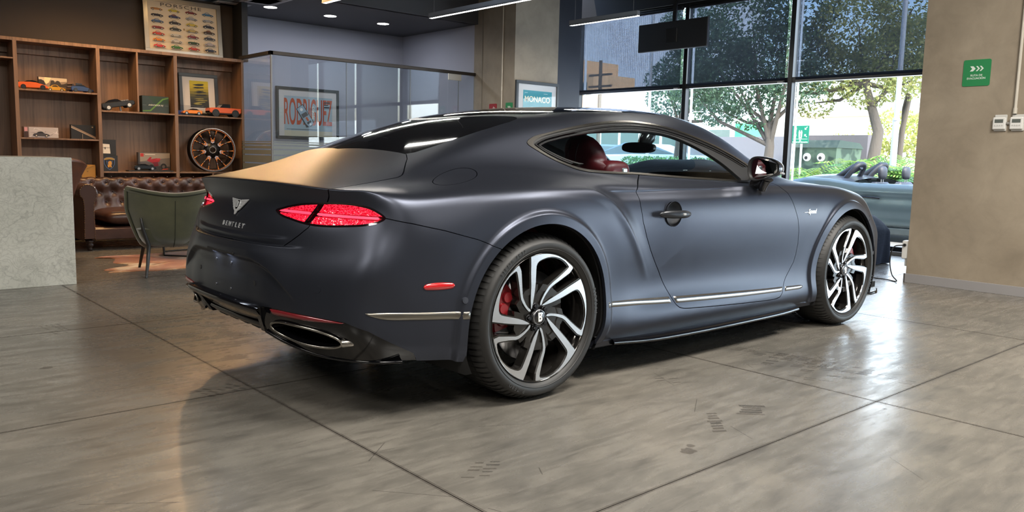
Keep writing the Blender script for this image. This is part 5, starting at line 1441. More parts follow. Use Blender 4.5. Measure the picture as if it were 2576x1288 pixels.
g = [(cc('6b625c'), R_(-.17,.004,.188,.228)), (cc('938779'), [(-.17,.228),(.188,.228),(.188,.17),(.0,.15),(-.17,.12)]), (cc('3d3834'), [(-.17,.004),(.188,.004),(.188,.06),(-.05,.07),(-.17,.05)]), (cc('b5302c'), R_(-.165,.182,-.127,.222)), (cc('d9cfc2'), R_(-.11,.205,.01,.213)),
     (cc('9e1f2c'), [(-.09,.135),(-.05,.180),(-.03,.172),(-.045,.150),(.03,.165),(.07,.150),(.06,.120),(.02,.110),(.0,.085),(-.03,.105)]), (cc('b5323c'), [(.0,.150),(.06,.165),(.08,.150),(.05,.140)]), (cc('7d1a24'), [(-.02,.11),(.04,.12),(.05,.07),(.0,.06)]),
     (cc('1c1a1a'), [(.11+.038*math.cos(t_), .06+.040*math.sin(t_)) for t_ in (2*PI*k/18 for k in range(18))]), (cc('5a504a'), [(.11+.018*math.cos(t_), .06+.019*math.sin(t_)) for t_ in (2*PI*k/14 for k in range(14))]),
     (cc('1c1a1a'), [(-.035+.030*math.cos(t_), .055+.032*math.sin(t_)) for t_ in (2*PI*k/16 for k in range(16))]), (cc('b8452a'), [(.09,.02),(.165,.028),(.165,.036),(.10,.032)])]
pr(b, g, -.03)
b = empty('showcase', (.755,6.985,.806), 0, 'low clear showcase on a black base with a grey coupe inside', 'display case')
MB().box((-.20,-.062,0),(.33,.062,.014), 0, .002).build('case_base', blk, b); MB().box((-.17,-.055,.014),(.175,.055,.118), 0, .002).build('clear_cover', acr, b)
toy('model_car', .255, mat('toy_grey', (.055,.065,.075), .2, .5, coat=.6), 'dark grey model coupe inside the low clear showcase', kind='gran', loc=(.755,6.985,.820), rz=0, wheelm=mat('toy_silver'))
# decorated wheel
dw = empty('decorated_wheel', (1.60, 7.02, 1.088), 0, 'black alloy wheel painted with flowers and orange bead patterns, in the right lower compartment', 'wheel')
dw.rotation_euler = (0, 0, math.radians(-9))
Mw = Matrix(((1,0,0,0),(0,0,1,0),(0,1,0,0),(0,0,0,1)))
k_bl = mat('deco_black', (.012,.011,.011), .3, .3)
rimd = MB(); rimd.lathe([(.250,-.11),(.268,-.125),(.279,-.118),(.279,-.10),(.262,-.08),(.255,.02),(.262,.09),(.278,.105),(.272,.11),(.245,.09),(.243,-.09),(.250,-.11)], 72, 0, Mw); rimd.build('rim', k_bl, dw)
MB().lathe([(.266,-.1255),(.274,-.1265),(.2795,-.121)], 72, 0, Mw).build('rim_edge', mat('deco_grey', (.30,.29,.30), .35, .6), dw)
og = mat('deco_orange', (.62,.20,.02), .5); bd = mat('deco_red', (.35,.04,.02), .5); wb = mat('deco_lilac', (.42,.40,.50), .5)
bl = MB()
n = 150
for k in range(n):
    a = 2*PI*k/n; x, z = .2555*math.cos(a), .2555*math.sin(a); bl.cyl((x,-.118,z),(x,-.125,z), .0042, n=6, mi=k % 3 == 0)
bl.build('bead_ring', [og, bd], dw)
sp = MB()
for k in range(7):
    a = PI/2+2*PI*k/7
    for s in (-1, 1):
        b2 = a+s*.195; p0 = Vector((.095*math.cos(a+s*.06), -.075, .095*math.sin(a+s*.06))); p1 = Vector((.250*math.cos(b2), -.10, .250*math.sin(b2)))
        sp.tube([p0, (p0+p1)/2, p1], [.016,.0125,.014], 8)
sp.lathe([(.040,-.085),(.10,-.072),(.105,-.05),(.04,-.05),(.034,-.055),(.034,-.085),(.04,-.085)], 48, 0, Mw)
sp.build('spokes', k_bl, dw)
for k in range(7):
    pt = MB(); a = PI/2+2*PI*k/7
    for s in (-1, 1):
        b2 = a+s*.195; p0 = Vector((.125*math.cos(a+s*.11), -.096, .125*math.sin(a+s*.11))); p1 = Vector((.243*math.cos(b2), -.112, .243*math.sin(b2)))
        for q, (w, mi) in enumerate(((.011,0),(.008,0),(.005,1),(.006,2),(.005,0),(.009,0),(.010,0))):
            c = p0.lerp(p1, q/6); pt.cyl(c+Vector((0,.01,0)), c+Vector((0,-.003,0)), w, w*.8, 10, mi)
    pt.build('bead_pattern', [og, bd, wb], dw)
for k in range(7):
    a = PI/2+2*PI*k/7; c = Vector((.108*math.cos(a), -.086, .108*math.sin(a))); fl_ = MB()
    for j in range(6):
        t_ = a+2*PI*j/6; fl_.cyl(c+Vector((.016*math.cos(t_),0,.016*math.sin(t_))), c+Vector((.016*math.cos(t_),-.006,.016*math.sin(t_))), .009, n=10, mi=0)
    fl_.cyl(c, c+Vector((0,-.008,0)), .009, n=12, mi=1); fl_.build('flower', [wb, og], dw)
hb_ = MB()
hb_.lathe([(.036,-.086),(.036,-.092),(.043,-.092),(.043,-.084)], 40, 0, Mw); hb_.build('hub_ring', mat('deco_grey'), dw)
# yellow case low on the shelf
b = empty('yellow_case', (.115,7.0,.715), 0, 'ochre yellow leather case standing low behind the sofa arm', 'case')
MB().box((-.075,-.04,0),(.085,.04,.165), 0, .006).build('case_body', mat('ochre', (.36,.17,.02), .5), b)
MB().add([(-.07,-.042,.10),(.083,-.042,.16),(.083,-.046,.163),(-.07,-.046,.098)], [[0,1,2,3]]).box((-.01,-.046,.085),(.005,-.04,.095)).build('case_flap', mat('ochre_dark', (.22,.10,.015), .5), b)
# ------------------------------------------------------------------ chesterfield sofa, armchairs, rug, table
def leather_mat(name, a, b, rough=.38):
    m = mat(name, (.1,.05,.03), rough, coat=.15, coatr=.25); v = coords(m)
    link(m, ramp(m, noise(m, v, 6, 6, .6, .4), [(.3, hexc(b)), (.7, hexc(a))]), bsdf(m).inputs['Base Color']); bump(m, noise(m, v, 90, 4, .6), .12, .002); return m
lea = leather_mat('brown_leather', '53352a', '322019')
sofa = empty('chesterfield_sofa', (.78, 6.22, 0), 0, 'brown leather button-tufted chesterfield sofa with rolled arms in front of the bookcase', 'sofa')
SW = 1.07     # half length
sb_ = MB().box((-SW+.10,-.42,.11),(SW-.10,.40,.24), 0, .03); sb_.build('base', lea, sofa)
for k in (-1, 1):
    c = MB(); x0, x1 = (-.80,-.005) if k < 0 else (.005,.80)
    c.pillow((x0,-.475,.245),(x1,.20,.435), 5); c.tube([(x0+.05,-.466,.402),(x1-.05,-.466,.402)], .006, 8); c.build('seat_cushion', lea, sofa)
def tuft(u, v, us, rows, off):
    """depth of the button pattern"""
    d = 0
    for r, zv in enumerate(rows):
        for uu in us[r]:
            q = math.hypot((u-uu)/.060, (v-zv)/.055); d = max(d, math.exp(-q*q*1.1))
    return d
def back():
    N1, N2 = 150, 46; rows = [.18,.42,.66]; 
    us = [[-.93+.155*k+(.0775 if r % 2 else 0) for k in range(13)] for r in range(3)]
    # profile of the back: rises from the seat and rolls over at the top
    prof = spl([(.20,.36),(.225,.50),(.235,.60),(.215,.68),(.235,.735),(.30,.755),(.365,.735),(.40,.66),(.40,.40),(.40,.12)], 12)
    L = np.concatenate([[0], np.cumsum(np.linalg.norm(np.diff(prof, axis=0), axis=1))]); L /= L[-1]
    bt = []
    def fn(u, v):
        x = -SW+.09+(2*SW-.18)*u; y = float(np.interp(v, L, prof[:,0])); z = float(np.interp(v, L, prof[:,1]))
        dx = 1e-3; y2 = float(np.interp(min(1,v+dx), L, prof[:,0])); z2 = float(np.interp(min(1,v+dx), L, prof[:,1]))
        ty, tz = y2-y, z2-z; l = math.hypot(ty, tz) or 1; ny, nz = -tz/l, ty/l
        w = 0
        for r, vv in enumerate((.10,.20,.30,.40)):
            off = (.078 if r % 2 else 0)
            k = round((x+SW-off)/.156); xx = -SW+off+k*.156
            q = math.hypot((x-xx)/.034, (v-vv)/.024); w += .034*math.exp(-q*q)
            # diamond folds
            for s in (-1, 1):
                if r < 3:
                    t = (v-vv)/.10
                    if 0 <= t <= 1:
                        xl = xx+s*.078*t; w += .009*math.exp(-((x-xl)/.012)**2)
        return (x, y-ny*w, z-nz*w)
    return MB().grid(fn, N1, N2)
bk = back().build('backrest', lea, sofa)
bt = MB()
for r, vv in enumerate((.10,.20,.30,.40)):
    off = (.078 if r % 2 else 0); prof = spl([(.20,.36),(.225,.50),(.235,.60),(.215,.68),(.235,.735),(.30,.755),(.365,.735),(.40,.66),(.40,.40),(.40,.12)], 12)
    L = np.concatenate([[0], np.cumsum(np.linalg.norm(np.diff(prof, axis=0), axis=1))]); L /= L[-1]
    y = float(np.interp(vv, L, prof[:,0])); z = float(np.interp(vv, L, prof[:,1]))
    for k in range(1, 13):
        x = -SW+off+k*.156
        if abs(x) < SW-.12: bt.cyl((x,y+.028,z),(x,y+.018,z+.002), .009, .005, 10)
tag(bt.build('back_buttons', mat('leather_dark', (.035,.018,.012), .45), bk))
for sg in (-1, 1):
    a = MB(); n = 26
    # rolled arm: section in x-z swept along y
    sec = [(-.02,.11),(-.02,.50),(-.045,.56),(-.05,.62),(-.02,.68),(.04,.705),(.10,.69),(.135,.645),(.13,.585),(.10,.545),(.10,.11)]
    S2 = spl(sec, 4); m = len(S2); vs = []
    for j in range(13):
        y = -.46+.88*j/12; k = 1.0 if 0 < j < 12 else .94
        for p in S2: vs.append((sg*(-1)*(-SW+.0+p[0]*-1-.0) if False else sg*(SW-.14+p[0]*1.0), y, p[1] if k == 1 else .11+(p[1]-.11)*.99))
    a.add(vs, [[j*m+i, j*m+i+1, (j+1)*m+i+1, (j+1)*m+i] for j in range(12) for i in range(m-1)], 0, True)
    arm = a.build('arm', lea, sofa)
    fr_ = MB(); face = [(sg*(SW-.14+p[0]), p[1]) for p in S2]
    vs = [(x, -.478, z) for x, z in face]; cx = sum(p[0] for p in face)/m; cz = sum(p[1] for p in face)/m
    ins_ = [(cx+(x-cx)*.86, -.486, cz+(z-cz)*.95) for x, z in face]
    fr_.add(vs+ins_, [[i, i+1, m+i+1, m+i][::sg] for i in range(m-1)]); fr_.add(ins_, [list(range(m))[::sg]])
    fr_.add([(x, -.46, z) for x, z in face]+vs, [[i, i+1, m+i+1, m+i][::sg] for i in range(m-1)])
    fr_.build('arm_panel', mat('leather_panel', (.065,.030,.022), .35, coat=.2), arm)
    st = MB(); pth = [(cx+(x-cx)*.84, cz+(z-cz)*.945) for x, z in face]
    Lp = np.concatenate([[0], np.cumsum([math.hypot(pth[i+1][0]-pth[i][0], pth[i+1][1]-pth[i][1]) for i in range(m-1)])])
    for q in np.arange(0, Lp[-1], .0235):
        x = float(np.interp(q, Lp, [p[0] for p in pth])); z = float(np.interp(q, Lp, [p[1] for p in pth]))
        st.cyl((x,-.485,z),(x,-.4905,z), .0058, .003, 8)
    st.build('stud_line', mat('brass_stud', (.55,.38,.16), .25, 1.0), arm)
for x in (-SW+.11, SW-.11):
    for y in (-.42, .34):
        MB().lathe([(.0,.0),(.022,.0),(.026,.02),(.020,.035),(.036,.05),(.040,.065),(.030,.08),(.042,.095),(.042,.112),(0,.112)], 20, 0, Matrix.Translation((x,y,0))).build('foot', mat('dark_wood', (.022,.010,.007), .3), sofa)
MB().box((-SW+.12,-.462,.112),(SW-.12,-.44,.235), 0, .01).build('apron', lea, sofa)
# leather tub chair, half hidden by the desk
tc = empty('leather_armchair', (-.88, 5.25, 0), math.radians(18), 'brown leather armchair with a high curled back, half hidden by the marble desk', 'armchair')
def shell(u, v, t=0.0):
    a = math.radians(-158+316*u); r = .36+t; z = .24+(.72-.16*(1-math.cos(a))*.5*1.2)*v
    fl_ = 1+.48*v**2.2*(.5+.5*abs(math.sin(a)))
    return (r*math.sin(a)*fl_, -r*.92*math.cos(a)*-1*fl_*-1, z)
mb = MB(); mb.grid(lambda u, v: shell(u, v, .03), 40, 14); mb.grid(lambda u, v: shell(1-u, v, -.035), 40, 14)
top = [shell(k/40, 1.0) for k in range(41)]; mb.tube(top, .034, 8); mb.tube([shell(0, k/10) for k in range(11)], .034, 8); mb.tube([shell(1, k/10) for k in range(11)], .034, 8)
mb.build('curved_back', leather_mat('saddle_leather', '6e4532', '3e271d', .3), tc)
MB().pillow((-.30,-.28,.22),(.30,.30,.46)).build('seat', lea, tc)
for k in range(5):
    a = 2*PI*k/5; MB().tube([(0,0,.07),(.26*math.cos(a),.26*math.sin(a),.035)], [.022,.014], 8).build('leg', mat('leg_black', (.012,.012,.012), .4), tc)
MB().cyl((0,0,.05),(0,0,.25), .03).build('column', mat('leg_black'), tc)
# green accent chair, seen from behind
vel = mat('green_velvet', (.040,.042,.022), .75, sheen=.6); v_ = coords(vel); link(vel, ramp(vel, noise(vel, v_, 3.5, 5, .6), [(.3, hexc('32341f')), (.7, hexc('4a4a30'))]), bsdf(vel).inputs['Base Color']); bump(vel, noise(vel, v_, 160, 3), .2, .002)
gc = empty('accent_chair', (.010, 3.86, 0), math.radians(-12), 'green fabric accent chair with black bent metal legs, its back to the camera', 'chair')
def bsh(u, v, t):
    # u across, v from the seat to the top edge; a tub back that flares at the upper corners
    s = 2*u-1; w = .20+.145*min(1, v*1.5)**.6+.012*v
    x = s*w; z = .235+(.505-.055*(1-abs(s)**1.6))*v
    y = -.20-.075*v+.20*abs(s)**2.6*(1-.25*v)-.10*(1-(1-v)**2)*.4-t
    if v < .22: y += .10*(1-v/.22)**2
    return (x, y, z)
mb = MB(); mb.grid(lambda u, v: bsh(u, v, .026), 36, 24); mb.grid(lambda u, v: bsh(1-u, v, -.026), 36, 24)
bkc = mb.build('back_shell', vel, gc)
pi = [Vector(bsh(k/36, 1, 0))+Vector((0,0,.004)) for k in range(37)]
mb = MB().tube(pi, .027, 8); mb.tube([bsh(0, k/16, 0) for k in range(17)], .027, 8); mb.tube([bsh(1, k/16, 0) for k in range(17)], .027, 8)
mb.build('rim_padding', vel, bkc)
MB().tube([Vector(bsh(k/36, 1, .030))+Vector((0,0,.002)) for k in range(37)], .0055, 6).tube([bsh(0, k/16, .028) for k in range(17)], .0055, 6).tube([bsh(.5+.0*k, k/12, .0275) for k in range(12)], .0028, 6).build('piping', mat('piping_green', (.018,.02,.011), .8), bkc)
mb = MB()
mb.grid(lambda u, v: ((2*u-1)*(.30-.02*(2*v-1)**2), -.22+.56*v, .40+.045*(1-(2*u-1)**4)*(1-(2*v-1)**6)), 20, 20)
mb.grid(lambda u, v: ((1-2*u)*(.30-.02*(2*v-1)**2), -.22+.56*v, .40-.165*(1-(1-2*u)**6)*(1-abs(2*v-1)**6)**.5), 20, 20)
mb.build('seat', vel, gc)
for sx in (-1, 1):
    MB().tube([(sx*.262,-.235,.50),(sx*.250,-.262,.40),(sx*.205,-.215,.262),(sx*.222,-.275,.12),(sx*.245,-.345,.0)], [.010,.015,.017,.0145,.010], 8).build('leg', mat('leg_black'), gc)
    MB().tube([(sx*.20,.20,.262),(sx*.225,.25,.12),(sx*.245,.30,.0)], [.017,.0145,.010], 8).build('leg', mat('leg_black'), gc)
# cowhide
hide = mat('cowhide', (.5,.35,.2), .85, sheen=.2); vh = coords(hide)
pos_ = node(hide, 'ShaderNodeSeparateXYZ'); link(hide, vh, pos_.inputs[0])
e1 = noise(hide, vh, 2.4, 5, .55, .6)
link(hide, ramp(hide, e1, [(.36, hexc('c9b59a')), (.42, hexc('b08862')), (.48, hexc('9a5f34')), (.70, hexc('7c4526'))]), bsdf(hide).inputs['Base Color'])
bump(hide, noise(hide, coords(hide, (30,200,30)), 2, 4), .3, .004)
rg = MB(); out = spl([(-.92,-.58),(-.70,-.60),(-.50,-.66),(-.2,-.62),(.2,-.66),(.55,-.60),(.95,-.72),(1.05,-.60),(.85,-.35),(.90,0),(.82,.38),(1.02,.62),(.90,.72),(.5,.60),(.1,.62),(-.3,.56),(-.62,.60),(-.74,.52),(-.60,.38),(-.66,.18),(-.70,.05),(-.62,-.18),(-.90,-.40),(-.88,-.46),(-.68,-.44)], 6, True)
n = len(out); rnd = random.Random(2)
o2 = [(p[0]+rnd.uniform(-.008,.008), p[1]+rnd.uniform(-.008,.008)) for p in out]
vs = []
for k, zz in ((1.0,.0015),(.985,.007),(.90,.009),(.6,.0095),(.25,.0095)): vs += [(p[0]*k, p[1]*k, zz) for p in o2]
rg.add(vs, [[r*n+i, r*n+(i+1)%n, (r+1)*n+(i+1)%n, (r+1)*n+i] for r in range(4) for i in range(n)], 0, True); rg.add(vs[4*n:], [list(range(n))])
o = rg.build('cowhide_rug', hide, None, (.44, 4.62, 0)); tag(o, 'brown and white cowhide rug lying under the green chair and wire table', 'rug')
wt = empty('coffee_table', (.62,4.98,0), 0, 'black wire-frame coffee table standing on the cowhide rug', 'table')
wm = mat('leg_black'); fr_ = MB(); hexa = [(.34*math.cos(PI/3*k+.2), .34*math.sin(PI/3*k+.2)) for k in range(6)]
for k in range(6):
    a, b = hexa[k], hexa[(k+1) % 6]
    fr_.tube([(a[0],a[1],.017),(b[0],b[1],.017)], .0075, 6); fr_.tube([(a[0]*1.1,a[1]*1.1,.36),(b[0]*1.1,b[1]*1.1,.36)], .0075, 6)
    fr_.tube([(a[0],a[1],.017),(a[0]*1.1,a[1]*1.1,.36)], .0075, 6)
fr_.build('wire_frame', wm, wt); MB().cyl((0,0,.365),(0,0,.385), .42, n=48).build('table_top', mat('dark_wood'), wt)
# ------------------------------------------------------------------ prints and signs on the walls
p = frame('framed_poster', 'black framed orange lettered racing poster behind the office glass', 'picture', (3.445,7.93,1.285), 1.04, .765, .042, frb, mat('mount_grey', (.50,.48,.46), .7), depth=.03)
g = [(cc('93a4ab'), R_(-.39,.125,.405,.635)), (cc('b5b09a'), R_(-.39,.04,.405,.125))]
pr(p, g, -.0025, 'print')
text_mesh('RODRIGUEZ', .545, cc('a8431d'), 'poster_title', p, frameM(Vector((.0,-.0035,.385)), (1,0,0), (0,0,1)), .0004, sx=.262, bold=.007, spacing=1.0)
text_mesh('PEDRO', .06, cc('e4ddce'), 'poster_name', p, frameM(Vector((.085,-.0052,.40)), (0,0,1), (-1,0,0)), .0003, sx=1.0, bold=.001)
pr(p, [(cc('23262b'), R_(.265,.555-.035*i,(.365,.335,.35)[i],.572-.035*i)) for i in range(3)]+[(cc('4d5358'), R_(-.355,.142,.18,.149))], -.0050, 'small_print')
c, s_ = math.cos(math.radians(-55)), math.sin(math.radians(-55))
T = lambda P: [(-.055+.8*(x*c-z*s_), .355+.8*(x*s_+z*c)) for x, z in P]
pr(p, [(cc('3b3a3c'), T([(-.20,-.085),(.20,-.105),(.24,0),(.20,.085),(-.20,.085)])), (cc('8ea3b0'), T([(-.19,-.07),(.14,-.075),(.215,-.055),(.225,.0),(.215,.055),(.14,.075),(-.19,.07)])), (cc('4e4e50'), T([(-.06,-.06),(.02,-.065),(.03,.065),(-.05,.06)])), (cc('c05a2a'), T([(.04,-.02),(.12,-.02),(.12,.02),(.04,.02)])), (cc('2b2a2c'), T([(.13,-.045),(.17,-.045),(.17,.045),(.13,.045)])), (cc('e6e4de'), T([(-.13+.03*math.cos(t_), .0+.03*math.sin(t_)) for t_ in (2*PI*k/14 for k in range(14))])), (cc('e6e4de'), T([(.195+.018*math.cos(t_), .0+.018*math.sin(t_)) for t_ in (2*PI*k/14 for k in range(14))]))], -.0062, 'top_view_car')
p = frame('framed_poster', 'black framed turquoise poster with white capital letters on the concrete column', 'picture', (5.588,5.13,1.52), .83, .642, .042, mat('frame_slate', (.022,.028,.032), .4), mat('mount_white2', (.60,.60,.62), .6), depth=.035)
pr(p, [(cc('2c8fa0'), R_(-.277,.08,.285,.515)), (cc('b9d6da'), [(-.18,.27),(-.1,.29),(.0,.275),(.12,.29),(.2,.27),(.2,.24),(-.18,.24)]), (cc('d8e6e8'), R_(-.25,.478,-.19,.482)), (cc('d8e6e8'), R_(.12,.478,.20,.482))], -.0025, 'print')
text_mesh('MONACO', .110, cc('ece6d2'), 'poster_title', p, frameM(Vector((.0,-.0038,.390)), (1,0,0), (0,0,1)), .0004, bold=.002, sx=1.0)
MB().box((-.372,-.006,.043),(.372,-.005,.60)).build('picture_glass', clear_glass('picture_glass', (.97,.98,.98), 0, .025, .35), p)
pw = mat('conduit_paint', (.50,.46,.39), .5)
o = MB().cyl((5.148,5.40,0),(5.148,5.40,3.95), .010, n=12).cyl((5.148,5.40,2.02),(5.148,5.40,2.08), .013, n=12).build('conduit', pw); tag(o, 'thin painted conduit pipe running up the left face of the concrete column', 'pipe')
o = MB().box((5.154,5.855,0),(5.1605,5.867,3.95)).build('control_joint', mat('seam_brown', (.16,.14,.11), .8)); tag(o, kind='structure'); o.name = 'trim_3'  # vertical seam on the column face, in a darker brown
def wall_sign(name, label, loc, rz, w, h, col, cat='sign'):
    o = empty(name, loc, rz, label, cat)
    pts = []
    r = .016
    for cx_, cz_, a0 in ((w/2-r,h/2-r,0),(-w/2+r,h/2-r,90),(-w/2+r,-h/2+r,180),(w/2-r,-h/2+r,270)):
        pts += [(cx_+r*math.cos(math.radians(a0+90*k/5)), cz_+r*math.sin(math.radians(a0+90*k/5))) for k in range(6)]
    MB().prism([(x, z) for x, z in pts], 0, .004, 0, Matrix(((1,0,0,0),(0,0,-1,0),(0,1,0,0),(0,0,0,1)))).build('plate', mat(col[0], hexc(col[1]), .45), o); return o
gs = wall_sign('evacuation_sign', 'green square evacuation route sign on the right concrete pier', (5.349,-.757,1.912), -PI/2, .222, .228, ('sign_green', '1f7a46'))
wt_ = cc('cfd8cf')
ar = []
for i, x in enumerate((-.030,.005,.035)):
    w = .026 if i == 0 else .013
    ar.append((wt_, [(x-w,.058),(x,.058),(x+.020,.036),(x,.014),(x-w,.014),(x-w+.018,.036)]))
pr(gs, ar, -.004, 'arrows')
text_mesh('RUTA DE', .0235, wt_, 'sign_text', gs, frameM(Vector((0,-.0048,-.022)), (1,0,0), (0,0,1)), .0003, bold=.0004)
text_mesh('EVACUACIÓN', .0235, wt_, 'sign_text', gs, frameM(Vector((0,-.0048,-.048)), (1,0,0), (0,0,1)), .0003, bold=.0004)
gs = wall_sign('evacuation_sign', 'small green arrow sign on the concrete column, just above the car roof', (5.158,5.245,1.74), -PI/2, .15, .22, ('sign_green', '1f7a46'))
pr(gs, [(wt_, [(x-.012,.062),(x,.062),(x+.014,.045),(x,.028),(x-.012,.028),(x+.002,.045)]) for x in (-.02,.0,.02)], -.004, 'arrows')
gs = wall_sign('alarm_sign', 'small dark red sign on the concrete column left of the green one', (5.158,5.60,1.74), -PI/2, .17, .21, ('sign_red', '8a1f26'))
pr(gs, [(wt_, [(.0,.01),(.03,.02),(.045,.05),(.035,.055),(.02,.03),(-.03,.02)]), (wt_, [(.01,.035),(.025,.06),(.015,.065),(.0,.04)])], -.004, 'symbol')
tg = (('thermostat', -.985, 'left white wall thermostat on the concrete pier', 0), ('thermostat', -1.118, 'right white wall thermostat on the concrete pier, cut by the picture edge', 1))
for nm, y, lab, r in tg:
    o = empty(nm, (5.349, y, 1.475), -PI/2, lab, 'thermostat', 'wall thermostats')
    MB().box((-.048,-.012,-.070),(.048,.0,.070), 0, .004).build('back_plate', mat('white_plastic2', (.50,.49,.46), .4), o)
    MB().box((-.058,-.030,-.058),(.044,-.012,.048), 0, .008).build('housing', mat('white_plastic', (.62,.61,.58), .35), o)
    MB().box((-.040,-.0312,.0),(.026,-.030,.030)).build('display', mat('lcd', (.10,.11,.10), .2), o)
    k = MB()
    for q in range(4): k.cyl((-.034+.018*q,-.030,-.022),(-.034+.018*q,-.0325,-.022), .0062, n=14)
    k.build('buttons', mat('button_grey', (.45,.44,.42), .4), o)
o = MB().cyl((5.336,-1.09,1.55),(5.336,-1.09,3.95), .0125, n=14).cyl((5.336,-1.09,1.55),(5.336,-1.09,1.60), .017, n=14).build('conduit', pw); tag(o, 'painted conduit rising from the right thermostat to the ceiling', 'pipe')
o = MB().cyl((5.34,-1.03,1.47),(5.34,-1.07,1.47), .012, n=12).build('conduit', mat('conduit_grey', (.35,.33,.3), .4, .5)); tag(o, 'short grey pipe joining the two thermostats', 'pipe')
sk = empty('socket_box', (5.40,-.265,.34), 0, 'white surface socket box on the edge of the concrete pier near the floor', 'socket')
MB().box((-.045,-.028,-.12),(.045,.028,.05), 0, .006).build('box_body', mat('white_plastic'), sk); MB().box((-.03,-.02,-.19),(.03,.0,-.12), 0, .004).build('box_lower', mat('white_plastic2'), sk)
MB().cyl((-.048,.0,.01),(-.062,.0,.01), .014, n=12).build('plug', mat('leg_black'), sk)
cb = MB().tube(spl([(5.34,-.262,.35),(5.30,-.19,.33),(5.30,-.16,.20),(5.28,-.20,.06),(5.27,-.25,.012),(5.32,-.12,.008),(5.30,.10,.008),(5.15,.35,.008),(4.9,.5,.008)], 8), .0055, 8).build('power_cable', mat('cable_black', (.01,.01,.01), .5)); tag(cb, 'thin black power cable hanging from the socket box and lying on the floor', 'cable')
# air grilles in the office ceiling
for i, (x0, y0, x1, y1) in enumerate(((1.75,7.08,2.20,7.68),(1.95,6.30,2.40,6.90))):
    o = empty('air_grille', ((x0+x1)/2,(y0+y1)/2,2.998), 0, ('white square ceiling air diffuser nearest the office wall','white square ceiling air diffuser cut by the top edge')[i], 'air vent', 'ceiling air diffusers')
    hx, hy = (x1-x0)/2, (y1-y0)/2; f = MB(); f.box((-hx,-hy,-.004),(hx,hy,.0)); f.build('diffuser_frame', mat('grille_white', (.40,.40,.42), .5), o)
    f = MB()
    for k in (.82,.64,.46): f.box((-hx*k,-hy*k,-.010),(hx*k,hy*k,-.005-.002*k))
    f.build('diffuser_vanes', mat('grille_grey', (.30,.30,.32), .5), o)
# ------------------------------------------------------------------ covered car inside, by the window
def cover_car():
    cov = mat('cover_navy', (.006,.008,.015), .85, spec=.12); bump(cov, noise(cov, coords(cov, (2,2,9)), 3, 4), .35, .02)
    rnd = random.Random(8); ph = [rnd.uniform(0, 6.28) for _ in range(12)]
    CX, CY, HW, HL = 6.12, 2.74, .95, 2.30
    prof = [(-2.32,.50),(-2.0,.66),(-1.5,.78),(-.95,.86),(-.45,1.04),(0,1.115),(.5,1.10),(1.0,.99),(1.45,.955),(1.9,.97),(2.2,.86),(2.32,.70)]
    def top(y): return float(np.interp(y, [p[0] for p in prof], [p[1] for p in prof]))
    def fn(u, v):
        a = 2*PI*u; ct, st = math.cos(a), math.sin(a); e = 2/5.0
        fx, fy = math.copysign(abs(ct)**e, ct), math.copysign(abs(st)**e, st)
        if v < .5:
            r = (v/.5)**.8*.90; x, y = fx*HW*r, fy*HL*r; z = top(y)-.30*(abs(fx)*r)**2.6*(1 if abs(y) > 1 else 1.0)
            z -= .05*(abs(fy)*r)**4
            z += .012*math.sin(5*y+ph[0])*math.sin(4*x+ph[1])
        else:
            t = (v-.5)/.5; r = .90+.10*min(1, t*3)**.6; x, y = fx*HW*r, fy*HL*r
            z0 = top(fy*HL*.90)-.30*(abs(fx)*.90)**2.6-.05*(abs(fy)*.9)**4
            z = z0*(1-t)**1.0+.012*t
            wv = .028*t*(math.sin(23*a+ph[2])+.6*math.sin(41*a+ph[3]+2*t))
            x *= 1+wv*.7; y *= 1+wv*.35
        return (CX+x, CY+y, max(z, .006))
    mb = MB().grid(fn, 200, 44)
    o = mb.build('covered_car', cov); tag(o, 'low car under a dark navy fabric cover, behind the coupe near the window', 'car'); return o
cover_car()
# ------------------------------------------------------------------ outdoors
gr = mat('outdoor_paving', (.34,.33,.31), .85); link(gr, ramp(gr, noise(gr, coords(gr), .8, 7, .6), [(.3, hexc('8d8a84')), (.7, hexc('b3afa6'))]), bsdf(gr).inputs['Base Color'])
g = MB(); X_ = [7.76, 12, 16, 34, 120]; Z_ = [-.03, -.02, .25, .45, 1.0]
for i in range(4): g.add([(X_[i],-60,Z_[i]),(X_[i+1],-60,Z_[i+1]),(X_[i+1],140,Z_[i+1]),(X_[i],140,Z_[i])], [[0,1,2,3]])
struct(g, 'floor_outside', gr)
leafm = {}
def leaf_mat(name, a, b, c=None):
    m = mat(name, (.1,.2,.05), .55); geo = node(m, 'ShaderNodeNewGeometry')
    link(m, ramp(m, geo.outputs['Random Per Island'], [(0, hexc(a)), (.6, hexc(b)), (1, hexc(c or b))]), bsdf(m).inputs['Base Color'])
    nt = m.node_tree; out = nt.nodes['Material Output']; tl = nt.nodes.new('ShaderNodeBsdfTranslucent'); mx = nt.nodes.new('ShaderNodeMixShader'); mx.inputs[0].default_value = .30
    tl.inputs[0].default_value = (*hexc(c or b), 1); nt.links.new(bsdf(m).outputs[0], mx.inputs[1]); nt.links.new(tl.outputs[0], mx.inputs[2]); nt.links.new(mx.outputs[0], out.inputs[0]); return m
bark = mat('bark', (.09,.075,.06), .9); bump(bark, noise(bark, coords(bark, (6,6,1)), 4, 5), .6, .03)
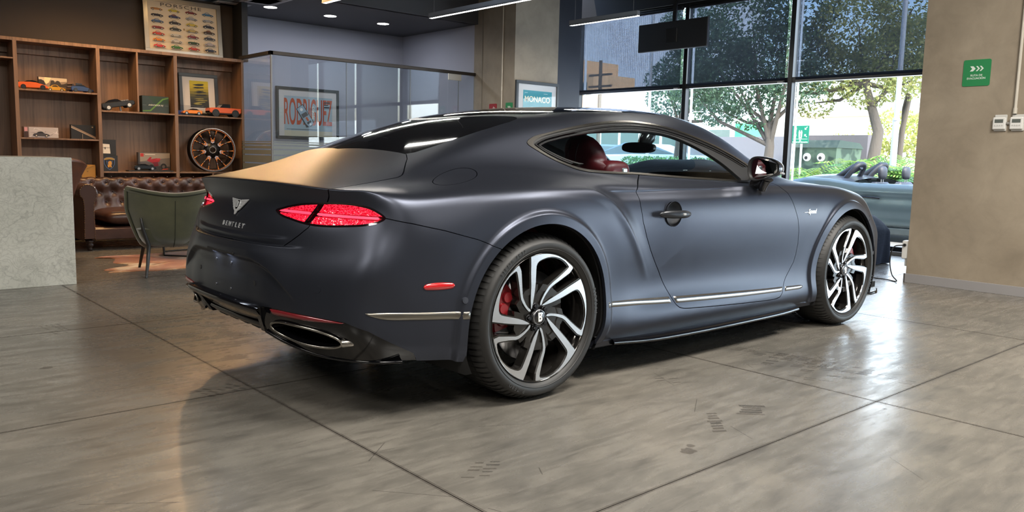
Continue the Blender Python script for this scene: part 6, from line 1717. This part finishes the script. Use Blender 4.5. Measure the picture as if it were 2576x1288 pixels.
def leaves(n, blobs, size, seed, m, name, parent, asp=2.0):
    r = np.random.default_rng(seed); w = np.array([b[3]**3 for b in blobs]); w = w/w.sum()
    k = r.choice(len(blobs), n, p=w); c = np.array([b[:3] for b in blobs])[k]; rad = np.array([b[3] for b in blobs])[k]
    d = r.normal(size=(n,3)); d /= np.linalg.norm(d, axis=1, keepdims=True)
    p = c+d*(rad*r.uniform(.45,1,n)**.5)[:,None]*[1,1,.8]
    u = r.normal(size=(n,3)); u /= np.linalg.norm(u, axis=1, keepdims=True); v = np.cross(u, r.normal(size=(n,3))); v /= np.linalg.norm(v, axis=1, keepdims=True)
    s = size*r.uniform(.6,1.3,n)[:,None]
    V = np.stack([p-u*s*asp*.5, p-v*s*.5, p+u*s*asp*.5, p+v*s*.5], 1).reshape(-1,3)
    me = bpy.data.meshes.new(name); me.vertices.add(4*n); me.vertices.foreach_set('co', V.ravel()); me.loops.add(4*n); me.loops.foreach_set('vertex_index', np.arange(4*n, dtype=np.int32))
    me.polygons.add(n); me.polygons.foreach_set('loop_start', np.arange(0, 4*n, 4, dtype=np.int32)); me.polygons.foreach_set('loop_total', np.full(n, 4, np.int32)); me.update(calc_edges=True)
    return link_obj(name, me, m, parent)
def tree(loc, trunk, blobs, n, size, seed, m, label, r0=.16):
    o = empty('tree', loc, 0, label, 'tree', 'trees outside the window'); t = MB(); P = [Vector(p) for p in trunk]
    t.tube(P, [r0*(1-.55*i/(len(P)-1)) for i in range(len(P))], 10)
    rnd = random.Random(seed)
    for b in blobs:
        s = P[-1] if rnd.random() < .6 else P[-2]; e = Vector(b[:3]); mid = (s+e)/2+Vector((rnd.uniform(-.2,.2), rnd.uniform(-.2,.2), -.15))
        t.tube([s, mid, e], [r0*.38, r0*.25, r0*.08], 6)
    t.build('trunk', bark, o); leaves(n, blobs, size, seed, m, 'foliage', o); return o
lf1 = leaf_mat('leaf_dark', '1d2f22', '34503a', '5d7a5a'); lf2 = leaf_mat('leaf_light', '49592c', '7d8a4a', 'b0ac6a'); lf3 = leaf_mat('leaf_blue', '20362f', '3e5c4e', '6d8f7a')
tree((15,7.1,.1), [(0,0,0),(0,.03,.7),(.0,-.02,1.4),(.05,.05,1.9)], [(0,1.0,2.9,1.0),(.2,0,3.5,1.1),(0,1.7,3.4,1.05),(-.2,-.7,2.9,.8),(.1,.7,4.3,1.2),(0,2.4,2.9,.75),(.3,-.3,4.6,1.0),(0,1.6,2.35,.6),(0,.5,2.2,.6)], 15000, .050, 1, lf1, 'dark leafy tree with a forked trunk, outside behind the middle window bay')
tree((16.5,10.9,.2), [(0,0,0),(0,.03,.7),(.0,-.02,1.5),(.05,.05,2.0)], [(0,.3,2.7,.8),(.2,0,3.4,.9),(0,-.6,3.0,.9),(0,.6,3.2,.6),(0,-.9,4.0,1.0),(0,-.2,4.5,.9),(0,-1.3,2.3,.6)], 11000, .050, 2, lf3, 'tree standing leftmost outside, with bluish leaves against the bright sky')
tree((16,5.15,.25), [(0,-.05,0),(0,-.10,.9),(.0,-.18,1.6),(.05,.05,2.2),(0,.2,2.7)], [(0,.1,2.7,.75),(.2,-.3,3.3,.9),(0,.9,3.0,.75),(0,-.8,2.7,.55),(.1,.5,4.0,1.1),(0,1.6,3.3,.85),(.3,-.6,4.3,.9),(0,1.4,2.3,.5),(0,2.1,2.6,.5)], 13000, .046, 3, lf2, 'tree with a pale forked trunk and yellow-green leaves, behind the right window bay')
tree((18,5.5,.3), [(0,-.12,0),(0,-.16,.9),(.0,-.20,1.7),(.05,-.3,2.5)], [(0,-.3,3.0,.6),(.1,-.5,3.8,.8),(0,.4,3.6,.6)], 5000, .046, 5, lf2, 'slim tree at the far right of the window, next to the concrete pier', .10)
# philodendron bed: arching lobed leaves
phl = leaf_mat('philodendron', '2f5a2a', '5d8a3a', '9ab85e'); phd = leaf_mat('philodendron_dark', '22462c', '3f6e42', '6a9660')
def shrub(loc, n, R, H, seed, m, label):
    o = empty('philodendron', loc, 0, label, 'shrub', 'large-leaved shrubs outside the window'); r = random.Random(seed); vs, fs = [], []
    stems = MB()
    for k in range(n):
        a = r.uniform(0, 2*PI); l = R*r.uniform(.35,1); h = H*r.uniform(.55,1.05); d = Vector((math.cos(a), math.sin(a), 0)); tip = d*l+Vector((0,0,h)); stems.tube([(0,0,.0), d*l*.45+Vector((0,0,h*.75)), tip], [.010,.008,.005], 4, cap=False)
        L = r.uniform(.26,.42); fwd = (d+Vector((r.uniform(-.3,.3), r.uniform(-.3,.3), r.uniform(-.55,.15)))).normalized(); sd = fwd.cross(Vector((0,0,1))).normalized(); up = sd.cross(fwd)
        for j in range(7):
            t = j/6; c = tip+fwd*L*t-Vector((0,0,.16*L*t*t)); w = L*.50*math.sin(PI*(.18+.74*t))
            for s in (-1, 1):
                q = c+sd*s*w+fwd*w*.35-up*w*.25; b = len(vs); vs += [c-fwd*L*.035, c+fwd*L*.05, q+fwd*.018, q-fwd*.018]; fs.append([b, b+1, b+2, b+3])
    me = bpy.data.meshes.new('leaves'); me.from_pydata([tuple(v) for v in vs], [], fs); me.update(); link_obj('leaves', me, m, o); stems.build('stems', mat('stem_green', (.08,.13,.04), .6), o); return o
spots = [(12.6,5.35,.46,.40),(12.9,4.75,.62,.50),(12.5,4.25,.66,.55),(13.0,3.75,.80,.60),(12.6,3.35,.72,.55),(13.2,3.0,.70,.5),(12.7,2.75,.55,.45),(13.6,4.4,.85,.55),(13.7,3.5,.95,.55),(13.5,5.3,.6,.5)]
desc = ['leftmost, beside the light pole foot','below the assembly sign','right of the sign post','tallest near the middle of the bed','in front of the tall one','behind the convertible roll bars','rightmost by the concrete pier','back row left, under the skip','back row right, under the light trunk','back row, near the window mullion']
for i, (x, y, h, rr) in enumerate(spots): shrub((x, y, .38), 34, rr*.95, h*.95, 20+i, phl if i % 3 else phd, 'green large-leaved shrub '+desc[i])
o = MB().box((12.2,2.3,-.03),(14.2,6.2,.40), 0, .02).build('planter_bed', mat('planter_stone', (.42,.43,.44), .8)); tag(o, 'low pale stone planter bed holding the large-leaved shrubs', 'planter')
hb = empty('hedge', (13.6,9.3,.0), 0, 'low clipped hedge seen through the coupe side window', 'hedge'); leaves(5000, [(0,.9-.3*k,.98,.28) for k in range(9)], .035, 9, phd, 'foliage', hb, 1.6); MB().box((-.25,-1.7,0),(.25,1.1,.95)).build('hedge_core', mat('hedge_core', (.02,.04,.015), .9), hb)
# light poles
pm = mat('pole_grey', (.42,.45,.48), .45, .3)
for x, y, h, r, lab in ((13,3.27,6.0,.055,'tall pale grey light pole in front of the right-hand trees'),(14,5.98,6.0,.062,'tall pale grey light pole just right of the window mullion'),(15.5,11.2,6.0,.05,'tall grey pole rising left of the dark tree')):
    o = empty('light_pole', (x,y,0), 0, lab, 'pole', 'light poles outside'); MB().cyl((0,0,0),(0,0,1.95), r*1.12, r*1.08, 20).build('lower_tube', pm, o); MB().cyl((0,0,1.95),(0,0,h), r*.85, r*.8, 20).cyl((0,0,1.93),(0,0,1.98), r*1.2, n=20).build('upper_tube', pm, o)
# assembly point sign
sg_ = empty('assembly_sign', (12.5,4.90,0), -PI/2, 'green assembly point sign with white arrows and figures on a thin post outside', 'sign')
MB().cyl((.02,.02,0),(.02,.02,1.84), .022, n=14).build('post', mat('post_white', (.6,.62,.6), .5), sg_)
MB().box((-.18,-.006,1.49),(.18,.006,1.84), 0, .004).build('plate', mat('sign_teal', hexc('16775c'), .45), sg_)
wh = cc('dfe8e2'); ar = [(wh, R_(-.155,1.575,.155,1.58))]
for sx, sz in ((-1,1),(1,1),(-1,-1),(1,-1)):
    cx, cz = sx*.115, 1.715+sz*.075; T = lambda P: [(cx+sx*a, cz+sz*b) for a, b in P]
    ar.append((wh, T([(-.03,-.03),(.012,-.03),(-.004,-.014),(.03,.02),(.02,.03),(-.014,-.004),(-.03,.012)])))
for px_ in (-.022,.022):
    ar.append((wh, [(px_-.018,1.72),(px_+.018,1.72),(px_+.014,1.64),(px_+.010,1.59),(px_-.010,1.59),(px_-.014,1.64)])); ar.append((wh, [(px_+.012*math.cos(t_),1.737+.012*math.sin(t_)) for t_ in (2*PI*k/12 for k in range(12))]))
ar.append((wh, R_(-.018,1.535,.018,1.615)))
pr(sg_, ar, -.006, 'symbols')
text_mesh('2', .07, mat('sign_teal'), 'sign_text', sg_, frameM(Vector((0,-.0105,1.575)), (1,0,0), (0,0,1)), .0003, bold=.001)
text_mesh('PUNTO DE REUNIÓN', .034, wh, 'sign_text', sg_, frameM(Vector((0,-.0075,1.515)), (1,0,0), (0,0,1)), .0003, bold=.0004)
# skip with round white marks, and the low walls
sk = empty('waste_container', (18.6,7.6,.28), 0, 'dark green waste skip with two round white marks beyond the shrubs', 'waste container')
gm = mat('skip_green', (.06,.10,.075), .6); link(gm, ramp(gm, noise(gm, coords(gm), 2.2, 2, .5), [(.45, hexc('31453a')), (.52, hexc('5a6f5c'))]), bsdf(gm).inputs['Base Color'])
MB().add([(-.6,-.62,0),(.6,-.62,0),(.6,.62,0),(-.6,.62,0),(-.7,-.70,1.25),(.7,-.70,1.25),(.7,.70,1.25),(-.7,.70,1.25)], [[0,3,2,1],[4,5,6,7],[0,1,5,4],[1,2,6,5],[2,3,7,6],[3,0,4,7]]).build('skip_body', gm, sk)
MB().add([(-.74,-.73,1.25),(.74,-.73,1.25),(.74,.73,1.25),(-.74,.73,1.25),(-.6,-.73,1.45),(.5,-.73,1.40),(.5,.73,1.40),(-.6,.73,1.45)], [[0,3,2,1],[4,5,6,7],[0,1,5,4],[1,2,6,5],[2,3,7,6],[3,0,4,7]]).build('skip_lid', mat('skip_lid', (.05,.08,.065), .6), sk)
for y_ in (-.28,.12): MB().cyl((-.67,y_,1.0),(-.70,y_,1.0), .11, n=20).cyl((-.69,y_+.02,.98),(-.705,y_+.02,.98), .045, n=14, mi=1).build('round_mark', [mat('mark_white', (.7,.7,.66), .6), mat('mark_dark', (.03,.03,.03), .6)], sk)
o = MB().box((20,9.3,.28),(20.25,13.5,1.9)).build('garden_wall', mat('wall_stone_grey', (.20,.20,.22), .8)); tag(o, 'low dark grey wall behind the dark tree trunk', 'wall')
o = MB().box((19.6,6.9,.28),(19.9,9.0,1.92)).build('garden_wall', mat('wall_stone_shaded', (.13,.12,.13), .8)); tag(o, 'low wall in dappled shade right of the waste skip', 'wall')  # darker copy of the wall grey: the shade is put into its colour
hm = leaf_mat('hedge_yellow', '6c7d33', '97a04c', 'c9c47a'); bh = empty('bush', (21.8,5.6,.3), 0, 'sunlit yellow-green bushes behind the low wall', 'bush'); leaves(9000, [(0,-2.5+.8*k,1.4+.5*math.sin(k*1.7),.85) for k in range(8)], .06, 31, hm, 'foliage', bh)
# bus and parked cars
bus = empty('city_bus', (34.5,25.4,.44), 0, 'green and white city bus on the street outside', 'bus'); bg = mat('bus_green', hexc('3fae6e'), .35); bw = mat('bus_white', (.62,.68,.66), .35); bgl = mat('bus_glass', (.10,.14,.13), .1, coat=.5)
MB().box((-1.2,-5.7,.35),(1.2,6,1.15), 0, .08).build('lower_body', bg, bus); MB().box((-1.2,-5.7,1.15),(1.2,6,2.75), 0, .12).build('upper_body', bw, bus); MB().box((-1.22,-5.72,.35),(1.22,-5.1,2.7), 0, .1).build('rear_corner', bg, bus)
for k in range(7): MB().box((-1.225,-4.9+1.5*k,1.3),(-1.20,-3.6+1.5*k,2.3), 0, .01).build('bus_window', bgl, bus)
for y_ in (-3.3,3.6): MB().cyl((-1.23,y_,.42),(-.9,y_,.42), .45, n=28).build('wheel', mat('tire_rubber'), bus); 
MB().box((-1.235,-5.5,.95),(-1.21,-5.35,1.25)).build('tail_lamp', mat('marker_red'), bus)
text_mesh('ómuo', 1.0, mat('bus_letter', (.8,.85,.82), .5), 'bus_lettering', bus, frameM(Vector((-1.225,.4,.72)), (0,-1,0), (0,0,1)), .003, bold=.02)
def parked(name, loc, rz, m, label):
    o = toy(name, 4.6, m, label, 'car', 'gran', loc, rz, group='cars parked outside', wheelm=mat('alloy', (.5,.5,.52), .3, .8), glassm=mat('street_glass', (.10,.14,.16), .08, coat=1)); return o
pb = mat('car_paleblue', (.30,.42,.50), .25, .3, coat=.6)
parked('parked_car', (20.5,17.2,.22), PI*.62, pb, 'pale blue car parked outside, seen through the coupe window left of the inside mirror')
parked('parked_car', (17.6,13.4,.2), PI*.56, mat('car_silver', (.45,.52,.56), .25, .3, coat=.6), 'silver car parked outside, seen through the coupe window right of the mullion')
# distant buildings
bl = mat('facade_ribbed', (.5,.55,.6), .6); w = node(bl, 'ShaderNodeTexWave', wave_type='BANDS', bands_direction='Y'); w.inputs['Scale'].default_value = 1.2; link(bl, coords(bl), w.inputs['Vector'])
link(bl, ramp(bl, w.outputs[0], [(.3, hexc('b4c0cc')), (.6, hexc('dde6ec'))]), bsdf(bl).inputs['Base Color'])
o = empty('building', (75,66,.8), 0, 'tall pale ribbed building far behind the left window bay', 'building'); MB().box((-8,-16,0),(8,16,34)).build('facade', bl, o); MB().box((-8.1,-16,33.5),(8.1,16,35)).build('parapet', mat('parapet', (.35,.37,.4), .7), o)
o = empty('building', (58,53.5,.8), 0, 'small ochre stepped building below the ribbed tower', 'building'); MB().box((-3,-3,0),(3,3,8.4)).box((-2.5,-1.2,8.4),(2.5,3,9.8)).build('facade', mat('ochre_wall', (.55,.36,.20), .8), o)
for k in range(3): MB().box((-3.05,-2.2+1.6*k,6.4),(-3.0,-1.2+1.6*k,7.6)).build('window', mat('far_glass', (.06,.09,.10), .2), o)
o = empty('building', (50,16,.7), 0, 'low cream building bright in the sun behind the right-hand trees', 'building'); MB().box((-3,-14,0),(3,9,3.4)).build('facade', mat('cream_wall', (.75,.68,.55), .8), o); MB().box((-3.3,-14.2,3.4),(3.2,9.2,3.7)).build('roof_edge', mat('roof_pink', (.55,.40,.33), .8), o)
up = empty('utility_pole', (30,26.5,.4), 0, 'dark wooden utility pole with two crossarms in the left window bay', 'pole'); MB().cyl((0,0,0),(0,0,5.9), .11, .09, 10).build('mast', bark, up)
for z in (4.5,5.1): MB().box((-.05,-.8,z),(.05,.8,z+.10)).build('crossarm', bark, up)
# ------------------------------------------------------------------ open convertible outside
def convertible():
    o = empty('convertible_car', (9.62, 0, 0), 0, 'grey-green open convertible parked outside, roof down with dark roll bars and headrests', 'car')
    bm_ = mat('convertible_paint', (.11,.15,.155), .30, .5, coat=.5); dk = mat('conv_dark', (.012,.014,.02), .5)
    # y = length (nose towards -y), x = width 0..1.85
    def belt(y): return float(np.interp(y, [-1.6,-.6,.3,1.5,2.3,2.8,3.2,3.6,3.75], [.62,.74,.79,.812,.815,.865,.875,.80,.70]))
    def tuck(y): return float(np.interp(y, [-1.6,-1.2,0,3.0,3.5,3.75], [.35,.08,.0,.0,.10,.34]))
    def sec(y, s):
        b = belt(y); k = tuck(y)
        pts = [(.12,.15),(.02,.20),(.0,.34),(-.012,.50),(.005,.62),(-.005,.70),(.03,b-.035),(.065,b),(.14,b+.012)]
        return [((p[0]+k) if s < 0 else 1.85-p[0]-k, p[1]) for p in pts]
    ys = np.linspace(-1.6, 3.75, 120)
    for s in (-1, 1):
        C = [spl(sec(y, s), 5) for y in ys]; m = len(C[0]); vs = [(p[0], y, p[1]) for y, c in zip(ys, C) for p in c]
        mb = MB(); mb.add(vs, [[i*m+j, i*m+j+1, (i+1)*m+j+1, (i+1)*m+j][::(1 if s < 0 else -1)] for i in range(len(ys)-1) for j in range(m-1) if not any(math.hypot(ys[i]-wy, vs[i*m+j][2]-.33) < .385 for wy in (2.95,-.75))], 0, True)
        mb.build('side_panel', bm_, o)
    def deck(y0, y1, bulge, nm, m, ny=24):
        mb = MB()
        def fn(u, v):
            y = y0+(y1-y0)*u; k = tuck(y); x0, x1 = .14+k, 1.71-k; x = x0+(x1-x0)*v
            return (x, y, belt(y)+.012+bulge(y)*math.sin(PI*v)**.8)
        mb.grid(fn, ny, 20); return mb.build(nm, m, o)
    deck(2.42,3.75, lambda y: float(np.interp(y, [2.42,2.9,3.75], [.055,.075,.0])), 'rear_deck', mat('deck_dark', (.05,.06,.08), .3, coat=.5)); deck(-1.6,.35, lambda y: .07, 'bonnet', bm_)
    MB().box((.12,-.1,.18),(1.73,2.42,.30)).box((.12,-.1,.3),(.16,2.42,.80)).box((1.69,-.1,.3),(1.73,2.42,.80)).build('cabin_tub', dk, o)
    # roll bars
    for x in (.50,1.28):
        mb = MB(); mb.tube(spl([(x-.20,2.66,.84),(x-.15,2.56,1.0),(x-.08,2.50,1.09),(x+.06,2.49,1.105),(x+.15,2.52,1.05),(x+.20,2.60,.92),(x+.22,2.66,.84)], 5), .040, 10); mb.tube([(x-.02,2.5,1.09),(x-.02,2.62,1.02),(x-.02,2.85,.89)], [.075,.07,.05], 10)
        mb.build('roll_bar', dk, o)
    for x in (.46,1.30):
        mb = MB(); mb.lathe([(.0,-.10),(.07,-.095),(.095,-.04),(.098,.03),(.085,.075),(.05,.10),(0,.105)], 24, 0, Matrix.Translation((x,2.13,.98)) @ Matrix.Diagonal((1.15,.55,1,1))); h = mb.build('headrest', mat('conv_leather', (.035,.038,.05), .5), o)
        MB().cyl((x-.035,2.13,.80),(x-.035,2.13,.90), .008, n=8, mi=0).cyl((x+.035,2.13,.80),(x+.035,2.13,.90), .008, n=8).build('headrest_post', mat('alloy'), h)
        MB().box((x-.25,2.08,.30),(x+.25,2.24,.84), 0, .05).build('seat_back', mat('conv_leather'), o)
    MB().grid(lambda u, v: (.20+1.45*u, .40-.30*v*-1+.30*(1-v)*0, .80+.36*v), 12, 6).build('windscreen', carglass, o)
    hd = MB().tube(spl([(-.02,2.25,.615),(-.045,2.17,.62),(-.045,2.02,.615),(-.02,1.93,.608)], 4), .016, 8).build('door_handle', mat('gloss_black'), o)
    MB().tube(spl([(.062,2.285,.815),(.002,2.30,.70),(-.006,2.27,.50),(.0,2.20,.33),(.02,2.05,.19)], 6), .0045, 5).tube([(-.001,1.9,.205),(-.001,.2,.205)], .004, 5).build('shut_line', mat('rib_black'), o)
    MB().box((.008,.2,.085),(.06,2.45,.18), 0, .01).build('sill', mat('conv_sill', (.10,.12,.12), .4), o)
    for wy in (2.95,-.75):
        for x in (.05,1.62):
            w_ = MB().cyl((x,wy,.33),(x+.2,wy,.33), .33, n=40).build('wheel', mat('tire_rubber'), o); MB().cyl((x-.005,wy,.33),(x+.01,wy,.33), .23, n=30).build('hub', mat('alloy'), w_)
convertible()
